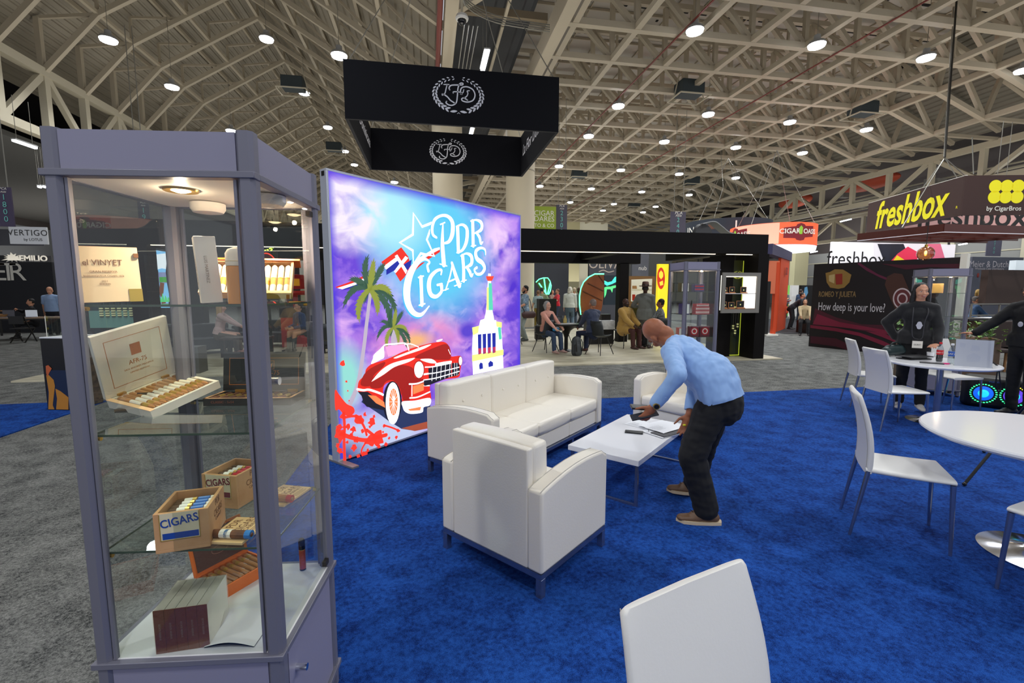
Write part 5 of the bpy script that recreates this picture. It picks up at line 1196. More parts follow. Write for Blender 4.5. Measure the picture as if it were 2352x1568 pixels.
def blobmesh(name, parts, mtl, parent, vox=0.02, sm=6, loc=None):
    mb = MB()
    for f_ in parts: f_(mb)
    return remesh(mb, name, mtl, parent, vox, sm, loc)
def remesh(mb, name, mtl, parent, vox, sm=5, loc=None, post=None):
    me = bpy.data.meshes.new('tmp'); me.from_pydata(mb.v, [], mb.f); bm = bmesh.new(); bm.from_mesh(me); bmesh.ops.recalc_face_normals(bm, faces=bm.faces); bm.to_mesh(me); bm.free()
    o = bpy.data.objects.new('tmp', me)
    md = o.modifiers.new('r', 'REMESH'); md.mode = 'VOXEL'; md.voxel_size = vox; md.use_smooth_shade = True
    if sm: s = o.modifiers.new('s', 'SMOOTH'); s.factor = 0.5; s.iterations = sm
    m2 = to_mesh(o); bpy.data.meshes.remove(me)
    if post: post(m2)
    m2.materials.clear()
    for m_ in (mtl if isinstance(mtl, (list, tuple)) else [mtl]): m2.materials.append(m_)
    for p_ in m2.polygons: p_.use_smooth = True
    ob = bpy.data.objects.new(name, m2); COL.objects.link(ob)
    if parent is not None: ob.parent = parent
    if loc is not None: ob.location = loc
    return ob
blobmesh('bag_body', [lambda m_: m_.cap((-0.16, 0, 0.09), (0.16, 0.02, 0.10), 0.085, 0.085), lambda m_: m_.cap((-0.1, 0.02, 0.15), (0.12, 0.0, 0.14), 0.06, 0.07)], mat('bag_green', (22, 44, 46), 0.4), t, 0.012)
MB().tube(catmull([(-0.14, 0.0, 0.14), (-0.08, -0.03, 0.25), (0.06, -0.03, 0.25), (0.14, 0, 0.15)], 6), 0.012, 8).build('handle', mat('bag_green_d', (16, 32, 34), 0.4), t, smooth=True)
# tripod whose leg shows beyond the near round table
ft = G(2215, 1114, 0.02); apex = Vector((ft.x + 0.75, ft.y - 0.05, 0.95))
t = thing('tripod', 'thin black tripod leg standing beyond the near round table', 'tripod', (ft.x, ft.y, 0.0))
o0 = Vector((ft.x, ft.y, 0)); top = apex - o0
for q in ((0, 0, 0.03), (1.1, 0.6, 0.03), (1.2, -0.5, 0.03)):
    l = MB().tube([q, top], 0.011, 8).build('leg', mat('tripod_black', (16, 16, 18), 0.4), t, smooth=True); MB().ball((q[0], q[1], 0.03), 0.016).build('rubber_foot', M_blk, l, smooth=True)
MB().cyl(tuple(top), tuple(top + Vector((0, 0, 0.5))), 0.014).build('column', mat('tripod_black', (16, 16, 18), 0.4), t)
# party speaker with glowing rings behind the far table
sp = Vector((7.55, 4.55, 0)); sp = G(2290, 940, 0.0)
t = thing('party_speaker', 'black party speaker with glowing blue green rings under the far chair', 'loudspeaker', (sp.x + 0.10, sp.y + 0.12, CZ), R(-52))
MB().prism([(-0.28, -0.2), (0.28, -0.2), (0.34, -0.08), (0.30, 0.2), (-0.30, 0.2), (-0.34, -0.08)], 0.42).build('cabinet', mat('speaker_black', (18, 18, 20), 0.45), t, bevel=0.05, seg=3)
for i, x in enumerate((-0.12, 0.17)):
    f = MB(); f.lathe([(0.10, 0), (0.02, 0.012)], n=28); g_ = f.build('driver', mat('glow_blue', (30, 90, 230), 0.3, emit=1.2, ecol=(20, 90, 235)) if i == 0 else mat('glow_violet', (90, 60, 200), 0.3, emit=1.2), t); g_.location = (x, -0.202, 0.2); g_.rotation_euler = (PI / 2, 0, 0)
    f = MB(); f.lathe([(0.055, 0), (0.03, 0.01)], n=24); o = f.build('dust_cap', mat('glow_cyan', (40, 210, 240), 0.3, emit=1.0), g_); o.location = (0, 0, 0.012)
    for k in range(26):
        a = 2 * PI * k / 26; MB().cbox((x + 0.128 * math.cos(a), -0.204, 0.2 + 0.128 * math.sin(a)), (0.018, 0.008, 0.012)).build('led', mat('led_green', (60, 255, 150), 0.3, emit=2.0) if (k % 26) > 8 or i == 0 else mat('led_yellow', (250, 230, 60), 0.3, emit=2.0), g_.parent)
text('PARTYBOX', 0.03, M_chrome, t, (0.0, -0.203, 0.37), ext=0.0005)
t = thing('cable_bundle', 'tangle of black cables on the carpet edge beside the speaker', 'cable', tuple(G(2190, 905, 0.01)))
rr = random.Random(2); MB().tube(catmull([(0.25 * rr.random() - 0.1, 0.25 * rr.random() - 0.1, 0.015 + 0.03 * rr.random()) for _ in range(26)], 5), 0.006, 6).build('cable', M_blk, t, smooth=True)
# ================================================================== SIGNS AND BOOTHS
M_bfab = mat('black_fabric', (9, 10, 17), 0.75, spec=0.15)
M_logo = mat('logo_silver', (205, 206, 216), 0.6)
def panel(name, label, cat, p0, p1, z0, z1, th=0.06, m=None, part='board', bevel=0, group=None):
    p0, p1 = Vector((p0[0], p0[1], 0)), Vector((p1[0], p1[1], 0)); d = p1 - p0
    t = thing(name, label, cat, (p0.x, p0.y, z0), math.atan2(d.y, d.x), group)
    MB().box((0, 0, 0), (d.length, th, z1 - z0)).build(part, m or M_bfab, t, bevel=bevel); t['_w'] = d.length
    n = Vector((d.y, -d.x, 0)).normalized(); u = d.normalized()
    def UV(x, y): p = APL(x, y, p0, n); return ((p - p0).dot(u), p.z - z0)
    return t, UV, d.length
def face(t, UV, pts, m, name, dy=-0.004):
    mb = MB(); mb.poly([(UV(x, y)[0], dy, UV(x, y)[1]) for x, y in pts]); return mb.build(name, m, t)
def lfd_logo(parent, x, y, z, k, flip=1, m=None):
    """wreath and script monogram; k metres per drawing unit, drawn about (982, 850)"""
    m = m or M_logo; F = lambda u, v, w: (x + (u - 982) * k * flip, y, z - (v - 850) * k)
    mb = MB()
    for pts, w in (([(853, 771), (900, 768)], 9), ([(882, 772), (872, 810), (862, 845), (840, 862), (838, 852)], 9), ([(850, 852), (885, 874), (910, 900), (950, 922)], 11),
                   ([(905, 812), (900, 795), (920, 773), (985, 765), (1018, 762), (1022, 749), (1000, 750), (984, 775), (976, 810), (972, 860), (962, 915), (930, 940), (895, 940), (872, 925), (876, 912)], 11), ([(936, 838), (940, 826), (990, 824), (1006, 838)], 9),
                   ([(1012, 842), (1000, 815), (1015, 785), (1060, 775), (1110, 795), (1130, 840), (1112, 885), (1065, 904), (1020, 898), (1010, 882), (1030, 872), (1062, 888)], 11), ([(1080, 806), (1060, 812), (1066, 830), (1056, 855), (1032, 872)], 9), ([(1030, 800), (1022, 826), (1000, 842)], 8)):
        stroke(mb, pts, w, 0, F)
    mb.build('monogram', m, parent)
    mb = MB()
    def leaf(cx, cy, L, W, a):
        pts = []
        for i in range(10):
            t_ = i / 9; pts.append((t_ - 0.5, math.sin(PI * t_) ** 0.8 * 0.5))
        pts += [(p[0], -p[1]) for p in pts[-2:0:-1]]
        ca_, sa = math.cos(a), math.sin(a); mb.poly([F(cx + p[0] * L * ca_ - p[1] * W * sa, cy + p[0] * L * sa + p[1] * W * ca_, 0) for p in pts])
    for s in (-1, 1):
        for i in range(13):
            th = R(118 + i * 12.2); ta = R(-90) + 0
            u = i / 12; sc_ = 1.0 - 0.55 * u ** 1.4
            for q in (0, 1):
                ax, ay = (222 if q else 196), (152 if q else 132)
                px_, py_ = 982 + s * -ax * math.cos(PI / 2 - 0) * 0, 0
                ang = R(62 - i * 11.6)                               # from bottom, up one side
                cx = 982 + s * ax * math.cos(ang); cy = 850 + ay * math.sin(ang)
                tang = math.atan2(-ay * math.cos(ang), s * ax * math.sin(ang))
                leaf(cx, cy, (40 * sc_ + 6), (14 * sc_ + 3), tang + (0.45 if q else -0.45) * s * -1)
        leaf(982 + s * 44, 992, 66, 20, s * 0.12)
        stroke(mb, [(982 + s * 2, 1000), (982 - s * 12, 1010)], 4, 0, F)
    mb.build('wreath', m, parent)
# ---- black square sign hanging overhead
X0, X1, YA, YB, ZA, ZB = -1.78, 3.2, 11.23, 15.65, 5.5, 6.77
t = thing('hanging_sign', 'big square black fabric sign with silver wreath monograms hung over the lightbox', 'sign', (X0, YA, ZA)); hs = t
W_, D_, H_ = X1 - X0, YB - YA, ZB - ZA
for nm, a, b in (('front_panel', (0, 0, 0), (W_, 0.07, H_)), ('back_panel', (0, D_ - 0.07, 0), (W_, D_, H_)), ('side_panel', (0, 0.07, 0), (0.07, D_ - 0.07, H_)), ('side_panel', (W_ - 0.07, 0.07, 0), (W_, D_ - 0.07, H_))):
    MB().box(a, b).build(nm, M_bfab, t)
KL = 1.24 / 474
lfd_logo(t, W_ * 0.512, -0.004, H_ * 0.54, KL); lfd_logo(t, W_ * 0.5, D_ - 0.075, H_ * 0.53, KL)
text('La Flor Dominicana', 0.46, M_logo, t, (0.075, D_ * 0.5, H_ * 0.55), rot=(PI / 2, 0, PI / 2), shear=0.35); text('La Flor Dominicana', 0.46, M_logo, t, (W_ - 0.075, D_ * 0.5, H_ * 0.55), rot=(PI / 2, 0, -PI / 2), shear=0.35)
for (x, y) in ((0.1, 0.1), (W_ - 0.1, 0.1), (0.1, D_ - 0.1), (W_ - 0.1, D_ - 0.1)):
    MB().cyl((x, y, H_), (W_ / 2 + (x - W_ / 2) * 0.3, D_ / 2 + (y - D_ / 2) * 0.2, 5.2), 0.012, n=5).build('cable', M_wire, t)

# ---- the long black pavilion
M_bk = mat('pavilion_black', (15, 12, 12), 0.6, spec=0.15)
M_led = mat('led_warm', (255, 236, 200), 0.4, emit=2.6, ecol=(255, 240, 214))
PZ = 0.03
def bx(name, label, cat, a, b, m, part='body', bevel=0, group=None):
    c = ((a[0] + b[0]) / 2, (a[1] + b[1]) / 2, min(a[2], b[2])); t = thing(name, label, cat, c, 0, group)
    MB().box([a[i] - c[i] for i in range(3)], [b[i] - c[i] for i in range(3)]).build(part, m, t, bevel=bevel); return t
t = thing('pavilion', 'long black pavilion frame of deep beams spanning the middle distance', 'pavilion', (0, 9.6, 0))
MB().box((-6.35, 0, 2.5), (7.85, 0.4, 2.95)).build('front_beam', M_bk, t)
MB().box((-7.9, 4.0, 2.5), (6.6, 4.3, 2.95)).build('back_beam', M_bk, t)
for x in (-6.35, -2.6, 1.1, 4.6, 7.45): MB().box((x, 0.4, 2.6), (x + 0.3, 4.0, 2.9)).build('cross_beam', M_bk, t)
MB().box((-6.3, 0.15, 2.488), (6.6, 0.19, 2.499)).build('led_strip', M_led, t); MB().box((6.9, 0.15, 2.488), (7.8, 0.19, 2.499)).build('led_strip', M_led, t)
for (x, y, w, d) in ((-5.44, 0.02, 0.32, 0.3), (5.92, 4.0, 0.3, 0.3), (-6.5, 4.0, 0.5, 0.3), (-2.9, 4.0, 0.35, 0.3)):
    MB().box((x, y, PZ), (x + w, y + d, 2.52)).build('post', M_bk, t)
# right hand tower with the lit niche and the tall poster
t = thing('pavilion_tower', 'black corner tower of the pavilion with a tall green edged poster', 'booth wall', (6.95, 9.6, PZ))
MB().box((0, 0.42, 0), (0.34, 0.9, 2.47)).build('left_pier', M_bk, t); MB().box((0.62, -0.06, 0), (0.9, 0.75, 2.47)).build('right_pier', M_bk, t)
MB().box((0.3, 0.45, 0), (0.64, 0.5, 2.35)).build('poster', mat('poster_green', (24, 38, 44), 0.4, var=(60, 62, 20), vscale=1.5), t)
mb = MB()
for a, b in (((0.31, 0.44, 0.02), (0.325, 0.452, 2.34)), ((0.61, 0.44, 0.02), (0.625, 0.452, 2.34)), ((0.31, 0.44, 0.02), (0.62, 0.452, 0.035))): mb.box(a, b)
mb.build('glowing_edge', mat('led_green_edge', (190, 200, 60), 0.4, emit=0.7, ecol=(190, 205, 60)), t)
lfd_logo(t, 0.47, 0.435, 2.0, 0.0006, m=mat('logo_lime', (214, 220, 90), 0.4, emit=0.5, ecol=(214, 220, 90)))
for i, (x, z0, z1) in enumerate(((0.41, 0.62, 1.25), (0.47, 0.5, 1.25), (0.53, 0.66, 1.25))):
    c = MB().tube([(x, 0.43, z0), (x, 0.43, z1)], 0.022, 10).build('printed_cigar', mat('print_dark', (42, 40, 28), 0.5), t, smooth=True)
    for z in (z0 + 0.06, z0 + 0.12, z1 - 0.14, z1 - 0.05): MB().tube([(x, 0.428, z), (x, 0.428, z + 0.035)], 0.024, 10).build('band', mat('band_lime', (226, 226, 150), 0.4, emit=0.25, ecol=(226, 226, 150)), c, smooth=True)
t = thing('wall_cabinet', 'grey framed lit wall cabinet of small cigar boxes on the black tower', 'cabinet', (6.63, 9.5, 1.13)); W_, H_ = 0.98, 0.93
mb = MB(); fr_ = 0.085
mb.box((0, -0.02, 0), (W_, 0.02, fr_)); mb.box((0, -0.02, H_ - fr_), (W_, 0.02, H_)); mb.box((0, -0.02, fr_), (fr_, 0.02, H_ - fr_)); mb.box((W_ - fr_, -0.02, fr_), (W_, 0.02, H_ - fr_))
mb.build('frame', mat('grey_frame', (128, 124, 118), 0.5), t)
mb = MB(); mb.box((0.06, 0.02, 0.06), (0.07, 0.14, H_ - 0.06)); mb.box((W_ - 0.34, 0.1, 0.06), (W_ - 0.07, 0.14, H_ - 0.06)); mb.box((W_ - 0.07, 0.02, 0.06), (W_ - 0.06, 0.14, H_ - 0.06)); mb.build('lit_back', mat('lit_white', (246, 244, 238), 0.6, emit=0.75, ecol=(250, 248, 240)), t)
MB().box((0.07, 0.02, 0.44), (W_ - 0.07, 0.14, 0.455)).build('shelf', M_white_lam, t); MB().box((0.07, 0.02, 0.085), (W_ - 0.07, 0.14, 0.1)).build('shelf', M_brown, t); MB().box((0.07, 0.02, 0.83), (W_ - 0.07, 0.06, 0.845)).build('lamp_strip', M_led, t)
M_cp = mat('copper_edge', (206, 140, 90), 0.4)
for i, (x, z, w, h, lab) in enumerate(((0.12, 0.455, 0.09, 0.13, 'left end of the upper shelf'), (0.27, 0.455, 0.13, 0.15, 'second on the upper shelf'), (0.56, 0.455, 0.15, 0.15, 'right on the upper shelf'), (0.12, 0.1, 0.09, 0.16, 'left end of the lower shelf'), (0.26, 0.1, 0.15, 0.15, 'middle of the lower shelf'), (0.47, 0.1, 0.2, 0.18, 'right on the lower shelf'))):
    q = thing('small_cigar_box', 'small open black cigar box, %s of the lit wall cabinet' % lab, 'cigar box', (6.63 + x, 9.5 + 0.05, 1.13 + z + 0.001), 0, 'open black boxes in the lit wall cabinet')
    MB().box((0, 0, 0), (w, 0.05, 0.02)).build('base', M_cp, q); MB().box((0, 0.045, 0.02), (w, 0.055, h)).build('lid', M_cp, q); MB().box((0.008, 0.042, 0.028), (w - 0.008, 0.046, h - 0.008)).build('black_panel', M_blk, q)
    MB().prism([(w / 2 + 0.016 * math.cos(a * PI / 6), h * 0.5 + 0.018 * math.sin(a * PI / 6)) for a in range(12)], 0.001, axis=1, z=0.0405).build('crest', mat('band_lime', (226, 226, 150), 0.4, emit=0.25, ecol=(226, 226, 150)), q)
# left end: dark display wall, teal cloth poster with printed bands
t = thing('display_partition', 'dark wall at the left end of the pavilion with a teal poster', 'booth wall', (-6.2, 9.75, PZ))
MB().box((-0.1, 0, 0.0), (0.76, 0.2, 2.47)).build('wall_board', mat('deep_green_wall', (18, 38, 42), 0.6), t)
MB().box((-0.02, -0.02, 0.92), (0.72, 0.0, 2.2)).build('poster', mat('teal_poster', (36, 58, 60), 0.5), t)
MB().box((-0.02, -0.028, 0.92), (0.72, -0.02, 1.24)).build('teal_foot', mat('teal_light', (96, 140, 130), 0.5, emit=0.15), t)
for i in range(6):
    x = 0.19 + i * 0.098; o = MB().tube([(x, -0.03, 1.12), (x, -0.03, 2.0)], 0.03, 10).build('printed_cigar', mat('deep_green_wall', (18, 38, 42), 0.6), t, smooth=True)
    for z in (1.14, 1.18, 1.225, 1.27): MB().tube([(x, -0.031, z), (x, -0.031, z + 0.024)], 0.0325, 10).build('band', mat('band_cream', (214, 214, 160), 0.4, emit=0.2), o, smooth=True)
bx('counter', 'dark counter under the teal poster at the left end of the pavilion', 'counter', (-6.1, 9.62, PZ), (-5.0, 9.9, 0.66), mat('counter_dark', (44, 42, 40), 0.45))
bx('counter', 'low grey block beside the black sofa in the left part of the pavilion', 'counter', (-4.9, 9.75, PZ), (-4.45, 10.1, 0.55), mat('block_grey', (96, 94, 90), 0.5))
t, UV, w_ = panel('lit_poster', 'bright lit poster of a rider and donkey among green leaves under a blue sky', 'poster', AY(343, 700, 13.55)[:2], AY(410, 700, 13.55)[:2], 1.2, 2.78, 0.05, mat('poster_sky', (120, 190, 240), 0.5, emit=0.75, ecol=(130, 196, 240)))
face(t, UV, [(350, 585), (395, 580), (404, 600), (404, 622), (372, 616), (356, 620)], mat('poster_cloud', (232, 240, 248), 0.5, emit=0.85), 'cloud')
face(t, UV, [(347, 625), (404, 625), (405, 650), (349, 650)], mat('poster_mauve', (140, 150, 196), 0.5, emit=0.6), 'hills', -0.006); face(t, UV, [(366, 636), (384, 636), (384, 648), (367, 648)], mat('poster_green_b', (70, 170, 70), 0.5, emit=0.6), 'bush', -0.008)
face(t, UV, [(350, 622), (358, 622), (360, 614), (364, 622), (365, 640), (367, 660), (366, 690), (350, 692)], mat('poster_dark', (60, 60, 84), 0.5, emit=0.2), 'donkey', -0.010); face(t, UV, [(383, 604), (387, 604), (388, 612), (392, 626), (396, 640), (394, 670), (388, 672), (384, 650), (381, 625)], mat('poster_dark2', (36, 38, 58), 0.5, emit=0.2), 'rider', -0.010)
face(t, UV, [(368, 648), (378, 650), (376, 672), (370, 684), (366, 670)], mat('poster_brown', (140, 84, 60), 0.5, emit=0.4), 'saddle', -0.011)
for i in range(9): x = 352 + i * 6.4; face(t, UV, [(x, 698), (x + 2, 672 + 5 * (i % 3)), (x + 6, 684), (x + 9, 698)], mat('poster_leaf', (90, 210, 130), 0.5, emit=0.7), 'leaf', -0.012)
o = bx('light_strip', 'narrow vertical blue light strip at the left back of the pavilion', 'lamp', tuple(AY(285, 590, 13.6)), tuple(AY(295, 565, 13.6) + Vector((0, 0.05, 0))), mat('blue_strip', (70, 180, 255), 0.4, emit=2.0), 'diffuser')
bx('wall_screen', 'dark screen with a pale logo high on the left back wall', 'screen', tuple(AY(197, 585, 13.7)), tuple(AY(243, 558, 13.7) + Vector((0, 0.05, 0))), mat('pale_card', (150, 152, 156), 0.5), 'screen')
# back wall pieces seen through the pavilion
M_dkg = mat('dark_grey_wall', (58, 60, 66), 0.6)
def wallpx(name, label, x0, x1, y0, y1, Y, m, th=0.2, cat='booth wall', part='board', gr=False):
    a, b = AY(x0, y1, Y), AY(x1, y1, Y); zt = AY((x0 + x1) / 2, y0, Y).z; zb = max(0.0, AY((x0 + x1) / 2, y1, Y).z)
    if y1 >= 770 or gr: zb = 0.0
    return panel(name, label, cat, (a.x, Y), (b.x, Y), zb, zt, th, m, part)
wallpx('booth_wall', 'plain dark grey booth wall behind the small green leaf sign', 1226, 1304, 570, 790, 26, M_dkg)
t, UV, w_ = wallpx('booth_wall', 'dark grey booth wall with large pale serif letters above the big leaf', 1350, 1412, 560, 790, 24, mat('grey_wall_b', (72, 74, 80), 0.6))
u = UV(1390, 612); text('OLIVA', 0.72, mat('logo_cream', (206, 190, 172), 0.5), t, (u[0], -0.01, u[1] + 0.12), xs=0.95); mb = MB(); stroke(mb, [(u[0] - 0.35, u[1] - 0.28), (u[0] - 0.1, u[1] - 0.2), (u[0] + 0.2, u[1] - 0.3), (u[0] + 0.5, u[1] - 0.24)], 0.05, -0.01, lambda x, y, z: (x, z, y)); mb.build('flourish', mat('logo_cream', (206, 190, 172), 0.5), t)
t, UV, w_ = wallpx('booth_wall', 'grey booth wall with three small white letters above the lit wooden case', 1447, 1484, 570, 790, 24, mat('grey_wall_c', (92, 94, 100), 0.6))
u = UV(1476, 616); text('nub', 0.34, M_whitep, t, (u[0], -0.01, u[1]))
t, UV, w_ = wallpx('video_wall', 'dark video wall showing glowing green and white water', 1387, 1424, 632, 700, 21, mat('screen_dark', (34, 46, 54), 0.3, emit=0.15), 0.1, 'screen', 'screen')
M_aq = mat('screen_aqua', (70, 220, 190), 0.4, emit=1.1)
face(t, UV, [(1388, 644), (1396, 648), (1405, 646), (1412, 636), (1424, 632), (1424, 642), (1414, 648), (1406, 652), (1394, 656), (1388, 652)], M_aq, 'glow_band'); face(t, UV, [(1388, 660), (1394, 658), (1402, 658), (1408, 656), (1420, 654), (1416, 660), (1408, 662), (1406, 672), (1402, 664), (1394, 664), (1392, 676), (1388, 684)], mat('screen_green', (90, 220, 130), 0.4, emit=0.9), 'spray')
t, UV, w_ = wallpx('lit_cabinet', 'wooden framed lit display case behind the man in the grey suit', 1443, 1503, 634, 704, 14.2, mat('frame_wood', (140, 102, 66), 0.5), 0.12, 'cabinet', 'carcass'); MB().box((0.05, 0.01, -t.location.z), (w_ - 0.05, 0.11, 0)).build('dark_base', M_blk, t)
face(t, UV, [(1450, 642), (1498, 640), (1496, 692), (1449, 692)], mat('lit_case', (206, 204, 190), 0.5, emit=0.45), 'lit_interior'); face(t, UV, [(1449, 664), (1497, 664), (1497, 667), (1449, 667)], M_whitep, 'shelf', -0.008)
face(t, UV, [(1452, 676), (1459, 676), (1459, 690), (1452, 690)], M_redp, 'red_boxes', -0.008); face(t, UV, [(1452, 656), (1462, 656), (1463, 663), (1452, 663)], M_cedar, 'wooden_boxes', -0.008)
t, UV, w_ = wallpx('neon_sign', 'tall yellow lit sign with a red oval crest near the middle showcase', 1506, 1529, 606, 800, 13.2, mat('neon_yellow', (236, 214, 40), 0.4, emit=0.9), 0.12, 'sign', 'yellow_panel')
face(t, UV, [(1518 + 9 * math.cos(a * PI / 12), 639 + 25 * math.sin(a * PI / 12)) for a in range(24)], mat('crest_red', (206, 50, 30), 0.4, emit=0.7), 'oval', -0.006); face(t, UV, [(1518 + 5 * math.cos(a * PI / 6), 631 + 8 * math.sin(a * PI / 6) * (1 + 0.3 * (a % 2))) for a in range(12)], mat('crest_yellow', (246, 200, 60), 0.4, emit=1.0), 'rosette', -0.01); face(t, UV, [(1514, 648), (1522, 644), (1523, 654), (1516, 656)], mat('crest_yellow', (246, 200, 60), 0.4, emit=1.0), 'leaf_mark', -0.01)
bx('booth_wall', 'dark red wall right of the tall yellow sign', 'booth wall', tuple(Vector(AY(1529, 800, 13.4)) * 1), tuple(AY(1541, 606, 13.4) + Vector((0, 0.3, 0))), mat('dark_red_wall', (92, 30, 34), 0.6))
# leaf signs
def leaf_sign(label, Y, pts, veins, mleaf, edge_m):
    P = [AY(x, y, Y) for x, y in pts]; c = P[0]; z0 = min(p.z for p in P)
    t = thing('leaf_sign', label, 'sign', (c.x, Y, 0))
    MB().prism([(p.x - c.x, p.z) for p in P], 0.10, axis=1, z=0).build('leaf_board', mleaf, t)
    n = len(pts); rim = MB(); rim.tube([(p.x - c.x, -0.01, p.z) for p in P[:int(n * 0.72)]], 0.022, 6); rim.build('neon_edge', edge_m, t)
    for a, b in veins: a, b = AY(*a, Y), AY(*b, Y); MB().bar((a.x - c.x, -0.012, a.z), (b.x - c.x, -0.012, b.z), 0.02, 0.025).build('vein', mat('vein_dark', (84, 46, 22), 0.5), t)
    MB().box((0.1, -0.1, 0), (0.7, 0.3, 0.05)).build('base', M_blk, t)
M_neon = mat('neon_mint', (90, 255, 170), 0.4, emit=3.0)
leaf_sign('large brown tobacco leaf sign with a glowing mint edge, behind the seated navy suit', 16.5, [(1334, 722), (1331, 700), (1331, 680), (1334, 662), (1340, 648), (1352, 636), (1366, 629), (1387, 629), (1388, 650), (1386, 680), (1383, 705), (1378, 722)],
          [((1388, 650), (1374, 631)), ((1386, 668), (1350, 650)), ((1383, 690), (1338, 668))], mat('leaf_brown', (156, 88, 42), 0.5, var=(128, 66, 28), vscale=1.2), M_neon)
leaf_sign('small glowing green leaf sign at the left, behind the standing crowd', 21.0, [(1231, 648), (1238, 641), (1248, 638), (1258, 638), (1263, 645), (1266, 656), (1264, 668), (1260, 676), (1258, 690), (1254, 690), (1252, 676), (1240, 665)],
          [], mat('leaf_dark', (70, 74, 40), 0.5, emit=0.1), M_neon)
mb = MB(); t = bpy.data.objects['leaf_sign.001']
for a, b in (((1256, 688), (1250, 640)), ((1256, 676), (1238, 650)), ((1258, 676), (1264, 650))): a, b = AY(*a, 20.95), AY(*b, 20.95); MB().bar((a.x - t.location.x, -0.03, a.z), (b.x - t.location.x, -0.03, b.z), 0.05, 0.05).build('neon_vein', M_neon, t)

# ---- other booths far behind, white columns of light
t, UV, w_ = wallpx('hanging_banner', 'lime green hanging banner with white letters beside the right round column', 1226, 1277, 474, 526, 21.8, mat('lime_banner', (150, 170, 50), 0.6), 0.03, 'banner', 'cloth')
for s, y, k in (('CIGAR', 490, 0.34), ('DARES', 503, 0.34), ('TO & CO', 518, 0.24)): u = UV(1250, y); text(s, k, M_whitep, t, (u[0], -0.01, u[1]))
def aisle(label, x0, x1, y0, y1, Y, num, col=(76, 72, 88)):
    t, UV, w_ = wallpx('aisle_sign', label, x0, x1, y0, y1, Y, mat('sign_grey_%d' % col[0], col, 0.6), 0.03, 'sign', 'cloth')
    H = (y1 - y0); zt, zb = UV((x0 + x1) / 2, y0)[1], UV((x0 + x1) / 2, y1)[1]; hh = zt - zb
    text('Aisle', w_ * 0.2, M_whitep, t, (w_ / 2, -0.01, zt - hh * 0.12), shear=0.3); text('PCA', w_ * 0.26, M_whitep, t, (w_ / 2, -0.01, zt - hh * 0.04), shear=0.2)
    for i, ch in enumerate(num): text(ch, hh * 0.2, mat('number_teal', (110, 190, 180), 0.5), t, (w_ / 2, -0.01, zt - hh * (0.26 + 0.185 * i)))
    c = t.location; MB().cyl((w_ * 0.2, 0.01, zt), (w_ * 0.2, 0.01, zt + 5), 0.012, n=5).build('cable', M_wire, t); MB().cyl((w_ * 0.8, 0.01, zt), (w_ * 0.8, 0.01, zt + 5), 0.012, n=5).build('cable', M_wire, t)
aisle('grey aisle sign numbered 2300 beside the lime green banner', 1277, 1302, 470, 545, 22, '2300'); aisle('grey aisle sign numbered 2400 left of the dark ring sign', 1538, 1573, 486, 560, 22, '2400')
aisle('grey purple aisle sign numbered 1800 at the left edge of the picture', 0, 34, 430, 520, 13, '1800', (70, 60, 86)); aisle('grey aisle sign numbered 2700 below the brown canopy at right', 2264, 2298, 540, 588, 17, '2700', (92, 92, 112))
aisle('grey aisle sign numbered 1900 seen through the glass showcase', 322, 348, 462, 545, 16, '1900', (84, 82, 92))
# ring signs
def ring_sign(name, label, c, r, z0, z1, m, th=0.04, rim=None):
    t = thing(name, label, 'sign', (c[0], c[1], z0)); h = z1 - z0
    MB().lathe([(r, 0), (r, h), (r - th, h), (r - th, 0), (r, 0)], n=72).build('ring', m, t, smooth=True)
    if rim: MB().lathe([(r - th, 0.0), (r - 0.9, 0.02), (r - 0.9, -0.04), (r - th, -0.22), (r, -0.02)], n=72).build('lit_underside', rim, t, smooth=True)
    for k in range(4): a = k * PI / 2 + 0.4; MB().cyl((r * math.cos(a), r * math.sin(a), h), (0, 0, h + 4), 0.015, n=5).build('cable', M_wire, t)
    return t
def wrap_text(t, r, body, size, z, a0, m, shear=0, bold=0.0, name='lettering', grow=0.004):
    """letters bent round the outside of a ring, centred on angle a0"""
    ob = text(body, size, m, t, (0, 0, 0), shear=shear, bold=bold, name=name, rot=(0, 0, 0)); me = ob.data
    for v in me.vertices:
        x, y, zz = v.co; a = a0 + x / r; rr = r + grow + zz; v.co = (rr * math.cos(a), rr * math.sin(a), z + y)
    return ob
co = ring_sign('ring_sign', 'orange and white round hanging sign with maroon badges', (AY(1773, 540, 22.1).x, 22.1), 2.06, 3.98, 5.05, mat('oasis_orange', (232, 92, 52), 0.5, emit=0.35, ecol=(240, 110, 70)), rim=mat('oasis_white', (226, 232, 250), 0.5, emit=0.62))
AC = math.atan2(-22.1, -co.location.x)
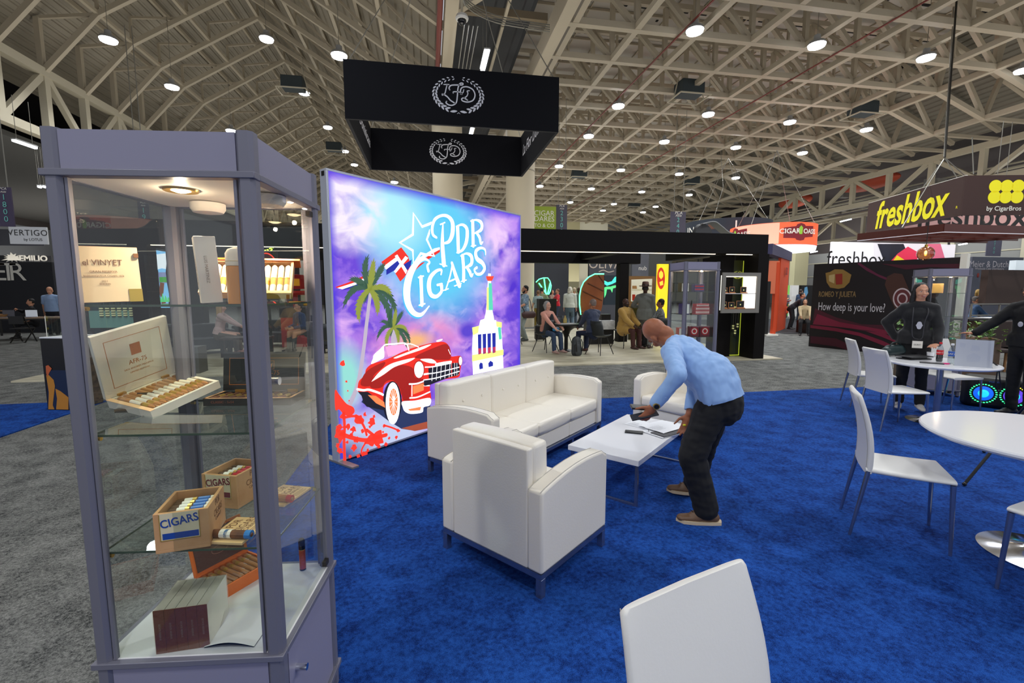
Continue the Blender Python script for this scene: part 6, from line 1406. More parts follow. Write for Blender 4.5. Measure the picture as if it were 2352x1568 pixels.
for a in (AC + 0.64, AC - 0.98):
    mb = MB(); cols = [(-0.82, 0.0, 0.50), (-0.26, -0.02, 0.56), (-0.2, -0.1, 0.66), (0, -0.14, 0.72), (0.2, -0.1, 0.66), (0.26, 0.02, 0.58), (0.82, 0.08, 0.60)]
    fin = []
    for (x0_, l0, h0), (x1_, l1, h1) in zip(cols[:-1], cols[1:]):
        for q_ in range(4): w_ = q_ / 4; fin.append((x0_ + (x1_ - x0_) * w_, l0 + (l1 - l0) * w_, h0 + (h1 - h0) * w_))
    fin.append(cols[-1]); mb.loft([[(2.072 * math.cos(a + x / 2.07), 2.072 * math.sin(a + x / 2.07), 0.30 + z) for z in (l_, h_)] for x, l_, h_ in fin], caps=False, closed=False); mb.build('badge', mat('badge_maroon', (124, 22, 36), 0.5), co)
    wrap_text(co, 2.07, 'CIGAR  OASIS', 0.33, 0.38 + 0.24, a, M_whitep, bold=0.006, grow=0.01); mb = MB(); mb.add([(2.085 * math.cos(a + x / 2.07), 2.085 * math.sin(a + x / 2.07), 0.38 + z) for x, z in ((-0.08, 0.1), (0.08, 0.1), (0.1, 0.42), (0, 0.52), (-0.1, 0.42))], [(0, 1, 2, 3, 4)]); mb.build('palm_mark', mat('palm_lime', (150, 200, 60), 0.5), co)
mb = MB(); seg = [(AC - 1.0 + 1.15 * i / 10) for i in range(11)]; mb.loft([[(2.066 * math.cos(a), 2.066 * math.sin(a), z) for z in (0.02, 1.05)] for a in seg], caps=False, closed=False); mb.build('pale_panel', mat('oasis_pink', (244, 176, 150), 0.5, emit=0.4), co)
dr = ring_sign('ring_sign', 'dark round hanging sign with white letters behind the pavilion roof', (AY(1664, 540, 26.6).x, 26.6), 2.65, 4.7, 5.9, mat('ring_dark', (30, 38, 50), 0.6))
AC = math.atan2(-26.6, -dr.location.x); wrap_text(dr, 2.65, 'ING', 0.62, 0.62, AC - 0.72, M_whitep); wrap_text(dr, 2.65, 'L', 0.8, 0.72, AC + 0.26, M_whitep); wrap_text(dr, 2.65, 'LA', 0.28, 0.40, AC + 0.02, M_whitep)
mb = MB(); mb.add([(2.66 * math.cos(AC - 0.27 + x / 2.65), 2.66 * math.sin(AC - 0.27 + x / 2.65), z) for x, z in ((-0.2, 0.6), (0.2, 0.6), (0.2, 1.0), (-0.2, 1.0))], [(0, 1, 2, 3)]); mb.build('emblem', mat('emblem_brown', (96, 60, 44), 0.5), dr)
# grey curled roof prop and wheel on the pavilion roof
t = thing('roof_prop', 'grey curled sheet and dark round drum standing on the pavilion roof', 'prop', tuple(AY(1612, 545, 13.7)))
MB().lathe([(0.0, -0.1), (0.3, -0.1), (0.34, 0), (0.3, 0.1), (0, 0.1)], n=24).build('drum', mat('drum_dark', (52, 52, 54), 0.5), t, rot=(PI / 2, 0, 0), loc=(0, 0, 0.1), smooth=True)
pr_ = catmull([(-0.1, 0, 0.42), (0.3, 0, 0.5), (0.6, 0, 0.34), (0.9, 0, 0.16), (1.5, 0, 0.06), (1.9, 0, 0.05)], 6); MB().loft([[(p.x, -0.2, p.z), (p.x, 0.2, p.z), (p.x, 0.2, p.z - 0.03), (p.x, -0.2, p.z - 0.03)] for p in pr_]).build('curled_sheet', mat('prop_grey', (140, 140, 140), 0.5), t, smooth=True)
# orange booth behind the pavilion's right end
def Gx(x, y): p = G(x, y); return (p.x, p.y)
M_or = mat('booth_orange', (206, 70, 30), 0.5, emit=0.06); M_or2 = mat('booth_orange_light', (226, 120, 84), 0.5)
t = thing('orange_booth', 'orange booth walls with a navy sloping fascia right of the black pavilion', 'booth', (12.6, 15.2, 0)); o = t.location
P1, P2, P3 = Vector(AY(1766, 765, 15.0)) - o, Vector(AY(1781, 758, 16.2)) - o, Vector(AY(1801, 745, 17.6)) - o
for P_ in (P1, P2, P3): P_.z = 0
PX_ = Vector(AY(1778, 765, 15.0)) - o; PX_.z = 0
MB().bar(P1 + Vector((-0.5, 0, 2.15)), PX_ + Vector((0, 0, 2.15)), 0.12, 1.2).build('pale_panel', M_or2, t); MB().bar(PX_ - Vector((0.12, 0, -1.35)), PX_ + Vector((0, 0, 1.35)), 0.14, 2.7).build('front_pier', M_or, t)
MB().bar(P2 + Vector((0, 0, 1.5)), P3 + Vector((0, 0, 1.5)), 0.1, 3.0).build('side_wall', M_or, t)
f0, f1 = Vector(AY(1764, 572, 14.8)) - o, Vector(AY(1810, 590, 17.8)) - o
MB().bar(f0, f1, 0.3, 0.38).build('fascia', mat('fascia_navy', (60, 58, 92), 0.5), t)
text('SIS', 0.42, mat('badge_maroon', (124, 22, 36), 0.5), t, P2.lerp(P3, 0.5) + Vector((0.08, -0.09, 2.45)), rot=(PI / 2, 0, math.atan2((P3 - P2).y, (P3 - P2).x)), bold=0.012)
MB().cbox(P1 + Vector((-0.1, -0.1, 0.03)), (0.5, 0.4, 0.06)).build('foot_plate', M_whitep, t)
bx('booth_wall', 'narrow black panel with small labels beside the orange booth', 'booth wall', (11.85, 14.85, 0), (12.35, 14.95, 2.0), M_blk)
t = thing('bar_stool', 'orange bar stool with a chrome foot in the orange booth', 'stool', tuple(G(1789, 752))); t.location.z = 0.012
MB().box((-0.24, -0.2, 0.62), (0.24, 0.22, 0.68)).build('seat', M_or, t, bevel=0.02); MB().box((-0.24, -0.24, 0.66), (0.24, -0.19, 0.95)).build('backrest', M_or, t, bevel=0.015); MB().cyl((0, 0, 0.03), (0, 0, 0.62), 0.03).build('stem', M_chrome, t, smooth=True); MB().lathe([(0, 0), (0.22, 0), (0.2, 0.02), (0.03, 0.04)], n=24).build('foot', M_chrome, t, smooth=True)
t = dup(t, tuple(G(1858, 760)), R(20), 'orange bar stool under the seated woman at the edge of the crimson wall'); t.location.z = 0.012; t.scale = (1, 1, 0.72)
bx('low_table', 'black cube table with a white magazine between the two orange stools', 'table', (14.45, 15.35, 0.012), (15.05, 15.85, 0.5), M_blk)
t, UV, w_ = wallpx('booth_wall', 'green and white lit booth panel behind the orange booth', 1799, 1817, 655, 725, 27, mat('lit_green', (120, 190, 90), 0.5, emit=0.5), gr=True); t, UV, w_ = wallpx('booth_wall', 'plain white booth panel between the green lit panel and the dark poster', 1817, 1836, 655, 700, 26, mat('lit_white_b', (220, 222, 220), 0.5, emit=0.3), gr=True)
t, UV, w_ = wallpx('booth_wall', 'dark booth panel with a blue bicycle print left of the crimson wall', 1836, 1868, 655, 730, 25, M_blk, gr=True); face(t, UV, [(1848, 660), (1854, 658), (1856, 672), (1850, 684), (1846, 676)], mat('print_blue', (110, 170, 210), 0.5), 'blue_print')
# tall pale piers of the far right wall
for i, (x0, x1) in enumerate(((1823, 1853), (1300, 1330))):
    wallpx('masonry_pier', 'tall cream wall pier between the orange ring sign and the crimson wall' if i == 0 else 'pale lit wall section seen above the pavilion roof', x0, x1, 566 if i == 0 else 470, 655 if i == 0 else 640, 30 if i == 0 else 60, mat('pier_cream', (206, 200, 160), 0.7), 0.5, gr=True)
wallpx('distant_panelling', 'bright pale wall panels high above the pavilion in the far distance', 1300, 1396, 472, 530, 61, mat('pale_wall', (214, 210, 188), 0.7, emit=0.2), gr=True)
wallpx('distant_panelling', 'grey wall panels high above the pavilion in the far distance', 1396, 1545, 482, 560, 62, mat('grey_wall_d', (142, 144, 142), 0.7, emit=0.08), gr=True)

# ---- brown hanging sign, canopy and bright screen
M_brn = mat('sign_brown', (62, 40, 36), 0.6); M_yel = mat('logo_yellow', (226, 216, 26), 0.5, emit=0.25)
C_, L_ = G(2218, 403, 5.25), G(1995, 467, 5.25); Rg = C_ + Vector((0.97, -0.22, 0)) * 4.4
t, UV, w_ = panel('hanging_sign', 'brown angular hanging sign with slanted yellow lettering and yellow dots', 'sign', L_[:2], C_[:2], 4.03, 5.25, 0.06, M_brn, 'left_face')
u0, u1 = UV(2003, 510), UV(2195, 450); text('freshbox', 1.42, M_yel, t, (w_ * 0.48, -0.008, 0.56), shear=0.28, bold=0.034, xs=0.90 * (w_ * 0.86) / 5.3); text('R', 0.12, M_yel, t, (w_ * 0.955, -0.008, 0.28))
d_ = (Rg - C_); q = MB(); ang_r = math.atan2(d_.y, d_.x)
inv = Matrix.Rotation(-t.rotation_euler.z, 4, 'Z') @ Matrix.Translation(-t.location)
a, b = inv @ Vector((C_.x, C_.y, 4.03)), inv @ Vector((Rg.x, Rg.y, 4.03))
rp = MB().box((0, 0, 0), (d_.length, 0.06, 1.22)).build('right_face', M_brn, t); rp.location = a; rp.rotation_euler = (0, 0, ang_r - t.rotation_euler.z)
n_ = Vector((d_.y, -d_.x, 0)).normalized(); du = d_.normalized()
def UR(x, y): p = APL(x, y, C_, n_); return ((p - Vector((C_.x, C_.y, 0))).dot(du), p.z - 4.03)
cx0, cz0 = UR(2311, 440); rr_ = 0.175
mb = MB()
for i in (-1, 0, 1):
    for j in (-1, 1): mb.prism([(cx0 + i * 0.34 + 0.195 * math.cos(k * PI / 12), cz0 + j * 0.165 + 0.195 * math.sin(k * PI / 12)) for k in range(24)], 0.004, axis=1, z=-0.006)
mb.build('dot_emblem', M_yel, rp); text('by CigarBros', 0.2, M_whitep, rp, (cx0 - 0.02, -0.008, cz0 - 0.52), bold=0.002)
mb = MB(); mb.box((0, 0.0, 1.215), (w_, 0.065, 1.235)); mb.build('edge_trim', M_whitep, t)
# pink inner face with black letters showing below
bp0 = C_ + Vector((1.55, 3.0, 0)); bp1 = bp0 + Vector((5.0, -0.9, 0))
t2, UV2, w2 = panel('hanging_sign', 'pink banner with black letters hanging behind the brown sign', 'sign', bp0[:2], bp1[:2], 3.95, 5.1, 0.05, mat('banner_pink', (206, 160, 158), 0.6, emit=0.1), 'cloth')
text('freshbox', 1.2, M_blk, t2, (w2 * 0.5, -0.008, 0.55), bold=0.02)
nr, lf = G(2165, 530, 3.42), G(1968, 550, 3.3); lf = Vector((13.95, 13.0, 3.3)); nr = Vector((14.3, 10.7, 3.3)); rt2 = nr + Vector((5.2, -0.1, 0)); fr2 = lf + Vector((5.2, -0.1, 0))
t = thing('overhead_canopy', 'dark red brown square canopy with an open grid hanging under the brown sign', 'canopy', tuple(nr)); 
m_can = mat('canopy_brown', (84, 40, 34), 0.4)
for a, b, nm in ((nr, rt2, 'front_fascia'), (nr, lf, 'left_fascia'), (lf, fr2, 'back_fascia')): MB().bar(a - nr + Vector((0, 0, 0.11)), b - nr + Vector((0, 0, 0.11)), 0.04, 0.22).build(nm, m_can, t)
for i in range(1, 6): p = nr.lerp(rt2, i / 6); q = lf.lerp(fr2, i / 6); MB().bar(p - nr + Vector((0, 0, 0.06)), q - nr + Vector((0, 0, 0.06)), 0.03, 0.12).build('grid_slat', m_can, t)
for i in range(1, 3): p = nr.lerp(lf, i / 3); q = rt2.lerp(fr2, i / 3); MB().bar(p - nr + Vector((0, 0, 0.05)), q - nr + Vector((0, 0, 0.05)), 0.03, 0.1).build('grid_slat', m_can, t)
mb = MB(); 
for a, b in ((nr, rt2), (nr, lf)): mb.bar(a - nr - Vector((0, 0, 0.005)), b - nr - Vector((0, 0, 0.005)), 0.05, 0.012)
mb.build('edge_light', mat('edge_white', (206, 206, 214), 0.4, emit=0.6), t)
hub = AD(2170, 362, 16.0)
for (x, y, D) in ((2072, 522, 15.2), (2262, 512, 14.6), (2218, 405, 16.2), (2120, 430, 16.4)): q = AD(x, y, D); MB().bar(q - nr, hub - nr, 0.022, 0.022).build('sling', M_wire, t)
MB().cyl(hub - nr, hub - nr + Vector((0.2, 0.3, 6.5)), 0.03, n=6).build('chain', mat('chain_dark', (60, 58, 54), 0.5, 0.6), t)
for (x0, y0, x1, y1, D, lab) in ((2192, 0, 2168, 360, 16, 'long thin chain hanging from the roof to the brown sign'), (1655, 340, 1661, 430, 30, 'short hoist cable hanging over the dark ring sign'), (1661, 430, 1640, 500, 30, 'slanting cable down to the dark ring sign'), (2233, 315, 2236, 400, 17, 'short hanging wire above the right end of the brown sign')):
    a, b = AD(x0, y0, D), AD(x1, y1, D); tag(MB().cyl(tuple(a), tuple(b), 0.018, n=6).build('hoist_cable', M_wire), lab, 'cable')
t, UV, w_ = panel('lit_screen', 'bright white lit screen with thin black lettering above the crimson wall', 'screen', (16.0, 16.0), (22.1, 16.0), 1.9, 3.62, 0.1, mat('screen_white', (236, 234, 240), 0.5, emit=0.68), 'screen')
u = UV(1967, 595); text('freshbox', 0.86, M_blk, t, (u[0], -0.012, u[1] - 0.02), xs=0.92)
face(t, UV, [(2015, 560), (2075, 560), (2080, 572), (2045, 600), (2030, 600)], mat('screen_navy', (44, 48, 66), 0.5, emit=0.1), 'dark_box', -0.006); face(t, UV, [(2045, 600), (2062, 582), (2085, 566), (2110, 580), (2105, 600)], mat('screen_crimson', (224, 50, 84), 0.5, emit=0.7), 'red_box', -0.007)
face(t, UV, [(2050, 600), (2060, 586), (2082, 600)], mat('screen_yellow', (240, 214, 40), 0.5, emit=0.7), 'yellow_box', -0.009); face(t, UV, [(2130, 560), (2160, 560), (2172, 600), (2140, 600)], mat('screen_rose', (226, 110, 140), 0.5, emit=0.6), 'rose_frame', -0.007); face(t, UV, [(2176, 556), (2182, 556), (2182, 562), (2176, 562)], M_blk, 'mark', -0.008)
p = AD(2126, 582, 10.2); t = thing('pendant_lamp', 'amber glass globe pendant lamp glowing in front of the bright screen', 'lamp', tuple(p))
MB().ball((0, 0, 0), 0.16, 20, 12).build('glass_globe', glass('amber_glass', (206, 160, 110), 2.2), t, smooth=True); MB().ball((0, 0, 0.02), (0.025, 0.025, 0.045), 10, 8).build('bulb', mat('filament', (255, 200, 120), 0.3, emit=30, ecol=(255, 190, 100)), t, smooth=True); MB().cyl((0, 0, 0.14), (0, 0, 0.75), 0.008, n=6).build('cord', M_blk, t); MB().cyl((0, 0, 0.13), (0, 0, 0.2), 0.03, n=12).build('socket', M_brass, t)

# ---- crimson wall with serif writing
RA, RB = Vector((11.15, 11.72, 0)), Vector((12.15, 8.64, 0)); RB = RB + (RB - RA) * 0.0
t, UV, w_ = panel('poster_wall', 'dark crimson poster wall reading How deep is your love?', 'poster wall', RA, RB, 0.0, 2.42, 0.12, mat('crimson_black', (22, 14, 20), 0.5))
m1, m2_, m3 = mat('crimson', (122, 22, 54), 0.5), mat('crimson_dark', (70, 14, 34), 0.5), mat('crimson_soft', (92, 24, 56), 0.5)
cr_ = lambda L: [(1840 + x / 3.7324, 600 + y / 3.7324) for x, y in L]
for L, mm, k in (([(480, 20), (560, 80), (680, 140), (760, 170), (760, 150), (660, 110), (560, 50), (500, 10)], m3, 1), ([(680, 20), (880, 30), (1380, 20), (1380, 60), (1100, 50), (900, 70)], m2_, 1), ([(120, 400), (300, 480), (520, 540), (700, 545), (800, 600), (860, 640), (600, 610), (400, 570), (200, 540), (100, 520)], m2_, 2), ([(140, 450), (330, 520), (560, 560), (780, 600), (840, 640), (560, 590), (300, 560), (100, 540)], m1, 3),
                 ([(80, 545), (300, 570), (500, 610), (700, 680), (860, 760), (700, 720), (500, 640), (300, 600), (80, 570)], m1, 4), ([(560, 600), (700, 610), (860, 690), (870, 720), (700, 650)], m1, 4), ([(80, 640), (300, 660), (430, 720), (430, 770), (300, 730), (80, 700)], m2_, 2)):
    face(t, UV, cr_(L), mm, 'silk_fold', -0.002 - 0.001 * k)
face(t, UV, cr_([(718, 200), (740, 130), (800, 100), (870, 110), (925, 240), (925, 440), (835, 465), (770, 330)]), mat('cigar_brown', (70, 40, 32), 0.5), 'printed_cigar', -0.008)
for r_, mm, k in ((1.0, mat('print_pale', (196, 180, 184), 0.5), 1), (0.86, mat('print_maroon', (96, 40, 44), 0.5), 2), (0.55, mat('print_pale', (196, 180, 184), 0.5), 3), (0.40, mat('print_maroon', (96, 40, 44), 0.5), 4)):
    face(t, UV, cr_([(870 + 82 * r_ * math.cos(a * PI / 14), 320 + 92 * r_ * math.sin(a * PI / 14)) for a in range(28)]), mm, 'band_emblem', -0.009 - 0.001 * k)
face(t, UV, cr_([(805, 410), (925, 375), (925, 400), (815, 440)]), mat('print_pale', (196, 180, 184), 0.5), 'band_stripe', -0.012); face(t, UV, cr_([(820, 455), (925, 415), (925, 430), (830, 468)]), mat('print_pale', (196, 180, 184), 0.5), 'band_stripe', -0.012)
face(t, UV, cr_([(210, 100), (250, 90), (290, 68), (360, 70), (385, 85), (432, 115), (415, 180), (370, 225), (320, 236), (250, 225), (220, 180)]), mat('crest_gold', (150, 116, 60), 0.5, 0.2), 'crest', -0.004); face(t, UV, cr_([(295, 110), (355, 105), (355, 195), (300, 200)]), mat('crest_red2', (140, 40, 30), 0.5), 'crest_centre', -0.007); face(t, UV, cr_([(240, 120), (290, 110), (285, 190), (240, 170)]), mat('crest_cream', (186, 160, 110), 0.5), 'crest_figure', -0.007)
u = UV(1923, 676); v = UV(1877, 676); w__ = UV(1970, 676); text('ROMEO Y JULIETA', 0.215, mat('gold_letters', (150, 122, 84), 0.4, 0.3), t, ((v[0] + w__[0]) / 2, -0.006, u[1]), bold=0.004, xs=(w__[0] - v[0]) / 1.9)
v = UV(1875, 705); w__ = UV(2039, 705); text('How deep is your love?', 0.33, mat('pale_letters', (206, 200, 206), 0.5), t, ((v[0] + w__[0]) / 2, -0.006, UV(1957, 706)[1]), xs=(w__[0] - v[0]) / 3.35)
MB().box((w_ - 0.02, -0.02, 0), (w_ + 0.10, 0.14, 2.5)).build('white_edge', M_whitep, t)
# ---- right background beyond the crimson wall
t, UV, w_ = wallpx('booth_wall', 'blue grey booth wall with pale lettering beyond the crimson wall', 2214, 2330, 590, 770, 14.5, mat('meier_grey', (92, 96, 110), 0.6), cat='booth wall')
u = UV(2271, 607); text('Meier & Dutch', 0.34, mat('pale_letters', (206, 200, 206), 0.5), t, (u[0], -0.01, u[1]), xs=0.95); u = UV(2272, 617); text('Wholesale Cigar Distributors', 0.12, mat('pale_letters', (206, 200, 206), 0.5), t, (u[0], -0.01, u[1]))
u = UV(2246, 632); MB().ball((u[0], -0.01, u[1]), (0.06, 0.01, 0.09)).build('red_mark', mat('crest_red2', (180, 40, 50), 0.5), t, smooth=True); face(t, UV, [(2213, 590), (2228, 590), (2222, 700), (2209, 700)], mat('teal_edge', (36, 50, 60), 0.5), 'dark_edge')
wallpx('booth_wall', 'plain dark brown booth wall at the right edge above the plants', 2262, 2420, 620, 700, 12.0, mat('brown_wall', (66, 50, 44), 0.6)); wallpx('booth_wall', 'pale lit panel at the right edge above the brown wall', 2332, 2420, 598, 622, 13, mat('pale_lit', (214, 226, 232), 0.5, emit=0.5))
p = AY(2232, 700, 12); q = AY(2420, 697, 12); t = thing('rail', 'thin grey metal railing across the right background', 'railing', (p.x, 12, 0))
for zz in (1.22, 0.85): MB().bar((0, 0, zz), (q.x - p.x, 0, zz), 0.04, 0.04).build('rail_bar', M_wire, t)
for k in range(4): MB().bar((k * (q.x - p.x) / 3, 0, 0), (k * (q.x - p.x) / 3, 0, 1.22), 0.04, 0.04).build('post', M_wire, t)
pp = G(2232, 850); t = thing('planter', 'long brown planter box full of leafy green plants behind the far table', 'planter', (9.05, 6.55, 0), R(-38))
MB().box((-0.65, -0.2, 0), (0.65, 0.2, 0.82)).build('box', mat('planter_brown', (92, 72, 58), 0.6), t, bevel=0.01); MB().box((-0.62, -0.17, 0.80), (0.62, 0.17, 0.83)).build('soil', M_tob, t)
mb = MB(); rr = random.Random(8)
for i in range(420):
    c = Vector((rr.uniform(-0.68, 0.68), rr.uniform(-0.26, 0.26), rr.uniform(0.80, 1.10) - (0.18 if rr.random() < 0.25 else 0))); a = rr.uniform(0, 2 * PI); e = rr.uniform(-0.4, 0.8); L = rr.uniform(0.05, 0.09); d = Vector((math.cos(a) * math.cos(e), math.sin(a) * math.cos(e), math.sin(e))) * L; s = d.cross(Vector((0, 0, 1))).normalized() * L * 0.42; up2 = Vector((0, 0, 0.012))
    mb.cur = i % 2; mb.add([c, c + d * 0.45 + s + up2, c + d, c + d * 0.45 - s + up2, c + d * 0.5 - up2 * 0.3], [(0, 1, 4), (1, 2, 4), (2, 3, 4), (3, 0, 4)])
mb.build('foliage', [mat('leaf_lime', (120, 160, 50), 0.5), mat('leaf_mid', (70, 112, 44), 0.5)], t)
mb = MB()
for i in range(30): x, y = rr.uniform(-0.6, 0.6), rr.uniform(-0.15, 0.15); mb.bar((x, y, 0.8), (x + rr.uniform(-0.1, 0.1), y + rr.uniform(-0.1, 0.1), 1.02), 0.006, 0.006)
mb.build('stems', mat('stem_green', (80, 110, 50), 0.6), t)
for i, (x, y, lab) in enumerate(((2285, 760, 'dark brown armchair back left of the pair behind the planter'), (2318, 770, 'dark brown chair back right of the pair behind the planter'))):
    p = AD(x, 745, 9.5); t = thing('lounge_chair', lab, 'chair', (p.x, p.y, 0), R(-30)); MB().box((-0.26, -0.05, 0.4), (0.26, 0.04, 1.02)).build('backrest', mat('chair_brown', (52, 38, 34), 0.5), t, bevel=0.02); MB().box((-0.26, -0.5, 0.4), (0.26, 0, 0.48)).build('seat', mat('chair_brown', (52, 38, 34), 0.5), t, bevel=0.02)
    for sx in (-0.23, 0.23):
        for sy in (-0.45, 0.0): MB().bar((sx, sy, 0), (sx, sy, 0.42), 0.03, 0.03).build('leg', mat('leg_wood', (140, 100, 60), 0.5), t)
t = thing('bar_table', 'dark high table edge with white papers behind the planter', 'table', tuple(AD(2240, 730, 10.0))); zt = t.location.z; t.location.z = 0
MB().box((-0.6, -0.3, zt - 0.04), (0.75, 0.3, zt)).build('top', M_blk, t); MB().box((-0.25, -0.1, 0), (-0.05, 0.1, zt - 0.04)).build('leg', M_brown, t); MB().box((0.1, -0.25, zt + 0.001), (0.5, 0.1, zt + 0.012)).build('papers', M_pap, t); MB().box((-0.6, -0.32, zt - 0.4), (0.3, -0.3, zt - 0.2)).build('white_apron', M_whitep, t)

# ---- far left booths
t, UV, w_ = panel('booth_wall', 'black booth wall at far left ending in two big white letters', 'booth wall', (-17.8, 21.5), tuple(AY(128, 690, 21.5)[:2]), 0, 3.05, 0.2, mat('er_black', (24, 25, 32), 0.6))
u = UV(28, 626); text('ER', 1.0, M_whitep, t, (u[0] - 0.1, -0.02, u[1]), space=1.1); u = UV(-40, 626); text('DREW EST', 1.0, M_whitep, t, (u[0] - 1.2, -0.02, u[1]))
t, UV, w_ = panel('hanging_banner', 'dark overhead banner with a white splash mark above the black lettered wall', 'banner', tuple(AY(-60, 580, 20.5)[:2]), tuple(AY(103, 580, 20.5)[:2]), 3.35, 3.95, 0.05, mat('emilio_grey', (44, 46, 56), 0.6))
u = UV(77, 594); text('EMILIO', 0.3, M_whitep, t, (u[0], -0.01, u[1]), bold=0.012); 
mb = MB(); rr = random.Random(4); u = UV(30, 592); pts = []
for i in range(26): a = 2 * PI * i / 26; r_ = (0.32 if i % 2 else 0.17) * (0.7 + 0.5 * rr.random()); pts.append((u[0] + r_ * 1.2 * math.cos(a), -0.012, u[1] + r_ * 0.6 * math.sin(a)))
mb.poly(pts); mb.build('splash_mark', M_whitep, t)
t, UV, w_ = panel('hanging_banner', 'white hanging banner with black letters near the left edge', 'banner', tuple(AY(20, 530, 16)[:2]), tuple(AY(107, 530, 16)[:2]), 3.02, 3.52, 0.05, mat('vertigo_white', (214, 216, 220), 0.6, emit=0.1))
text('VERTIGO', 0.24, M_blk, t, (w_ * 0.5, -0.01, 0.32), space=1.1, xs=0.95); text('by LOTUS', 0.11, M_blk, t, (w_ * 0.62, -0.01, 0.13))
bx('booth_counter', 'grey wall section behind the standing man in pale blue at far left', 'booth wall', (-17.0, 26, 0), (-11.5, 26.2, 3.0), M_dkg)
def trestle(label, c, w, rz=0.0):
    t = thing('trestle_table', label, 'table', (c[0], c[1], 0), rz); MB().box((-w / 2, -0.35, 0.72), (w / 2, 0.35, 0.76)).build('top', mat('table_tan', (146, 122, 98), 0.5), t); MB().box((-w / 2, -0.36, 0.68), (w / 2, -0.33, 0.72)).build('apron', M_blk, t)
    for x in (-w / 2 + 0.1, w / 2 - 0.1):
        for y in (-0.3, 0.3): MB().bar((x, y, 0), (x, y, 0.72), 0.045, 0.045).build('leg', M_blk, t)
        MB().bar((x, -0.3, 0.12), (x, 0.3, 0.12), 0.03, 0.03).build('stretcher', M_blk, t)
    MB().bar((-w / 2 + 0.1, -0.3, 0.25), (w / 2 - 0.1, -0.3, 0.25), 0.03, 0.03).build('stretcher', M_blk, t); return t
tt1 = trestle('long trestle table with laptops left of the glass showcase', (-13.6, 18.3), 2.4); trestle('trestle table at the far left edge with tan boxes', (-16.6, 19.6), 2.2)
for (x, y, c_, lab) in ((-13.4, 18.15, (200, 206, 214), 'open laptop with a pale lit screen on the trestle table'), (-14.1, 18.2, (60, 60, 66), 'dark closed laptop on the trestle table')):
    q = thing('laptop', lab, 'laptop', (x, y, 0.761)); MB().box((-0.17, -0.12, 0), (0.17, 0.12, 0.015)).build('base', M_alu, q); sc_ = MB().box((-0.17, 0.12, 0.01), (0.17, 0.135, 0.24)).build('screen', mat('laptop_%d' % c_[0], c_, 0.4, emit=0.3), q)
q = thing('woven_basket', 'small tan basket tray on the far left table', 'basket', (-14.9, 18.3, 0.0)); q.location = (-14.35, 18.35, 0.762); MB().lathe([(0, 0), (0.18, 0), (0.24, 0.1), (0.22, 0.1), (0.16, 0.02), (0, 0.02)], n=20).build('weave', mat('basket_tan', (170, 126, 76), 0.7), q, smooth=True); MB().tube(catmull([(-0.23, 0, 0.1), (-0.1, 0, 0.2), (0.1, 0, 0.2), (0.23, 0, 0.1)], 4), 0.012, 6).build('handle', mat('basket_tan', (170, 126, 76), 0.7), q, smooth=True)
for i, (x, y) in enumerate(((-14.9, 17.3), (-12.9, 17.2))):
    q = thing('folding_chair', 'black folding chair %s in front of the trestle table' % ('left' if i == 0 else 'right'), 'chair', (x, y, 0)); MB().box((-0.21, -0.2, 0.44), (0.21, 0.2, 0.47)).build('seat', M_blk, q); MB().box((-0.2, -0.21, 0.6), (0.2, -0.18, 0.85)).build('backrest', M_blk, q)
    for sx in (-0.2, 0.2): MB().bar((sx, -0.2, 0.85), (sx, 0.22, 0), 0.025, 0.025).build('leg', M_blk, q); MB().bar((sx, 0.2, 0.46), (sx, -0.24, 0), 0.025, 0.025).build('leg', M_blk, q)
# plinth with posters
a, b_, c = G(101, 772, 1.0), G(165, 774, 1.0), G(232, 767, 1.0)
A0 = Vector((-5.17, 7.14, 0)); fx = Vector((0.93, -0.02, 0)); 
t = thing('display_plinth', 'black display plinth with a printed figure, standing on the blue strip at left', 'plinth', (A0.x, A0.y, 0.012), R(-14)); Wp, Dp = 0.34, 0.46
MB().box((0, 0, 0), (Wp, Dp, 0.985)).build('body', M_blk, t); MB().box((-0.004, -0.004, 0.985), (Wp + 0.004, Dp + 0.004, 1.0)).build('top_board', M_pap, t)
PP, Pn = A0, (math.sin(R(-14)), -math.cos(R(-14)), 0); pu = Vector((math.cos(R(-14)), math.sin(R(-14)), 0))
def UP(x, y): p = APL(x, y, PP, Pn); return ((p - PP).dot(pu), p.z - 0.012)
def pf(L, m, nm, dy): MB().poly([(min(Wp, max(0, UP(x, y)[0])), dy, max(0.01, UP(x, y)[1])) for x, y in L]).build(nm, m, t)
pf([(108, 850), (160, 850), (160, 942), (111, 942)], mat('figure_navy', (16, 34, 66), 0.5), 'navy_glow', -0.003)
pf([(107, 862), (110, 858), (118, 866), (124, 872), (127, 886), (122, 930), (126, 940), (112, 940), (113, 900)], mat('figure_gold', (196, 130, 40), 0.5), 'arm_print', -0.005); pf([(128, 892), (140, 898), (158, 912), (158, 941), (130, 941), (132, 915)], mat('figure_gold', (196, 130, 40), 0.5), 'shoulder_print', -0.005); pf([(106, 840), (112, 838), (120, 846), (114, 856), (110, 866), (107, 856)], mat('figure_skin', (200, 96, 50), 0.5), 'hand_print', -0.006)
mb = MB(); mb.box((Wp, 0.01, 0.01), (Wp + 0.004, Dp - 0.01, 0.985)); mb.build('leaf_photo', mat('leaf_photo_a', (60, 44, 36), 0.6, var=(104, 84, 66), vscale=14), t)
t = thing('acrylic_box', 'thin clear acrylic box standing on the black plinth', 'case', (A0.x + 0.05, A0.y + 0.05, 1.013), R(-14))
for a, b in (((0, 0), (0.26, 0)), ((0.26, 0), (0.26, 0.3)), ((0.26, 0.3), (0, 0.3)), ((0, 0.3), (0, 0))): MB().poly([(a[0], a[1], 0), (b[0], b[1], 0), (b[0], b[1], 0.28), (a[0], a[1], 0.28)]).build('pane', M_glass, t)
mb = MB()
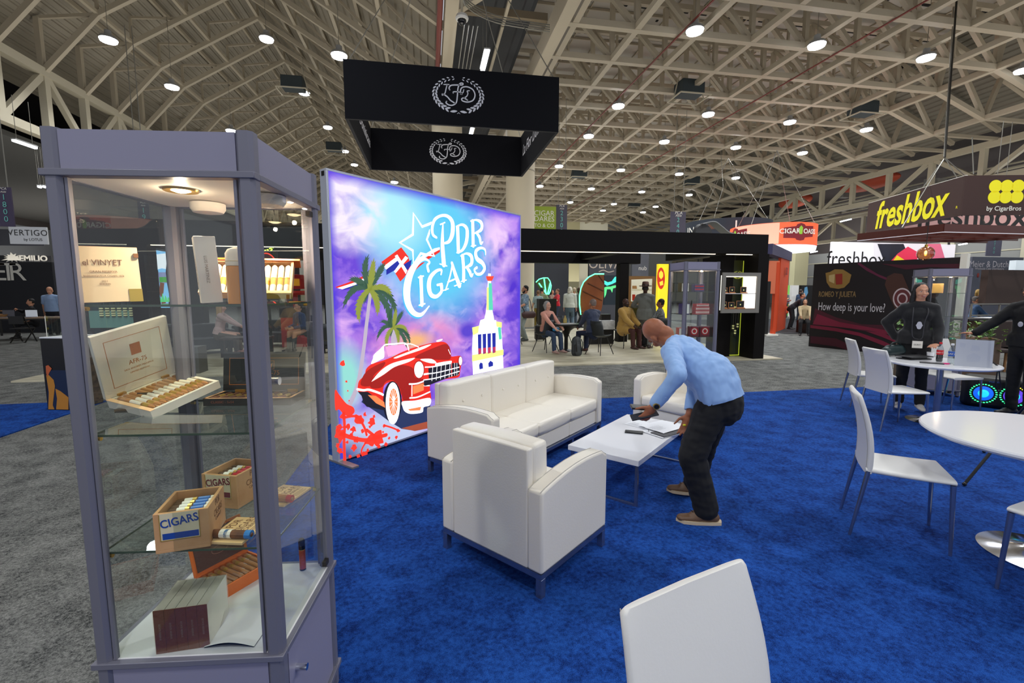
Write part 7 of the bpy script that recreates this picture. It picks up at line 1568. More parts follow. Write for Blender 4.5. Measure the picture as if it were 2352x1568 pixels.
for x, y in ((0, 0), (0.26, 0), (0.26, 0.3), (0, 0.3)): mb.box((x - 0.003, y - 0.003, 0), (x + 0.003, y + 0.003, 0.28))
mb.build('edge_strips', M_whitep, t)

# ---- furniture of the pavilion
M_char = mat('charcoal_shell', (38, 42, 44), 0.5)
def shell_chair(label, x, y, rz, col=None, z=PZ):
    t = thing('shell_chair', label, 'chair', (x, y, z), rz, ); m = col or M_char; rows = []
    for k in range(13):
        u = k / 12; a = -1.0 + 2.0 * u
        row = []
        for j in range(7):
            v = j / 6
            if v < 0.45: w = v / 0.45; py, pz = -0.2 + 0.36 * w, 0.45 - 0.02 * math.sin(PI * w); hw = 0.21 + 0.02 * w
            else: w = (v - 0.45) / 0.55; py, pz = 0.16 + 0.09 * w, 0.45 + 0.40 * w; hw = 0.235 - 0.05 * w * w
            row.append((a * hw, py - 0.10 * abs(a) ** 2.2 * (v if v > 0.4 else 0.2), pz + 0.10 * abs(a) ** 3 * (0.5 if v < 0.5 else 0.2)))
        rows.append(row)
    o = MB().loft(rows, caps=False, closed=False).build('seat_shell', m, t, smooth=True); md = o.modifiers.new('t', 'SOLIDIFY'); md.thickness = 0.025
    for sx in (-1, 1):
        for sy in (-1, 1): MB().cyl((sx * 0.14, sy * 0.12, 0.43), (sx * 0.25, sy * 0.25, 0), 0.011, n=8).build('leg', M_blk, t)
    return t
sc1 = shell_chair('charcoal shell chair under the grey haired woman in pink', 3.05, 11.75, R(215))
sc2 = dup(sc1, (4.28, 11.0, PZ), R(118), 'charcoal shell chair pulled back behind the man in the navy suit'); dup(sc1, (5.5, 12.25, PZ), R(-70), 'charcoal shell chair under the man in the mustard coat'); dup(sc1, (3.9, 13.2, PZ), R(20), 'charcoal shell chair behind the small round table, farthest of that table')
dup(sc1, (2.4, 13.3, PZ), R(150), 'charcoal shell chair left of the seated pink woman'); dup(sc1, (6.5, 12.0, PZ), R(160), 'charcoal shell chair under the man in the checked grey shirt'); dup(sc1, (-1.35, 10.9, PZ), R(100), 'charcoal chair seen past the edge of the lightbox wall through the showcase'); dup(sc1, (-2.35, 11.3, PZ), R(200), 'charcoal chair with thin legs seen through the right of the showcase')
def bistro(label, x, y, r, h, m):
    t = thing('bistro_table', label, 'table', (x, y, PZ)); MB().lathe([(0, h - 0.03), (r, h - 0.03), (r, h), (0, h)], n=36).build('top', m, t, smooth=True); MB().lathe([(0.0, 0), (0.22, 0), (0.2, 0.02), (0.05, 0.06), (0.05, h * 0.5), (0.12, h * 0.75), (r * 0.8, h - 0.03)], n=28).build('pedestal', M_blk, t, smooth=True); return t
bistro('small black round table between the pink woman and the navy suit', 3.62, 11.75, 0.42, 0.74, M_blk)
for (x, y, w, lab) in ((3.45, 11.6, 0.14, 'open white booklet on the left of the small black table'), (3.72, 11.7, 0.12, 'second white booklet on the small black table')):
    q = thing('booklet', lab, 'booklet', (x, y, PZ + 0.742), R(20)); MB().box((-w, -0.08, 0), (w, 0.08, 0.006)).build('pages', M_pap, q)
q = thing('carafe', 'yellowish glass carafe standing on the small black table', 'carafe', (3.66, 12.0, PZ + 0.741)); MB().lathe([(0, 0), (0.05, 0), (0.05, 0.1), (0.02, 0.17), (0.025, 0.2)], n=18).build('glass_body', mat('carafe_yellow', (206, 184, 110), 0.2), q, smooth=True)
bx('side_table', 'black table with a marbled white cloth behind the navy suit', 'table', (4.75, 13.1, PZ), (5.55, 13.6, 0.72), M_blk); q = thing('table_runner', 'white marbled paper runner hanging over the black side table', 'cloth', (5.15, 13.35, 0.75)); MB().box((-0.41, -0.27, -0.02), (0.41, 0.26, 0.0)).build('top_sheet', M_pap, q); MB().box((-0.41, -0.28, -0.27), (0.41, -0.265, 0.0)).build('hanging_sheet', mat('marble', (214, 214, 212), 0.5, var=(170, 170, 170), vscale=6), q)
q = thing('glass_cup', 'large silver trophy glass on the black side table', 'trophy', (5.0, 13.3, 0.752)); MB().lathe([(0, 0), (0.08, 0), (0.03, 0.03), (0.02, 0.12), (0.10, 0.2), (0.13, 0.32), (0.12, 0.32), (0.02, 0.15)], n=20).build('bowl', mat('pewter', (150, 160, 158), 0.2, 0.7), q, smooth=True); bx('case', 'black instrument case on the black side table', 'case', (5.2, 13.25, 0.751), (5.5, 13.5, 0.93), M_blk)
bx('counter', 'black bar counter behind the standing crowd at the back', 'counter', tuple(AY(1238, 745, 18)), tuple(AY(1262, 686, 18) + Vector((0.3, 0.5, 0))), M_blk)
t = thing('rolling_case', 'black rolling suitcase beside the man in plaid', 'suitcase', (3.55, 14.4, PZ)); MB().box((-0.17, -0.12, 0.04), (0.17, 0.12, 0.5)).build('shell', M_blk, t, bevel=0.03); 
for sx in (-0.12, 0.12): MB().cyl((sx, 0, 0.5), (sx, 0, 0.62), 0.01).build('handle', M_wire, t); MB().ball((sx, 0, 0.03), 0.03).build('wheel', M_blk, t)
t = thing('backpack', 'dark grey backpack standing on the floor between the two chairs', 'backpack', (3.62, 10.85, PZ), R(10))
blobmesh('pack_body', [lambda m_: m_.cap((0, 0, 0.1), (0, 0.02, 0.36), 0.15, 0.13, (1, 0, 0), 0.62), lambda m_: m_.cap((0, -0.09, 0.1), (0, -0.08, 0.22), 0.11, 0.10, (1, 0, 0), 0.5)], mat('pack_grey', (52, 56, 58), 0.6), t, 0.014, 4)
for sx in (-0.07, 0.07): MB().tube(catmull([(sx, -0.10, 0.42), (sx * 1.3, -0.15, 0.3), (sx, -0.14, 0.12)], 4), 0.014, 6).build('strap', M_blk, t, smooth=True)
MB().tube(catmull([(-0.03, 0, 0.47), (0, 0, 0.52), (0.03, 0, 0.47)], 4), 0.01, 6).build('grab_handle', M_blk, t, smooth=True)
# black sofas at left
M_sof = mat('charcoal_leather', (44, 46, 50), 0.45)
def tub_sofa(label, x, y, rz, W=1.5):
    t = thing('lounge_sofa', label, 'sofa', (x, y, PZ), rz); w = W / 2
    MB().box((-w, -0.38, 0.12), (w, 0.38, 0.42)).build('seat', M_sof, t, bevel=0.03); MB().box((-w, 0.24, 0.2), (w, 0.42, 0.76)).build('backrest', M_sof, t, bevel=0.05, seg=3)
    for s in (-1, 1): MB().box((s * w - s * 0.14, -0.38, 0.12), (s * w, 0.42, 0.62)).build('armrest', M_sof, t, bevel=0.04, seg=3)
    for sx in (-w + 0.1, w - 0.1):
        for sy in (-0.3, 0.32): MB().cyl((sx, sy, 0), (sx, sy, 0.12), 0.02, n=8).build('leg', M_blk, t)
    return t
ts = tub_sofa('charcoal sofa left of the seated blonde woman', -5.95, 12.9, R(35), 1.7); dup(ts, (-4.75, 14.6, PZ), R(-10), 'charcoal sofa behind the seated blonde woman'); dup(ts, (-1.9, 12.6, PZ), R(170), 'charcoal armchair seen through the right side of the showcase'); 
t = thing('side_table', 'dark wooden low table in front of the blonde woman', 'table', (-4.5, 12.35, PZ), R(5)); MB().box((-0.55, -0.3, 0.42), (0.55, 0.3, 0.47)).build('top', mat('dark_wood', (60, 48, 44), 0.5), t)
for sx in (-0.48, 0.48):
    for sy in (-0.25, 0.25): MB().box((sx - 0.04, sy - 0.04, 0), (sx + 0.04, sy + 0.04, 0.42)).build('leg', M_blk, t)
# red machine, oval neon sign, lit shelves seen through the showcase
t = thing('coffee_roaster', 'red coffee roaster machine with an amber window seen through the showcase', 'machine', (-3.85, 14.3, PZ)); m_r = mat('roaster_red', (176, 26, 30), 0.35, emit=0.1)
MB().box((-0.35, -0.3, 0), (0.35, 0.3, 0.85)).build('cabinet', m_r, t, bevel=0.02); MB().box((-0.36, -0.32, 0.86), (0.36, 0.3, 1.15)).build('control_panel', mat('dark_panel', (44, 34, 36), 0.4), t); MB().cyl((0.0, 0, 1.15), (0, 0, 1.55), 0.07).build('neck', m_r, t, smooth=True)
MB().lathe([(0, 0), (0.3, 0), (0.34, 0.06), (0.3, 0.12), (0, 0.12)], (0, 0, 1.5), n=28).build('cooling_tray', m_r, t, smooth=True); MB().lathe([(0, 0), (0.26, 0.02), (0.28, 0.3), (0.2, 0.42), (0, 0.44)], (0.05, 0, 1.66), n=24).build('drum', m_r, t, smooth=True); MB().cbox((0.05, -0.24, 1.86), (0.3, 0.12, 0.2)).build('amber_window', mat('amber_lit', (206, 140, 30), 0.3, emit=0.5), t)
p = AY(613, 620, 12.6); t = thing('neon_sign', 'oval red and yellow neon sign seen between the showcase posts', 'sign', (p.x, 12.6, PZ)); e = [(0.26 * math.cos(a * PI / 16), p.z - PZ + 0.0 + 0.42 * math.sin(a * PI / 16)) for a in range(32)]
MB().prism(e, 0.06, axis=1).build('oval_board', mat('oval_maroon', (80, 20, 20), 0.5, emit=0.1), t); MB().tube([(x * 1.0, -0.01, z) for x, z in e + e[:1]], 0.015, 6).build('neon_edge', mat('neon_red', (230, 60, 40), 0.4, emit=1.6), t); MB().ball((0, -0.02, p.z - PZ + 0.1), (0.12, 0.02, 0.14), 9, 6).build('rose_mark', mat('crest_yellow', (246, 200, 60), 0.4, emit=1.0), t); MB().ball((0, -0.02, p.z - PZ - 0.22), (0.07, 0.02, 0.08), 9, 6).build('leaf_mark', mat('crest_yellow', (246, 200, 60), 0.4, emit=1.0), t); MB().cyl((0, 0.03, 0), (0, 0.03, p.z - PZ - 0.4), 0.03).build('pole', M_blk, t)
rr = random.Random(6)
for k in range(24): MB().ball((rr.uniform(-0.22, 0.22), -0.02, p.z - PZ + 0.42 + rr.uniform(0, 0.28)), 0.02, 6, 4).build('spark', mat('spark_lime', (214, 240, 90), 0.4, emit=1.6), t)
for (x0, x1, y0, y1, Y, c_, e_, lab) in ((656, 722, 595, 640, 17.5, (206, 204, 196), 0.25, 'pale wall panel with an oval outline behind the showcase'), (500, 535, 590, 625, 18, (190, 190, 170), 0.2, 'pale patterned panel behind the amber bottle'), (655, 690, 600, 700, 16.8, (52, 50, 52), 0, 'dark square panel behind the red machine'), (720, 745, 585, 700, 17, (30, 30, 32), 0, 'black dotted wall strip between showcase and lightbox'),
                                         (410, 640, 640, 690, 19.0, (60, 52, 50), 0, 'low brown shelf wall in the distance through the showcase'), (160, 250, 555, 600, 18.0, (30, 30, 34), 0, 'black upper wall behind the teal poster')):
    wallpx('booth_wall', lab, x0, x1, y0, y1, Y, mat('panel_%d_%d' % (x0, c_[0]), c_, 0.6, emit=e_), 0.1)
for (x, y, c_, lab) in ((640, 760, (176, 40, 44), 'red cafe chair'), ):
    pass
t = dup(sc1, (-2.55, 16.0, PZ), R(10), 'red cafe chair beyond the charcoal armchair'); 
for ch in t.children: ch.data = ch.data.copy(); ch.data.materials.clear(); ch.data.materials.append(mat('chair_red', (190, 36, 44), 0.4))
# ================================================================== PEOPLE
SK = {'light': (206, 150, 120), 'tan': (176, 116, 84), 'brown': (126, 78, 56), 'dark': (70, 44, 34), 'pink': (222, 170, 148), 'russet': (158, 98, 70)}
def ik(a, b, l1, l2, pole):
    a, b, pole = Vector(a), Vector(b), Vector(pole); d = b - a; L = d.length
    if L > (l1 + l2) * 0.999: b = a + d * ((l1 + l2) * 0.999 / L); d = b - a; L = d.length
    x = (l1 * l1 - l2 * l2 + L * L) / (2 * L); h = math.sqrt(max(0, l1 * l1 - x * x)); u = d / L; p = pole - u * pole.dot(u)
    p = p.normalized() if p.length > 1e-6 else u.orthogonal().normalized()
    return a + u * x + p * h, b
def hand(mb, W, d, n, s, curl=0.4, k=1.0, spread=0.12, grip=None):
    """palm, four separate fingers of different lengths and a thumb; d fingers, n out of the palm, s towards the thumb"""
    d, n, s = Vector(d).normalized(), Vector(n), Vector(s); n = (n - d * n.dot(d)).normalized(); s = (s - d * s.dot(d) - n * s.dot(n)).normalized()
    mb.cap(W - d * 0.02 * k, W + d * 0.03 * k, 0.026 * k, 0.033 * k, s, 0.62); mb.cap(W + d * 0.03 * k, W + d * 0.078 * k, 0.036 * k, 0.037 * k, s, 0.40)
    for i, (off, L) in enumerate(((0.029, 0.070), (0.010, 0.078), (-0.010, 0.073), (-0.028, 0.058))):
        p = W + d * 0.085 * k + s * off * k; a = curl * (0.75 + 0.15 * i); dd = (d + s * spread * (off / 0.03)).normalized(); seg = [L * 0.46 * k, L * 0.30 * k, L * 0.24 * k]; rr = [0.0092 * k, 0.0085 * k, 0.0078 * k, 0.0068 * k]
        mb.cap(p - dd * 0.02 * k, p, 0.0095 * k, 0.0095 * k)
        for j in range(3):
            an = a * (0.6 + 0.75 * j); dj = dd * math.cos(an) + n * math.sin(an); q = p + dj * seg[j]; mb.cap(p, q, rr[j], rr[j + 1], None, 1, 8); p = q
    p = W + d * 0.022 * k + s * 0.026 * k; t1 = (d * 0.62 + s * 0.72 + n * 0.35).normalized(); q = p + t1 * 0.040 * k; mb.cap(p, q, 0.0135 * k, 0.0105 * k); t2 = (d * 0.85 + s * 0.30 + n * (0.3 + curl * 0.5)).normalized(); q2 = q + t2 * 0.030 * k; mb.cap(q, q2, 0.0102 * k, 0.009 * k); mb.cap(q2, q2 + (t2 + n * 0.2).normalized() * 0.022 * k, 0.009 * k, 0.0072 * k)
def wrinkle(amp, sc, seed=0, stretch=(1, 1, 1), clips=()):
    """folds in cloth, then an open hem or waist where a plane (point, direction to drop) cuts the cloth"""
    def f(me):
        n = len(me.vertices); co = [0.0] * (3 * n); no = [0.0] * (3 * n); me.vertices.foreach_get('co', co); me.vertices.foreach_get('normal', no)
        for i in range(n):
            x, y, z = co[3 * i:3 * i + 3]; c = Vector((x * stretch[0] * sc + seed, y * stretch[1] * sc + seed * 2, z * stretch[2] * sc)); a = amp * (noise.noise(c) + 0.5 * noise.noise(c * 2.3))
            for j in range(3): co[3 * i + j] += no[3 * i + j] * a
        me.vertices.foreach_set('co', co)
        if clips:
            bm = bmesh.new(); bm.from_mesh(me)
            for p, d in clips: bmesh.ops.bisect_plane(bm, geom=bm.verts[:] + bm.edges[:] + bm.faces[:], plane_co=p, plane_no=d, clear_outer=True)
            bm.to_mesh(me); bm.free()
    return f
def person(label, loc, rz=0.0, h=1.72, skin='light', hairc=(40, 30, 26), hair='short', top=(90, 90, 90), bottom=(40, 42, 50), shoes=(30, 28, 28), hip=(0, 0, 0.93), neck=None, lean=(0, 0, 1), side=(1, 0, 0), head_dir=(0, 0, 1), face_dir=(0, -1, 0),
           handL=(0.27, -0.06, 0.80), handR=(-0.27, -0.06, 0.80), footL=(0.11, 0.0, 0.0), footR=(-0.11, 0.02, 0.0), toeL=(0.12, -1, 0), toeR=(-0.12, -1, 0), poleL=(0.4, 1, 0), poleR=(-0.4, 1, 0), kneeL=(0.1, -1, 0.1), kneeR=(-0.1, -1, 0.1),
           sleeve='long', coat=0.0, belly=0.0, vox=0.012, top_m=None, fat=1.0, curlL=0.5, curlR=0.5, fL=None, fR=None, nL=None, nR=None, sL=None, sR=None, hat=None, beard=None, group=None, world=None, wr=0.0, shin=0.0, feet=True, hood=False, skirt=0.0, loose=0.0, pelvis=None, head_at=None, smile=False):
    k = h / 1.75; V = lambda a: Vector(a)
    t = thing('person', label, 'person', loc, rz, group); M_s = mat('skin_' + skin, SK[skin], 0.5, spec=0.35)
    X = V(side).normalized(); T = V(lean).normalized(); P = V(hip); N = V(neck) if neck else P + T * 0.53 * k; T = (N - P).normalized(); hd = V(head_dir).normalized()
    U = V(pelvis).normalized() if pelvis else T
    Hc = V(head_at) if head_at else N + hd * 0.185 * k; hn = (Hc - N).normalized(); sl, sr = N - T * 0.045 * k + X * 0.175 * k * fat, N - T * 0.045 * k - X * 0.175 * k * fat
    F = X.cross(T).normalized() * -1                       # away from the chest is +F behind
    hl, hr = P + X * 0.088 * k - T * 0.01, P - X * 0.088 * k - T * 0.01
    al, ar = V(footL) + V((0, 0, 0.085 * k)), V(footR) + V((0, 0, 0.085 * k))
    kl, al = ik(hl, al, 0.435 * k, 0.425 * k, kneeL); kr, ar = ik(hr, ar, 0.435 * k, 0.425 * k, kneeR)
    el, wl = ik(sl, V(handL), 0.285 * k, 0.25 * k, poleL); er, wr_ = ik(sr, V(handR), 0.285 * k, 0.25 * k, poleR)
    body = MB()
    # head in its own frame: z up the skull, -y out of the face
    fz = hd; fy = -(V(face_dir) - fz * V(face_dir).dot(fz)).normalized(); fx = fy.cross(fz)
    HM = Matrix((fx, fy, fz)).transposed().to_4x4(); HM.translation = Hc; HM = HM @ Matrix.Scale(k, 4)
    body.T = HM
    body.ball((0, 0.014, 0.035), (0.077, 0.094, 0.088), 16, 12); body.ball((0, -0.022, -0.03), (0.062, 0.070, 0.082)); body.ball((0, -0.034, -0.082), (0.042, 0.046, 0.034)); body.cap((0, -0.086, 0.004), (0, -0.105, -0.034), 0.009, 0.0155); body.cap((-0.014, -0.092, -0.037), (0.014, -0.092, -0.037), 0.009, 0.009)
    body.cap((-0.035, -0.078, 0.024), (0.035, -0.078, 0.024), 0.012, 0.012); body.ball((0, -0.089, -0.064), (0.023, 0.010, 0.011)); body.ball((0, 0.05, -0.05), (0.05, 0.05, 0.06))
    for s in (-1, 1): body.ball((s * 0.079, 0.008, -0.012), (0.010, 0.020, 0.031)); body.ball((s * 0.042, -0.062, -0.028), (0.024, 0.022, 0.024))
    body.T = None
    body.cap(N - T * 0.05 * k, N + hn * 0.09 * k, 0.062 * k, 0.054 * k)
    def torso(mb, e, low=0.02, bel=0.0, hem=0.0):
        mb.cap(P - U * low * k, P + U * 0.10 * k, (0.150 + e + hem) * k * fat, (0.142 + e + hem) * k * fat, X, 0.76); mb.cap(P + U * 0.10 * k - F * bel * 0.4, P + T * 0.28 * k, (0.142 + e + bel) * k * fat, (0.150 + e) * k * fat, X, 0.72)
        mb.cap(P + T * 0.28 * k, N - T * 0.14 * k, (0.150 + e) * k * fat, (0.156 + e) * k * fat, X, 0.68); mb.cap(N - T * 0.13 * k + X * 0.09 * k, N - T * 0.13 * k - X * 0.09 * k, (0.088 + e) * k, (0.088 + e) * k)
        mb.cap(sl - X * 0.02, N + T * 0.0, (0.058 + e) * k, (0.056 + e) * k); mb.cap(sr + X * 0.02, N + T * 0.0, (0.058 + e) * k, (0.056 + e) * k)
    torso(body, 0)
    for a, b_, c in ((sl, el, wl), (sr, er, wr_)): body.cap(a, b_, 0.052 * k, 0.040 * k); body.cap(b_, c, 0.041 * k, 0.027 * k)
    for a, b_, c in ((hl, kl, al), (hr, kr, ar)): body.cap(a, b_, 0.088 * k, 0.055 * k); body.cap(b_, b_.lerp(c, 0.35), 0.054 * k, 0.056 * k); body.cap(b_.lerp(c, 0.35), c, 0.056 * k, 0.036 * k)
    def hd_(W, e, f, n, s, sg, cu):
        d = V(f) if f else (W - e).normalized(); nn = V(n) if n else -X * sg; ss = V(s) if s else Vector((0, -1, 0.2)); hand(body, W + d.normalized() * 0.01, d, nn, ss, cu, k)
    hd_(wl, el, fL, nL, sL, 1, curlL); hd_(wr_, er, fR, nR, sR, -1, curlR)
    for a, to in ((al, toeL), (ar, toeR)): to = V(to).normalized(); body.cap(a - V((0, 0, 0.03 * k)), a - V((0, 0, 0.052 * k)) + to * 0.11 * k, 0.030 * k, 0.020 * k)
    remesh(body, 'body', M_s, t, 0.0075 if vox < 0.0105 else 0.010 if vox < 0.015 else 0.012, 2)
    # clothing
    e = 0.014 + coat; m_top = top_m or mat('cloth_%d_%d_%d' % top, top, 0.85, sheen=0.2); m_bot = mat('cloth_%d_%d_%d' % bottom, bottom, 0.85)
    tp = MB(); torso(tp, e, 0.02 + skirt, belly, 0.013)
    for a, b_, c in ((sl, el, wl), (sr, er, wr_)):
        if sleeve == 'long': tp.cap(a, b_, (0.056 + e) * k, (0.046 + e * 0.8) * k); tp.cap(b_, b_.lerp(c, 0.93), (0.045 + e * 0.9) * k, (0.032 + e * 0.7) * k)
        else: tp.cap(a, a.lerp(b_, 0.72), (0.056 + e) * k, (0.056 + e) * k)
    if coat <= 0.02:
        for a in (hl, hr): tp.cap(a, a + U * 0.10 * k, (0.104 + e + loose * 0.4) * k, (0.10 + e) * k)
    if coat > 0.02:
        for a, b_ in ((hl, kl), (hr, kr)): tp.cap(a, a.lerp(b_, 0.55), (0.10 + e) * k, (0.085 + e) * k)
    if hood: tp.cap(N + F * 0.07 * k + X * 0.07, N + F * 0.07 * k - X * 0.07, 0.055, 0.055)
    remesh(tp, 'jacket' if coat else 'shirt', m_top, t, vox, 3, None, wrinkle(wr or 0.006, 13 if wr else 9, len(label), (1.5, 1.5, 0.6) if wr else (1, 1, 1), () if coat > 0.02 else ((P - U * (0.015 + skirt) * k, -U),)))
    bt = MB(); q = 0.012; bt.cap(P + U * 0.10 * k, P - U * 0.04 * k, (0.142 + q) * k * fat, (0.150 + q) * k * fat, X, 0.76)
    for a, b_, c in ((hl, kl, al), (hr, kr, ar)): bt.cap(a, b_, (0.090 + q + loose * 0.4) * k, (0.060 + q + loose) * k); bt.cap(b_, b_.lerp(c, 0.96), (0.060 + q + loose) * k, (0.050 + q + loose) * k)
    remesh(bt, 'trousers', m_bot, t, vox, 3, None, wrinkle(wr or 0.005, 8, 3, (1, 1, 1.8), ((P + U * 0.05 * k, U),)))
    if feet:
        m_sh = mat('shoe_%d_%d_%d' % shoes, shoes, 0.5)
        for a, to in ((al, toeL), (ar, toeR)):
            to = V(to); to.z = 0; to.normalize(); sd = Vector((to.y, -to.x, 0)); g = Vector((a.x, a.y, a.z - 0.085 * k))
            sh = MB(); sh.cap(g - to * 0.045 * k + Vector((0, 0, 0.042)), g + to * 0.07 * k + Vector((0, 0, 0.040)), 0.043 * k, 0.044 * k, sd, 0.85); sh.cap(g + to * 0.06 * k + Vector((0, 0, 0.034)), g + to * 0.165 * k + Vector((0, 0, 0.028)), 0.048 * k, 0.038 * k, sd, 0.62); sh.cap(g - to * 0.02 * k + Vector((0, 0, 0.05)), g - to * 0.015 * k + Vector((0, 0, 0.085)), 0.045 * k, 0.043 * k); sh.cap(g + Vector((0, 0, 0.06)), g + to * 0.08 * k + Vector((0, 0, 0.045)), 0.042 * k, 0.038 * k)
            o = remesh(sh, 'shoe', m_sh, t, 0.008, 3)
            if shin:
                for q_ in range(3): c_ = g + to * (0.055 + 0.022 * q_) * k + Vector((0, 0, 0.094 - 0.007 * q_)); MB().tube([c_ - sd * 0.017, c_ + sd * 0.017 + to * 0.006], 0.0025, 6).build('shoelace', M_blk, o)
            if shin: 
                so = MB(); pts = [(-0.10, 0.0), (-0.09, 0.036), (-0.02, 0.045), (0.08, 0.052), (0.16, 0.044), (0.205, 0.0)]; pts = pts + [(x, -y) for x, y in pts[-2:0:-1]]; so.loft([[g + to * x * k + sd * y * k + Vector((0, 0, z)) for x, y in pts] for z in (0.0, 0.022)]); so.build('sole', mat('sole_cream', (206, 186, 156), 0.6), o)
    # hair
    m_h = mat('hair_%d_%d_%d' % hairc, hairc, 0.6)
    if hair != 'bald':
        hb = MB(); hb.T = HM
        hb.ball((0, 0.026, 0.050), (0.083, 0.094, 0.084), 16, 12); hb.ball((0, 0.055, 0.0), (0.076, 0.058, 0.062))
        if hair == 'long':
            for s in (-1, 1): hb.cap((s * 0.066, 0.01, 0.04), (s * 0.084, 0.01, -0.09), 0.030, 0.034); hb.cap((s * 0.084, 0.01, -0.09), (s * 0.105, 0.0, -0.27), 0.034, 0.026)
            hb.cap((0, 0.07, 0), (0, 0.085, -0.28), 0.07, 0.055)
        elif hair == 'bob':
            for s in (-1, 1): hb.cap((s * 0.064, 0.012, 0.03), (s * 0.080, 0.012, -0.10), 0.032, 0.030)
            hb.cap((-0.03, 0.068, 0), (0.03, 0.07, -0.11), 0.06, 0.05)
        hb.T = None; hb = remesh(hb, 'hair', m_h, t, 0.009, 3, None, wrinkle(0.004, 40, 5))
    # face
    f = MB(); f.T = HM
    for s in (-1, 1): f.ball((s * 0.031, -0.0775, 0.004), (0.0125, 0.0085, 0.0078), 10, 7)
    f.build('eyes', mat('eye_white', (226, 220, 214), 0.3), t, smooth=True)
    f = MB(); f.T = HM
    for s in (-1, 1): f.ball((s * 0.031, -0.0842, 0.003), (0.0056, 0.0030, 0.0056), 10, 6); f.cap((s * 0.018, -0.090, 0.026), (s * 0.034, -0.086, 0.029), 0.0026, 0.0026); f.cap((s * 0.034, -0.086, 0.029), (s * 0.048, -0.078, 0.024), 0.0026, 0.002)
    f.build('pupils_and_brows', mat('dark_brow', (28, 20, 18), 0.5), t, smooth=True)
    f = MB(); f.T = HM
    for s in (-1, 1): f.ball((s * 0.031, -0.0775, 0.0098), (0.0145, 0.0098, 0.0052), 10, 6)
    f.build('eyelids', M_s, t, smooth=True)
    f = MB(); f.T = HM
    if smile: f.tube(catmull([(-0.030, -0.088, -0.054), (-0.016, -0.099, -0.066), (0, -0.102, -0.070), (0.016, -0.099, -0.066), (0.030, -0.088, -0.054)], 5), 0.0045, 8); f.tube(catmull([(-0.030, -0.088, -0.054), (0, -0.101, -0.053), (0.030, -0.088, -0.054)], 5), 0.0032, 8)
    else: f.ball((0, -0.097, -0.064), (0.021, 0.0045, 0.0065), 12, 6)
    f.build('lips', mat('lips_' + skin, tuple(int(c * f_) for c, f_ in zip(SK[skin], (0.86, 0.62, 0.62))), 0.45), t, smooth=True)
    if beard:
        bd = MB(); bd.T = HM; bd.ball((0, -0.040, -0.090), (0.052, 0.052, 0.040)); bd.cap((-0.05, -0.02, -0.04), (-0.04, -0.05, -0.08), 0.022, 0.024); bd.cap((0.05, -0.02, -0.04), (0.04, -0.05, -0.08), 0.022, 0.024); bd.T = None; remesh(bd, 'beard', mat('hair_%d_%d_%d' % beard, beard, 0.7), t, 0.009, 2, None, wrinkle(0.003, 50, 2))
    if hat:
        hm = MB(); hm.T = HM; hm.lathe([(0, 0.185), (0.06, 0.19), (0.082, 0.17), (0.094, 0.075), (0.155, 0.062), (0.165, 0.078), (0.157, 0.055), (0.09, 0.06), (0, 0.06)], n=32); hm.build('hat', mat('hat_%d' % hat[0], hat, 0.7), t, smooth=True)
        hm = MB(); hm.T = HM; hm.lathe([(0.0955, 0.078), (0.093, 0.105)], n=32); hm.build('hat_band', M_blk, t, smooth=True)
    t['_k'] = k
    return t, dict(HM=HM, N=N, P=P, T=T, X=X, F=F, wl=wl, wr=wr_, el=el, er=er, al=al, ar=ar, k=k, sl=sl, sr=sr, kl=kl, kr=kr)
def sit(label, loc, rz, seat=0.47, **kw):
    h = kw.get('h', 1.7); k = h / 1.75; ly = kw.pop('ly', 0.1)
    d = dict(hip=(0, 0.05, seat + 0.09), lean=(0, kw.pop('leany', -0.12), 1), footL=(0.13, -0.42 * k, 0), footR=(-0.13, -0.40 * k, 0), kneeL=(0.1, -0.5, 1), kneeR=(-0.1, -0.5, 1), handL=(0.14, -0.38, seat + 0.20), handR=(-0.14, -0.38, seat + 0.20))
    d.update(kw); return person(label, loc, rz, **d)

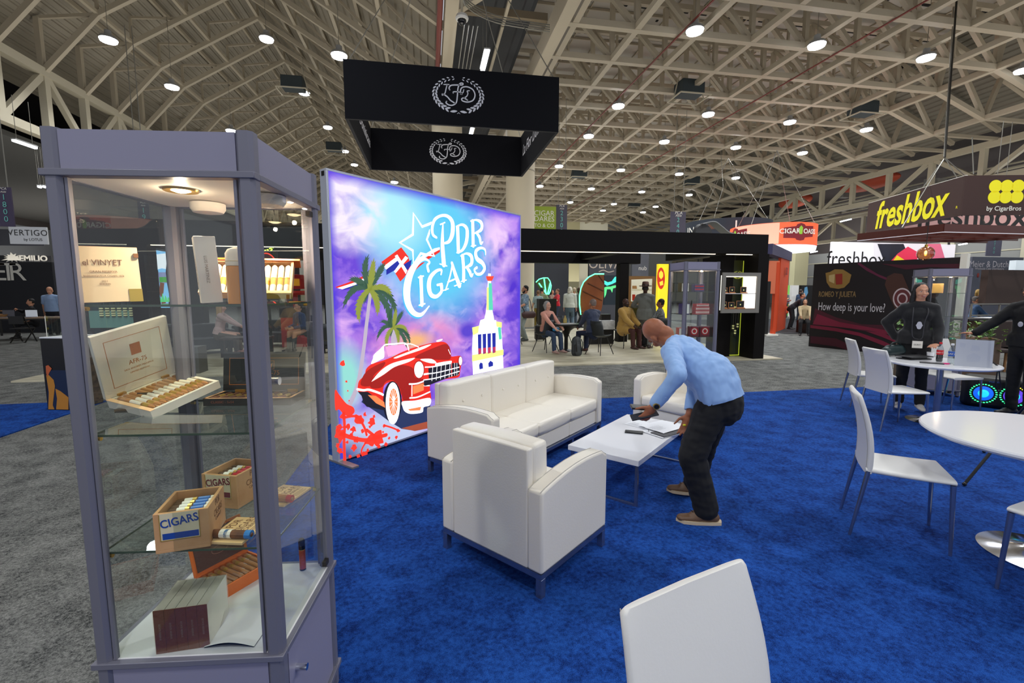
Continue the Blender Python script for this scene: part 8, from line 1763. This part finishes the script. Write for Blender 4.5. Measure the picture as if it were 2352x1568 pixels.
# ------------------------------------------------------------------ the man bending over the coffee table
base = Vector(G(1610, 1170)); base.z = 0.0; bl = lambda p: Vector(p) - base + Vector((0, 0, 0))
fh = Vector((_fw.x, _fw.y, 0)).normalized()
HP = bl(AD(1650, 902, 3.14)); NK = bl(AD(1553, 791, 3.30)); Xs = (-fh * 0.80 - _rt * 0.60)       # his left is the side towards the viewer
fL_ = bl(G(1622, 1203)); fL_.z = CZ; fR_ = bl(G(1592, 1140)); fR_.z = CZ
wL = bl(AD(1503, 930, 2.96)); wR = bl(AD(1584, 950, 3.22))
toe = -_rt * 1.0 + fh * 0.12
m_shirt = mat('pale_blue_shirt', (140, 176, 226), 0.7, sheen=0.15, bump=0.05, bscale=400)
man, mj = person('bald man in pale blue shirt and black trousers bending over the coffee table', tuple(base), 0, h=1.76, skin='russet', hair='bald', bottom=(16, 16, 19), shoes=(104, 76, 54), hip=HP, neck=NK, side=Xs, head_dir=-_rt * 0.75 + fh * 0.42 + Vector((0, 0, 0.45)), face_dir=Vector((0, 0, -0.75)) + fh * 0.75 - _rt * 0.05, head_at=NK + (-_rt * 0.105 + Vector((0, 0, 0.075)) + fh * 0.12) * 0.95, pelvis=(NK - HP).normalized() * 0.55 + Vector((0, 0, 0.6)),
                 handL=wL, handR=wR, footL=fL_, footR=fR_, toeL=toe, toeR=toe + fh * 0.15, poleL=_rt * 0.22 - fh * 1.0 + Vector((0, 0, 0.25)), poleR=_rt * 1.0 + Vector((0, 0, 0.6)), kneeL=-_rt, kneeR=-_rt, top_m=m_shirt, vox=0.0085, wr=0.009, shin=1, skirt=0.035, fat=1.16, belly=0.022, loose=0.022,
                 fL=-_rt * 0.55 + Vector((0, 0, -0.85)) + fh * 0.1, nL=-_rt * 0.3 + fh * 0.9, sL=-_rt, curlL=0.75, fR=Vector((0, 0, -1)) - _rt * 0.25, nR=-fh * 0.6 - _rt * 0.5, sR=-_rt * 0.9 - fh * 0.3, curlR=0.45)
# watch and cuff on the near wrist
w = mj['wl']; d = (mj['wl'] - mj['el']).normalized()
c = w - d * 0.012; wt = MB().tube([c - d * 0.012, c + d * 0.012], 0.0335, 18).build('watch_strap', M_blk, man, smooth=True)
out = (-fh - d * (-fh).dot(d)).normalized(); MB().cyl(c + out * 0.028, c + out * 0.044, 0.022, n=24).build('watch_case', M_gold, wt, smooth=True); MB().cyl(c + out * 0.044, c + out * 0.0455, 0.016, n=20).build('watch_dial', M_blk, wt)
for nm, wv, ev in (('cuff', mj['wl'], mj['el']), ('cuff', mj['wr'], mj['er'])):
    d = (wv - ev).normalized(); MB().tube([wv - d * 0.095, wv - d * 0.030], [0.046, 0.043], 20).build(nm, m_shirt, man, smooth=True)
cl = MB(); hN = mj['N'] + mj['T'] * 0.015; hdv = (Vector(mj['HM'].translation) - mj['N']).normalized(); cl.tube([mj['N'] - hdv * 0.005, mj['N'] + hdv * 0.035], [0.074, 0.066], 24); cl.build('collar', m_shirt, man, smooth=True)
bt_ = MB().tube([mj['P'] + mj['T'] * 0.05, mj['P'] + mj['T'] * 0.05 + Vector((0, 0, 0.001))], 0.01, 6) if False else None
# phone held in his near hand
hp = mj['wl'] + (-_rt * 0.55 + Vector((0, 0, -0.85))).normalized() * 0.085
t = thing('phone', 'black phone held in the bending man\'s near hand', 'phone', tuple(base + hp + fh * 0.012)); t.rotation_euler = (R(12), R(-14), -YAW - R(4))
MB().box((-0.10, -0.03, -0.005), (0.075, 0.045, 0.005)).build('case', mat('phone_black', (24, 25, 30), 0.4), t, bevel=0.003); MB().box((-0.095, -0.026, 0.005), (0.07, 0.041, 0.0058)).build('screen', mat('phone_glass', (60, 62, 70), 0.15), t)
t = thing('phone', 'second black device behind the bending man\'s near hand', 'phone', tuple(base + hp + fh * 0.06 + Vector((0, 0, 0.04)) - _rt * 0.03)); t.rotation_euler = (R(10), R(4), -YAW)
MB().box((-0.06, -0.03, -0.007), (0.06, 0.035, 0.007)).build('case', mat('phone_black', (24, 25, 30), 0.4), t, bevel=0.003); MB().box((-0.055, -0.026, 0.007), (0.055, 0.031, 0.0078)).build('screen', mat('phone_black', (24, 25, 30), 0.4), t)
q = bl(AD(1572, 976, 3.2)); MB().ball(tuple(q), (0.012, 0.012, 0.008)).build('yellow_ring', mat('yellow_tag', (226, 214, 40), 0.5), man, smooth=True)

# ------------------------------------------------------------------ smiling woman behind the crowded table
wz = math.atan2(-(0 - 6.5), -(4.98 - 0)) ; wx, wy = 6.42, 5.02
face_cam = math.atan2(wx, wy)                      # turn so that -y looks at the camera
wom, wj = person('smiling long haired woman in a black hoodie standing behind the crowded table', (wx, wy, CZ), -face_cam + R(8), h=1.66, skin='light', hairc=(18, 14, 16), hair='long', top=(17, 17, 20), bottom=(15, 15, 18), shoes=(206, 200, 190),
                 handL=(0.20, -0.17, 0.93), handR=(-0.20, 0.02, 0.98), poleR=(-1, 0.1, 0), poleL=(0.6, 0.8, -0.3), face_dir=(0.25, -1, -0.05), lean=(0.03, -0.02, 1), coat=0.008, hood=True, smile=True, fat=0.88, vox=0.01, curlL=0.6, curlR=0.7, fL=(-0.4, -0.8, 0.0), nL=(0, 0.2, -1), sL=(-0.6, 0, 0.6), fR=(0.8, -0.3, -0.4), nR=(0.2, 0.9, 0))
f = MB(); f.T = wj['HM']; f.ball((0, -0.0965, -0.061), (0.022, 0.0055, 0.0075), 14, 8); f.build('open_mouth', mat('mouth_dark', (84, 26, 26), 0.5), wom, smooth=True)
f = MB(); f.T = wj['HM']; f.ball((0, -0.1005, -0.0575), (0.018, 0.003, 0.0036), 12, 6); f.build('teeth', mat('teeth', (240, 238, 232), 0.3), wom, smooth=True)
N = wj['N']; F = wj['F']
fr = Vector((0, -1, 0)); chest = lambda x, z: Vector((x, -0.137 if z > 1.1 else -0.142, z))
ly = MB(); lp = [N + Vector((-0.065, -0.03, 0.0)), N + Vector((-0.075, -0.115, -0.09)), chest(-0.06, 1.2), chest(-0.045, 1.02), chest(0.02, 0.985)]; ly.tube(catmull(lp, 5), 0.006, 6); lp = [N + Vector((0.065, -0.03, 0.0)), N + Vector((0.075, -0.115, -0.09)), chest(0.06, 1.2), chest(0.055, 1.02), chest(0.03, 0.985)]; ly.tube(catmull(lp, 5), 0.006, 6)
t = thing('lanyard_badge', 'white name badge on a black lanyard round the smiling woman\'s neck', 'badge', (wx, wy, CZ), wom.rotation_euler.z); ly.build('lanyard', mat('lanyard', (50, 50, 54), 0.5), t, smooth=True)
MB().box((-0.045, -0.158, 0.86), (0.06, -0.154, 0.985)).build('badge_card', M_whitep, t); MB().box((-0.045, -0.1595, 0.965), (0.06, -0.154, 0.985)).build('badge_header', M_blk, t); MB().box((-0.045, -0.1595, 0.86), (0.06, -0.154, 0.872)).build('badge_footer', M_blk, t); text('GUEST', 0.024, M_blk, t, (0.008, -0.1598, 0.915), ext=0.0002)
MB().prism([(0.028 * math.cos(a * PI / 9) * (1 + 0.25 * (a % 3 == 0)) + 0.01, 1.17 + 0.05 * math.sin(a * PI / 9)) for a in range(18)], 0.003, axis=1, z=-0.150).build('hoodie_print', mat('print_silver', (190, 190, 200), 0.5), wom)

# ------------------------------------------------------------------ person cut off at the right edge
px_, py_ = 7.50, 4.50; fc = math.atan2(px_, py_)
pr, pj = person('person in black with glasses reaching left, cut off by the right edge', (px_, py_, CZ), -fc + R(-38), h=1.70, skin='tan', hairc=(18, 14, 16), hair='short', top=(15, 15, 18), bottom=(12, 12, 14), shoes=(20, 20, 22), handR=(-0.34, -0.38, 1.03), poleR=(-0.3, 0.6, -0.6), coat=0.01, vox=0.012, fR=(-0.7, -0.7, 0.0), nR=(0, 0, -1), sR=(0.4, -0.6, 0), curlR=0.3, face_dir=(-0.2, -1, 0))
g = MB(); g.T = pj['HM']
for s in (-1, 1): g.tube([(s * 0.031 + 0.02 * math.cos(a * PI / 8), -0.098, 0.003 + 0.017 * math.sin(a * PI / 8)) for a in range(17)], 0.0018, 5)
g.build('glasses', M_blk, pr); 
MB().ball((0.02, -0.150, 1.20), (0.03, 0.006, 0.034)).build('chest_print', mat('print_silver', (190, 190, 200), 0.5), pr, smooth=True)

# ------------------------------------------------------------------ people in the pavilion
def gp(x, y, z=0.0): p = G(x, y, z); return p
def towards(p, a=0.0): return -math.atan2(p[0], p[1]) + a        # facing the camera, turned by a
suit_m = (112, 114, 108)
p = gp(1478, 801); person('man in a grey suit and brown hat seen from behind, standing', (p.x, p.y, PZ), towards(p, R(170)), h=1.84, skin='dark', hairc=(30, 24, 22), top=suit_m, bottom=(104, 104, 98), shoes=(44, 28, 24), hat=(104, 74, 62), coat=0.012, skirt=0.10, handL=(0.20, -0.30, 1.16), handR=(-0.26, -0.10, 0.86), poleL=(0.9, 0.5, -0.6), footL=(0.16, 0, 0), footR=(-0.16, 0.05, 0))
p = gp(1207, 785); pl, plj = person('bearded man in a checked shirt with a shoulder bag by the lightbox edge', (p.x, p.y + 0.1, PZ), towards(p, R(-70)), h=1.80, skin='light', hairc=(28, 22, 20), top=(96, 116, 134), top_m=mat('plaid_blue', (84, 112, 140), 0.8, var=(160, 180, 190), vscale=26), bottom=(146, 156, 150), shoes=(90, 96, 92), sleeve='short', handL=(0.22, -0.36, 1.08), handR=(-0.2, -0.36, 1.10), beard=(28, 22, 20), belly=0.03)
t = thing('messenger_bag', 'brown leather messenger bag on the hip of the man in the checked shirt', 'bag', (p.x, p.y + 0.1, PZ), towards(p, R(-70)))
blobmesh('bag_body', [lambda m_: m_.cap((0.24, -0.08, 0.86), (0.24, 0.18, 0.86), 0.12, 0.12, (0, 0, 1), 0.45)], mat('bag_brown', (66, 40, 36), 0.45), t, 0.014, 3)
MB().tube(catmull([(0.26, -0.10, 0.95), (0.10, -0.17, 1.2), (-0.12, -0.13, 1.45), (-0.17, 0.02, 1.50), (-0.05, 0.17, 1.35), (0.15, 0.17, 1.1), (0.26, 0.16, 0.95)], 5), 0.014, 6).build('strap', M_blk, t, smooth=True)
p = gp(1190, 776); person('person in a slate blue shirt half hidden behind the lightbox edge', (p.x, p.y + 0.2, PZ), towards(p, R(150)), h=1.78, hairc=(60, 50, 44), top=(96, 110, 140), bottom=(30, 32, 40))
p = Vector((3.08, 11.72, 0)); pk, pkj = sit('grey haired woman in pink seated at the small black table', (p.x, p.y, PZ), towards(p, R(48)), h=1.64, skin='pink', hairc=(150, 148, 146), hair='bob', top=(206, 146, 128), bottom=(54, 70, 96), shoes=(200, 160, 150), fat=1.08)
MB().ball((0.0, -0.165, 0.85), (0.075, 0.03, 0.17), 14, 10).build('black_vest', mat('vest_black', (24, 26, 34), 0.8), pk, smooth=True)
q = thing('pouch', 'bright blue pouch on the lap of the woman in pink', 'bag', (p.x, p.y, PZ), towards(p, R(48))); blobmesh('pouch_body', [lambda m_: m_.cap((-0.06, -0.3, 0.62), (0.08, -0.3, 0.62), 0.06, 0.06, (0, 0, 1), 0.6)], mat('pouch_blue', (40, 140, 190), 0.5), q, 0.014, 2); MB().tube([(-0.06, -0.3, 0.67), (0.0, -0.3, 0.72), (0.06, -0.3, 0.67)], 0.006, 6).build('pouch_cord', M_blk, q)
p = Vector((4.15, 11.2, 0)); sit('bald man in a navy blazer seated with his back turned at the black table', (p.x, p.y, PZ), towards(p, R(-140)), h=1.76, skin='tan', hairc=(120, 104, 96), hair='short', top=(42, 50, 74), bottom=(26, 36, 62), shoes=(84, 40, 34), coat=0.012, handR=(-0.10, -0.36, 0.98), fat=1.05)
p = Vector((5.5, 12.2, 0)); sit('bald bearded man in a long mustard coat seated facing the grey suit', (p.x, p.y, PZ), towards(p, R(52)), h=1.76, skin='dark', hairc=(30, 20, 18), hair='bald', beard=(34, 24, 22), top=(176, 138, 66), bottom=(70, 36, 32), shoes=(60, 34, 28), coat=0.03, fat=1.08)
p = Vector((6.45, 11.95, 0)); sit('man in a checked grey shirt seated right of the grey suited man', (p.x, p.y, PZ), towards(p, R(-100)), h=1.74, skin='tan', hairc=(26, 24, 24), top=(96, 98, 100), top_m=mat('plaid_grey', (60, 62, 66), 0.8, var=(150, 152, 152), vscale=40), bottom=(30, 30, 34), shoes=(30, 28, 28), sleeve='short', handR=(-0.2, -0.3, 0.7))
p = Vector((7.4, 13.6, 0)); person('dark clothed man in a black hat standing behind the middle showcase', (p.x, p.y, PZ), towards(p, R(-60)), h=1.80, skin='brown', hairc=(26, 24, 24), top=(20, 22, 26), bottom=(24, 24, 28), hat=(20, 20, 22), coat=0.01)
def far(label, x, Y, ht, a, **kw):
    """someone far off: x pixel column, Y depth in the hall"""
    q = AY(x, 700, Y); return person(label, (q.x, Y, kw.pop('z', 0.0)), towards(q, a), h=ht, vox=0.018, **kw)
far('person in a pale hooded top and jeans seen from behind at the back', 1309, 19.0, 1.82, R(175), hairc=(210, 206, 190), hair='bob', top=(196, 200, 188), bottom=(84, 104, 118), shoes=(150, 150, 150), skin='pink', z=PZ, fat=1.1, coat=0.008)
far('person in a white shirt partly behind the pale hooded figure', 1318, 20.5, 1.84, R(190), hairc=(190, 170, 140), top=(220, 220, 214), bottom=(60, 70, 80))
far('bald bearded man in a green jacket left of the large leaf sign', 1330, 19.8, 1.86, R(60), skin='dark', hair='bald', beard=(30, 24, 22), top=(54, 76, 66), bottom=(40, 42, 44))
far('man in a bright red shirt among the standing crowd at the back', 1280, 22.0, 1.74, R(-70), hairc=(90, 60, 44), top=(200, 26, 40), bottom=(60, 70, 90), sleeve='short', handR=(-0.2, -0.35, 1.15), handL=(0.2, -0.35, 1.2))
far('person in a taupe top beside the man in bright red', 1268, 22.6, 1.66, R(60), hairc=(50, 34, 30), hair='bob', top=(146, 116, 100), bottom=(60, 50, 50), handR=(-0.2, -0.35, 1.15))
far('man in an olive shirt with his back to the room, beneath the small leaf sign', 1245, 20.0, 1.84, R(160), hairc=(40, 50, 34), top=(132, 140, 104), bottom=(60, 60, 50), sleeve='short', handL=(0.3, -0.3, 1.1), handR=(-0.3, -0.2, 1.0))
far('person in a floral shirt just right of the standing man in plaid', 1236, 18.5, 1.50, R(180), hairc=(120, 90, 60), top=(150, 170, 170), bottom=(150, 130, 60), sleeve='short', z=PZ)
# seen through the showcase
p = Vector((-5.3, 12.85, 0)); bw, bj = sit('blonde woman in a pale cardigan seated on the charcoal sofa', (p.x, p.y, PZ), towards(p, R(72)), h=1.66, seat=0.44, skin='pink', hairc=(196, 160, 104), hair='long', top=(206, 176, 174), bottom=(104, 94, 84), shoes=(190, 140, 130), leany=-0.22, handL=(0.08, -0.50, 0.66), handR=(-0.06, -0.52, 0.68))
p = Vector((-3.35, 13.2, 0)); sit('hunched person in a dark blue sweater seen right of the showcase post', (p.x, p.y, PZ), towards(p, R(-60)), h=1.72, seat=0.44, hairc=(50, 40, 36), top=(28, 58, 110), bottom=(70, 70, 68), leany=-0.45)
p = AY(726, 690, 15.5); far('person in a pale blue shirt between showcase and lightbox wall', 728, 15.5, 1.70, R(-60), hairc=(40, 36, 34), top=(170, 190, 214), bottom=(120, 120, 120), z=PZ)
# right background
far('person in a dusty pink shirt leaning on the bar in the orange booth', 1788, 18.6, 1.52, R(70), hairc=(34, 26, 24), top=(150, 80, 92), bottom=(30, 30, 36), handL=(0.15, -0.4, 1.2), handR=(-0.1, -0.35, 1.25), lean=(0, -0.3, 1), z=0.012)
far('person in black bending forward beside the orange stool', 1818, 17.3, 1.74, R(80), hairc=(24, 22, 22), top=(26, 30, 38), bottom=(22, 24, 28), lean=(0, -1.0, 0.9), handL=(0.15, -0.6, 0.85), handR=(-0.1, -0.6, 0.85))
q = AY(1849, 700, 14.9); sit('woman in a cream top and black cardigan seated beside the crimson wall', (q.x, 14.9, 0), towards(q, R(6)), h=1.6, seat=0.5, skin='light', hairc=(44, 28, 24), hair='bob', top=(190, 168, 130), bottom=(24, 24, 28), vox=0.018)
far('person in a dark blue jacket at the back left of the crimson wall', 1838, 21.5, 1.72, R(150), hairc=(60, 48, 40), top=(44, 66, 96), bottom=(30, 34, 44))
far('person with grey hair near the lit green panel', 1803, 24.5, 1.66, R(-30), hairc=(90, 86, 84), top=(110, 124, 128), bottom=(60, 60, 66))
far('woman in a flowered top standing behind the planter', 2217, 13.2, 1.66, R(120), hairc=(40, 28, 24), hair='bob', top=(120, 84, 76), bottom=(40, 40, 44), top_m=mat('floral', (120, 60, 60), 0.8, var=(90, 130, 150), vscale=22))
far('blonde person far behind the railing', 2246, 13.6, 1.62, R(100), hairc=(196, 160, 90), hair='bob', top=(80, 74, 70), bottom=(40, 40, 44))
q = AY(2240, 700, 12.6); sit('man in a denim blue shirt seated behind the planter', (q.x, 12.6, 0), towards(q, R(110)), h=1.72, seat=0.55, hairc=(110, 104, 100), top=(52, 84, 122), bottom=(40, 44, 56), vox=0.018)
# far left
q = AY(116, 690, 18.8); mb_, mj2 = far('bald man in a light blue shirt standing at the far left tables', 118, 19.2, 1.82, R(150), skin='light', hair='bald', top=(142, 168, 206), bottom=(26, 28, 36), shoes=(30, 30, 32), belly=0.05, fat=1.12, sleeve='short')
q = AY(6, 700, 17.8); sit('person in black seated at the far left edge of the picture', (q.x, 18.9, 0), towards(q, R(-90)), h=1.72, hairc=(30, 26, 24), top=(24, 24, 28), bottom=(30, 30, 34), vox=0.018, handR=(-0.1, -0.35, 1.0))
bpy.data.scenes.remove(TMP)
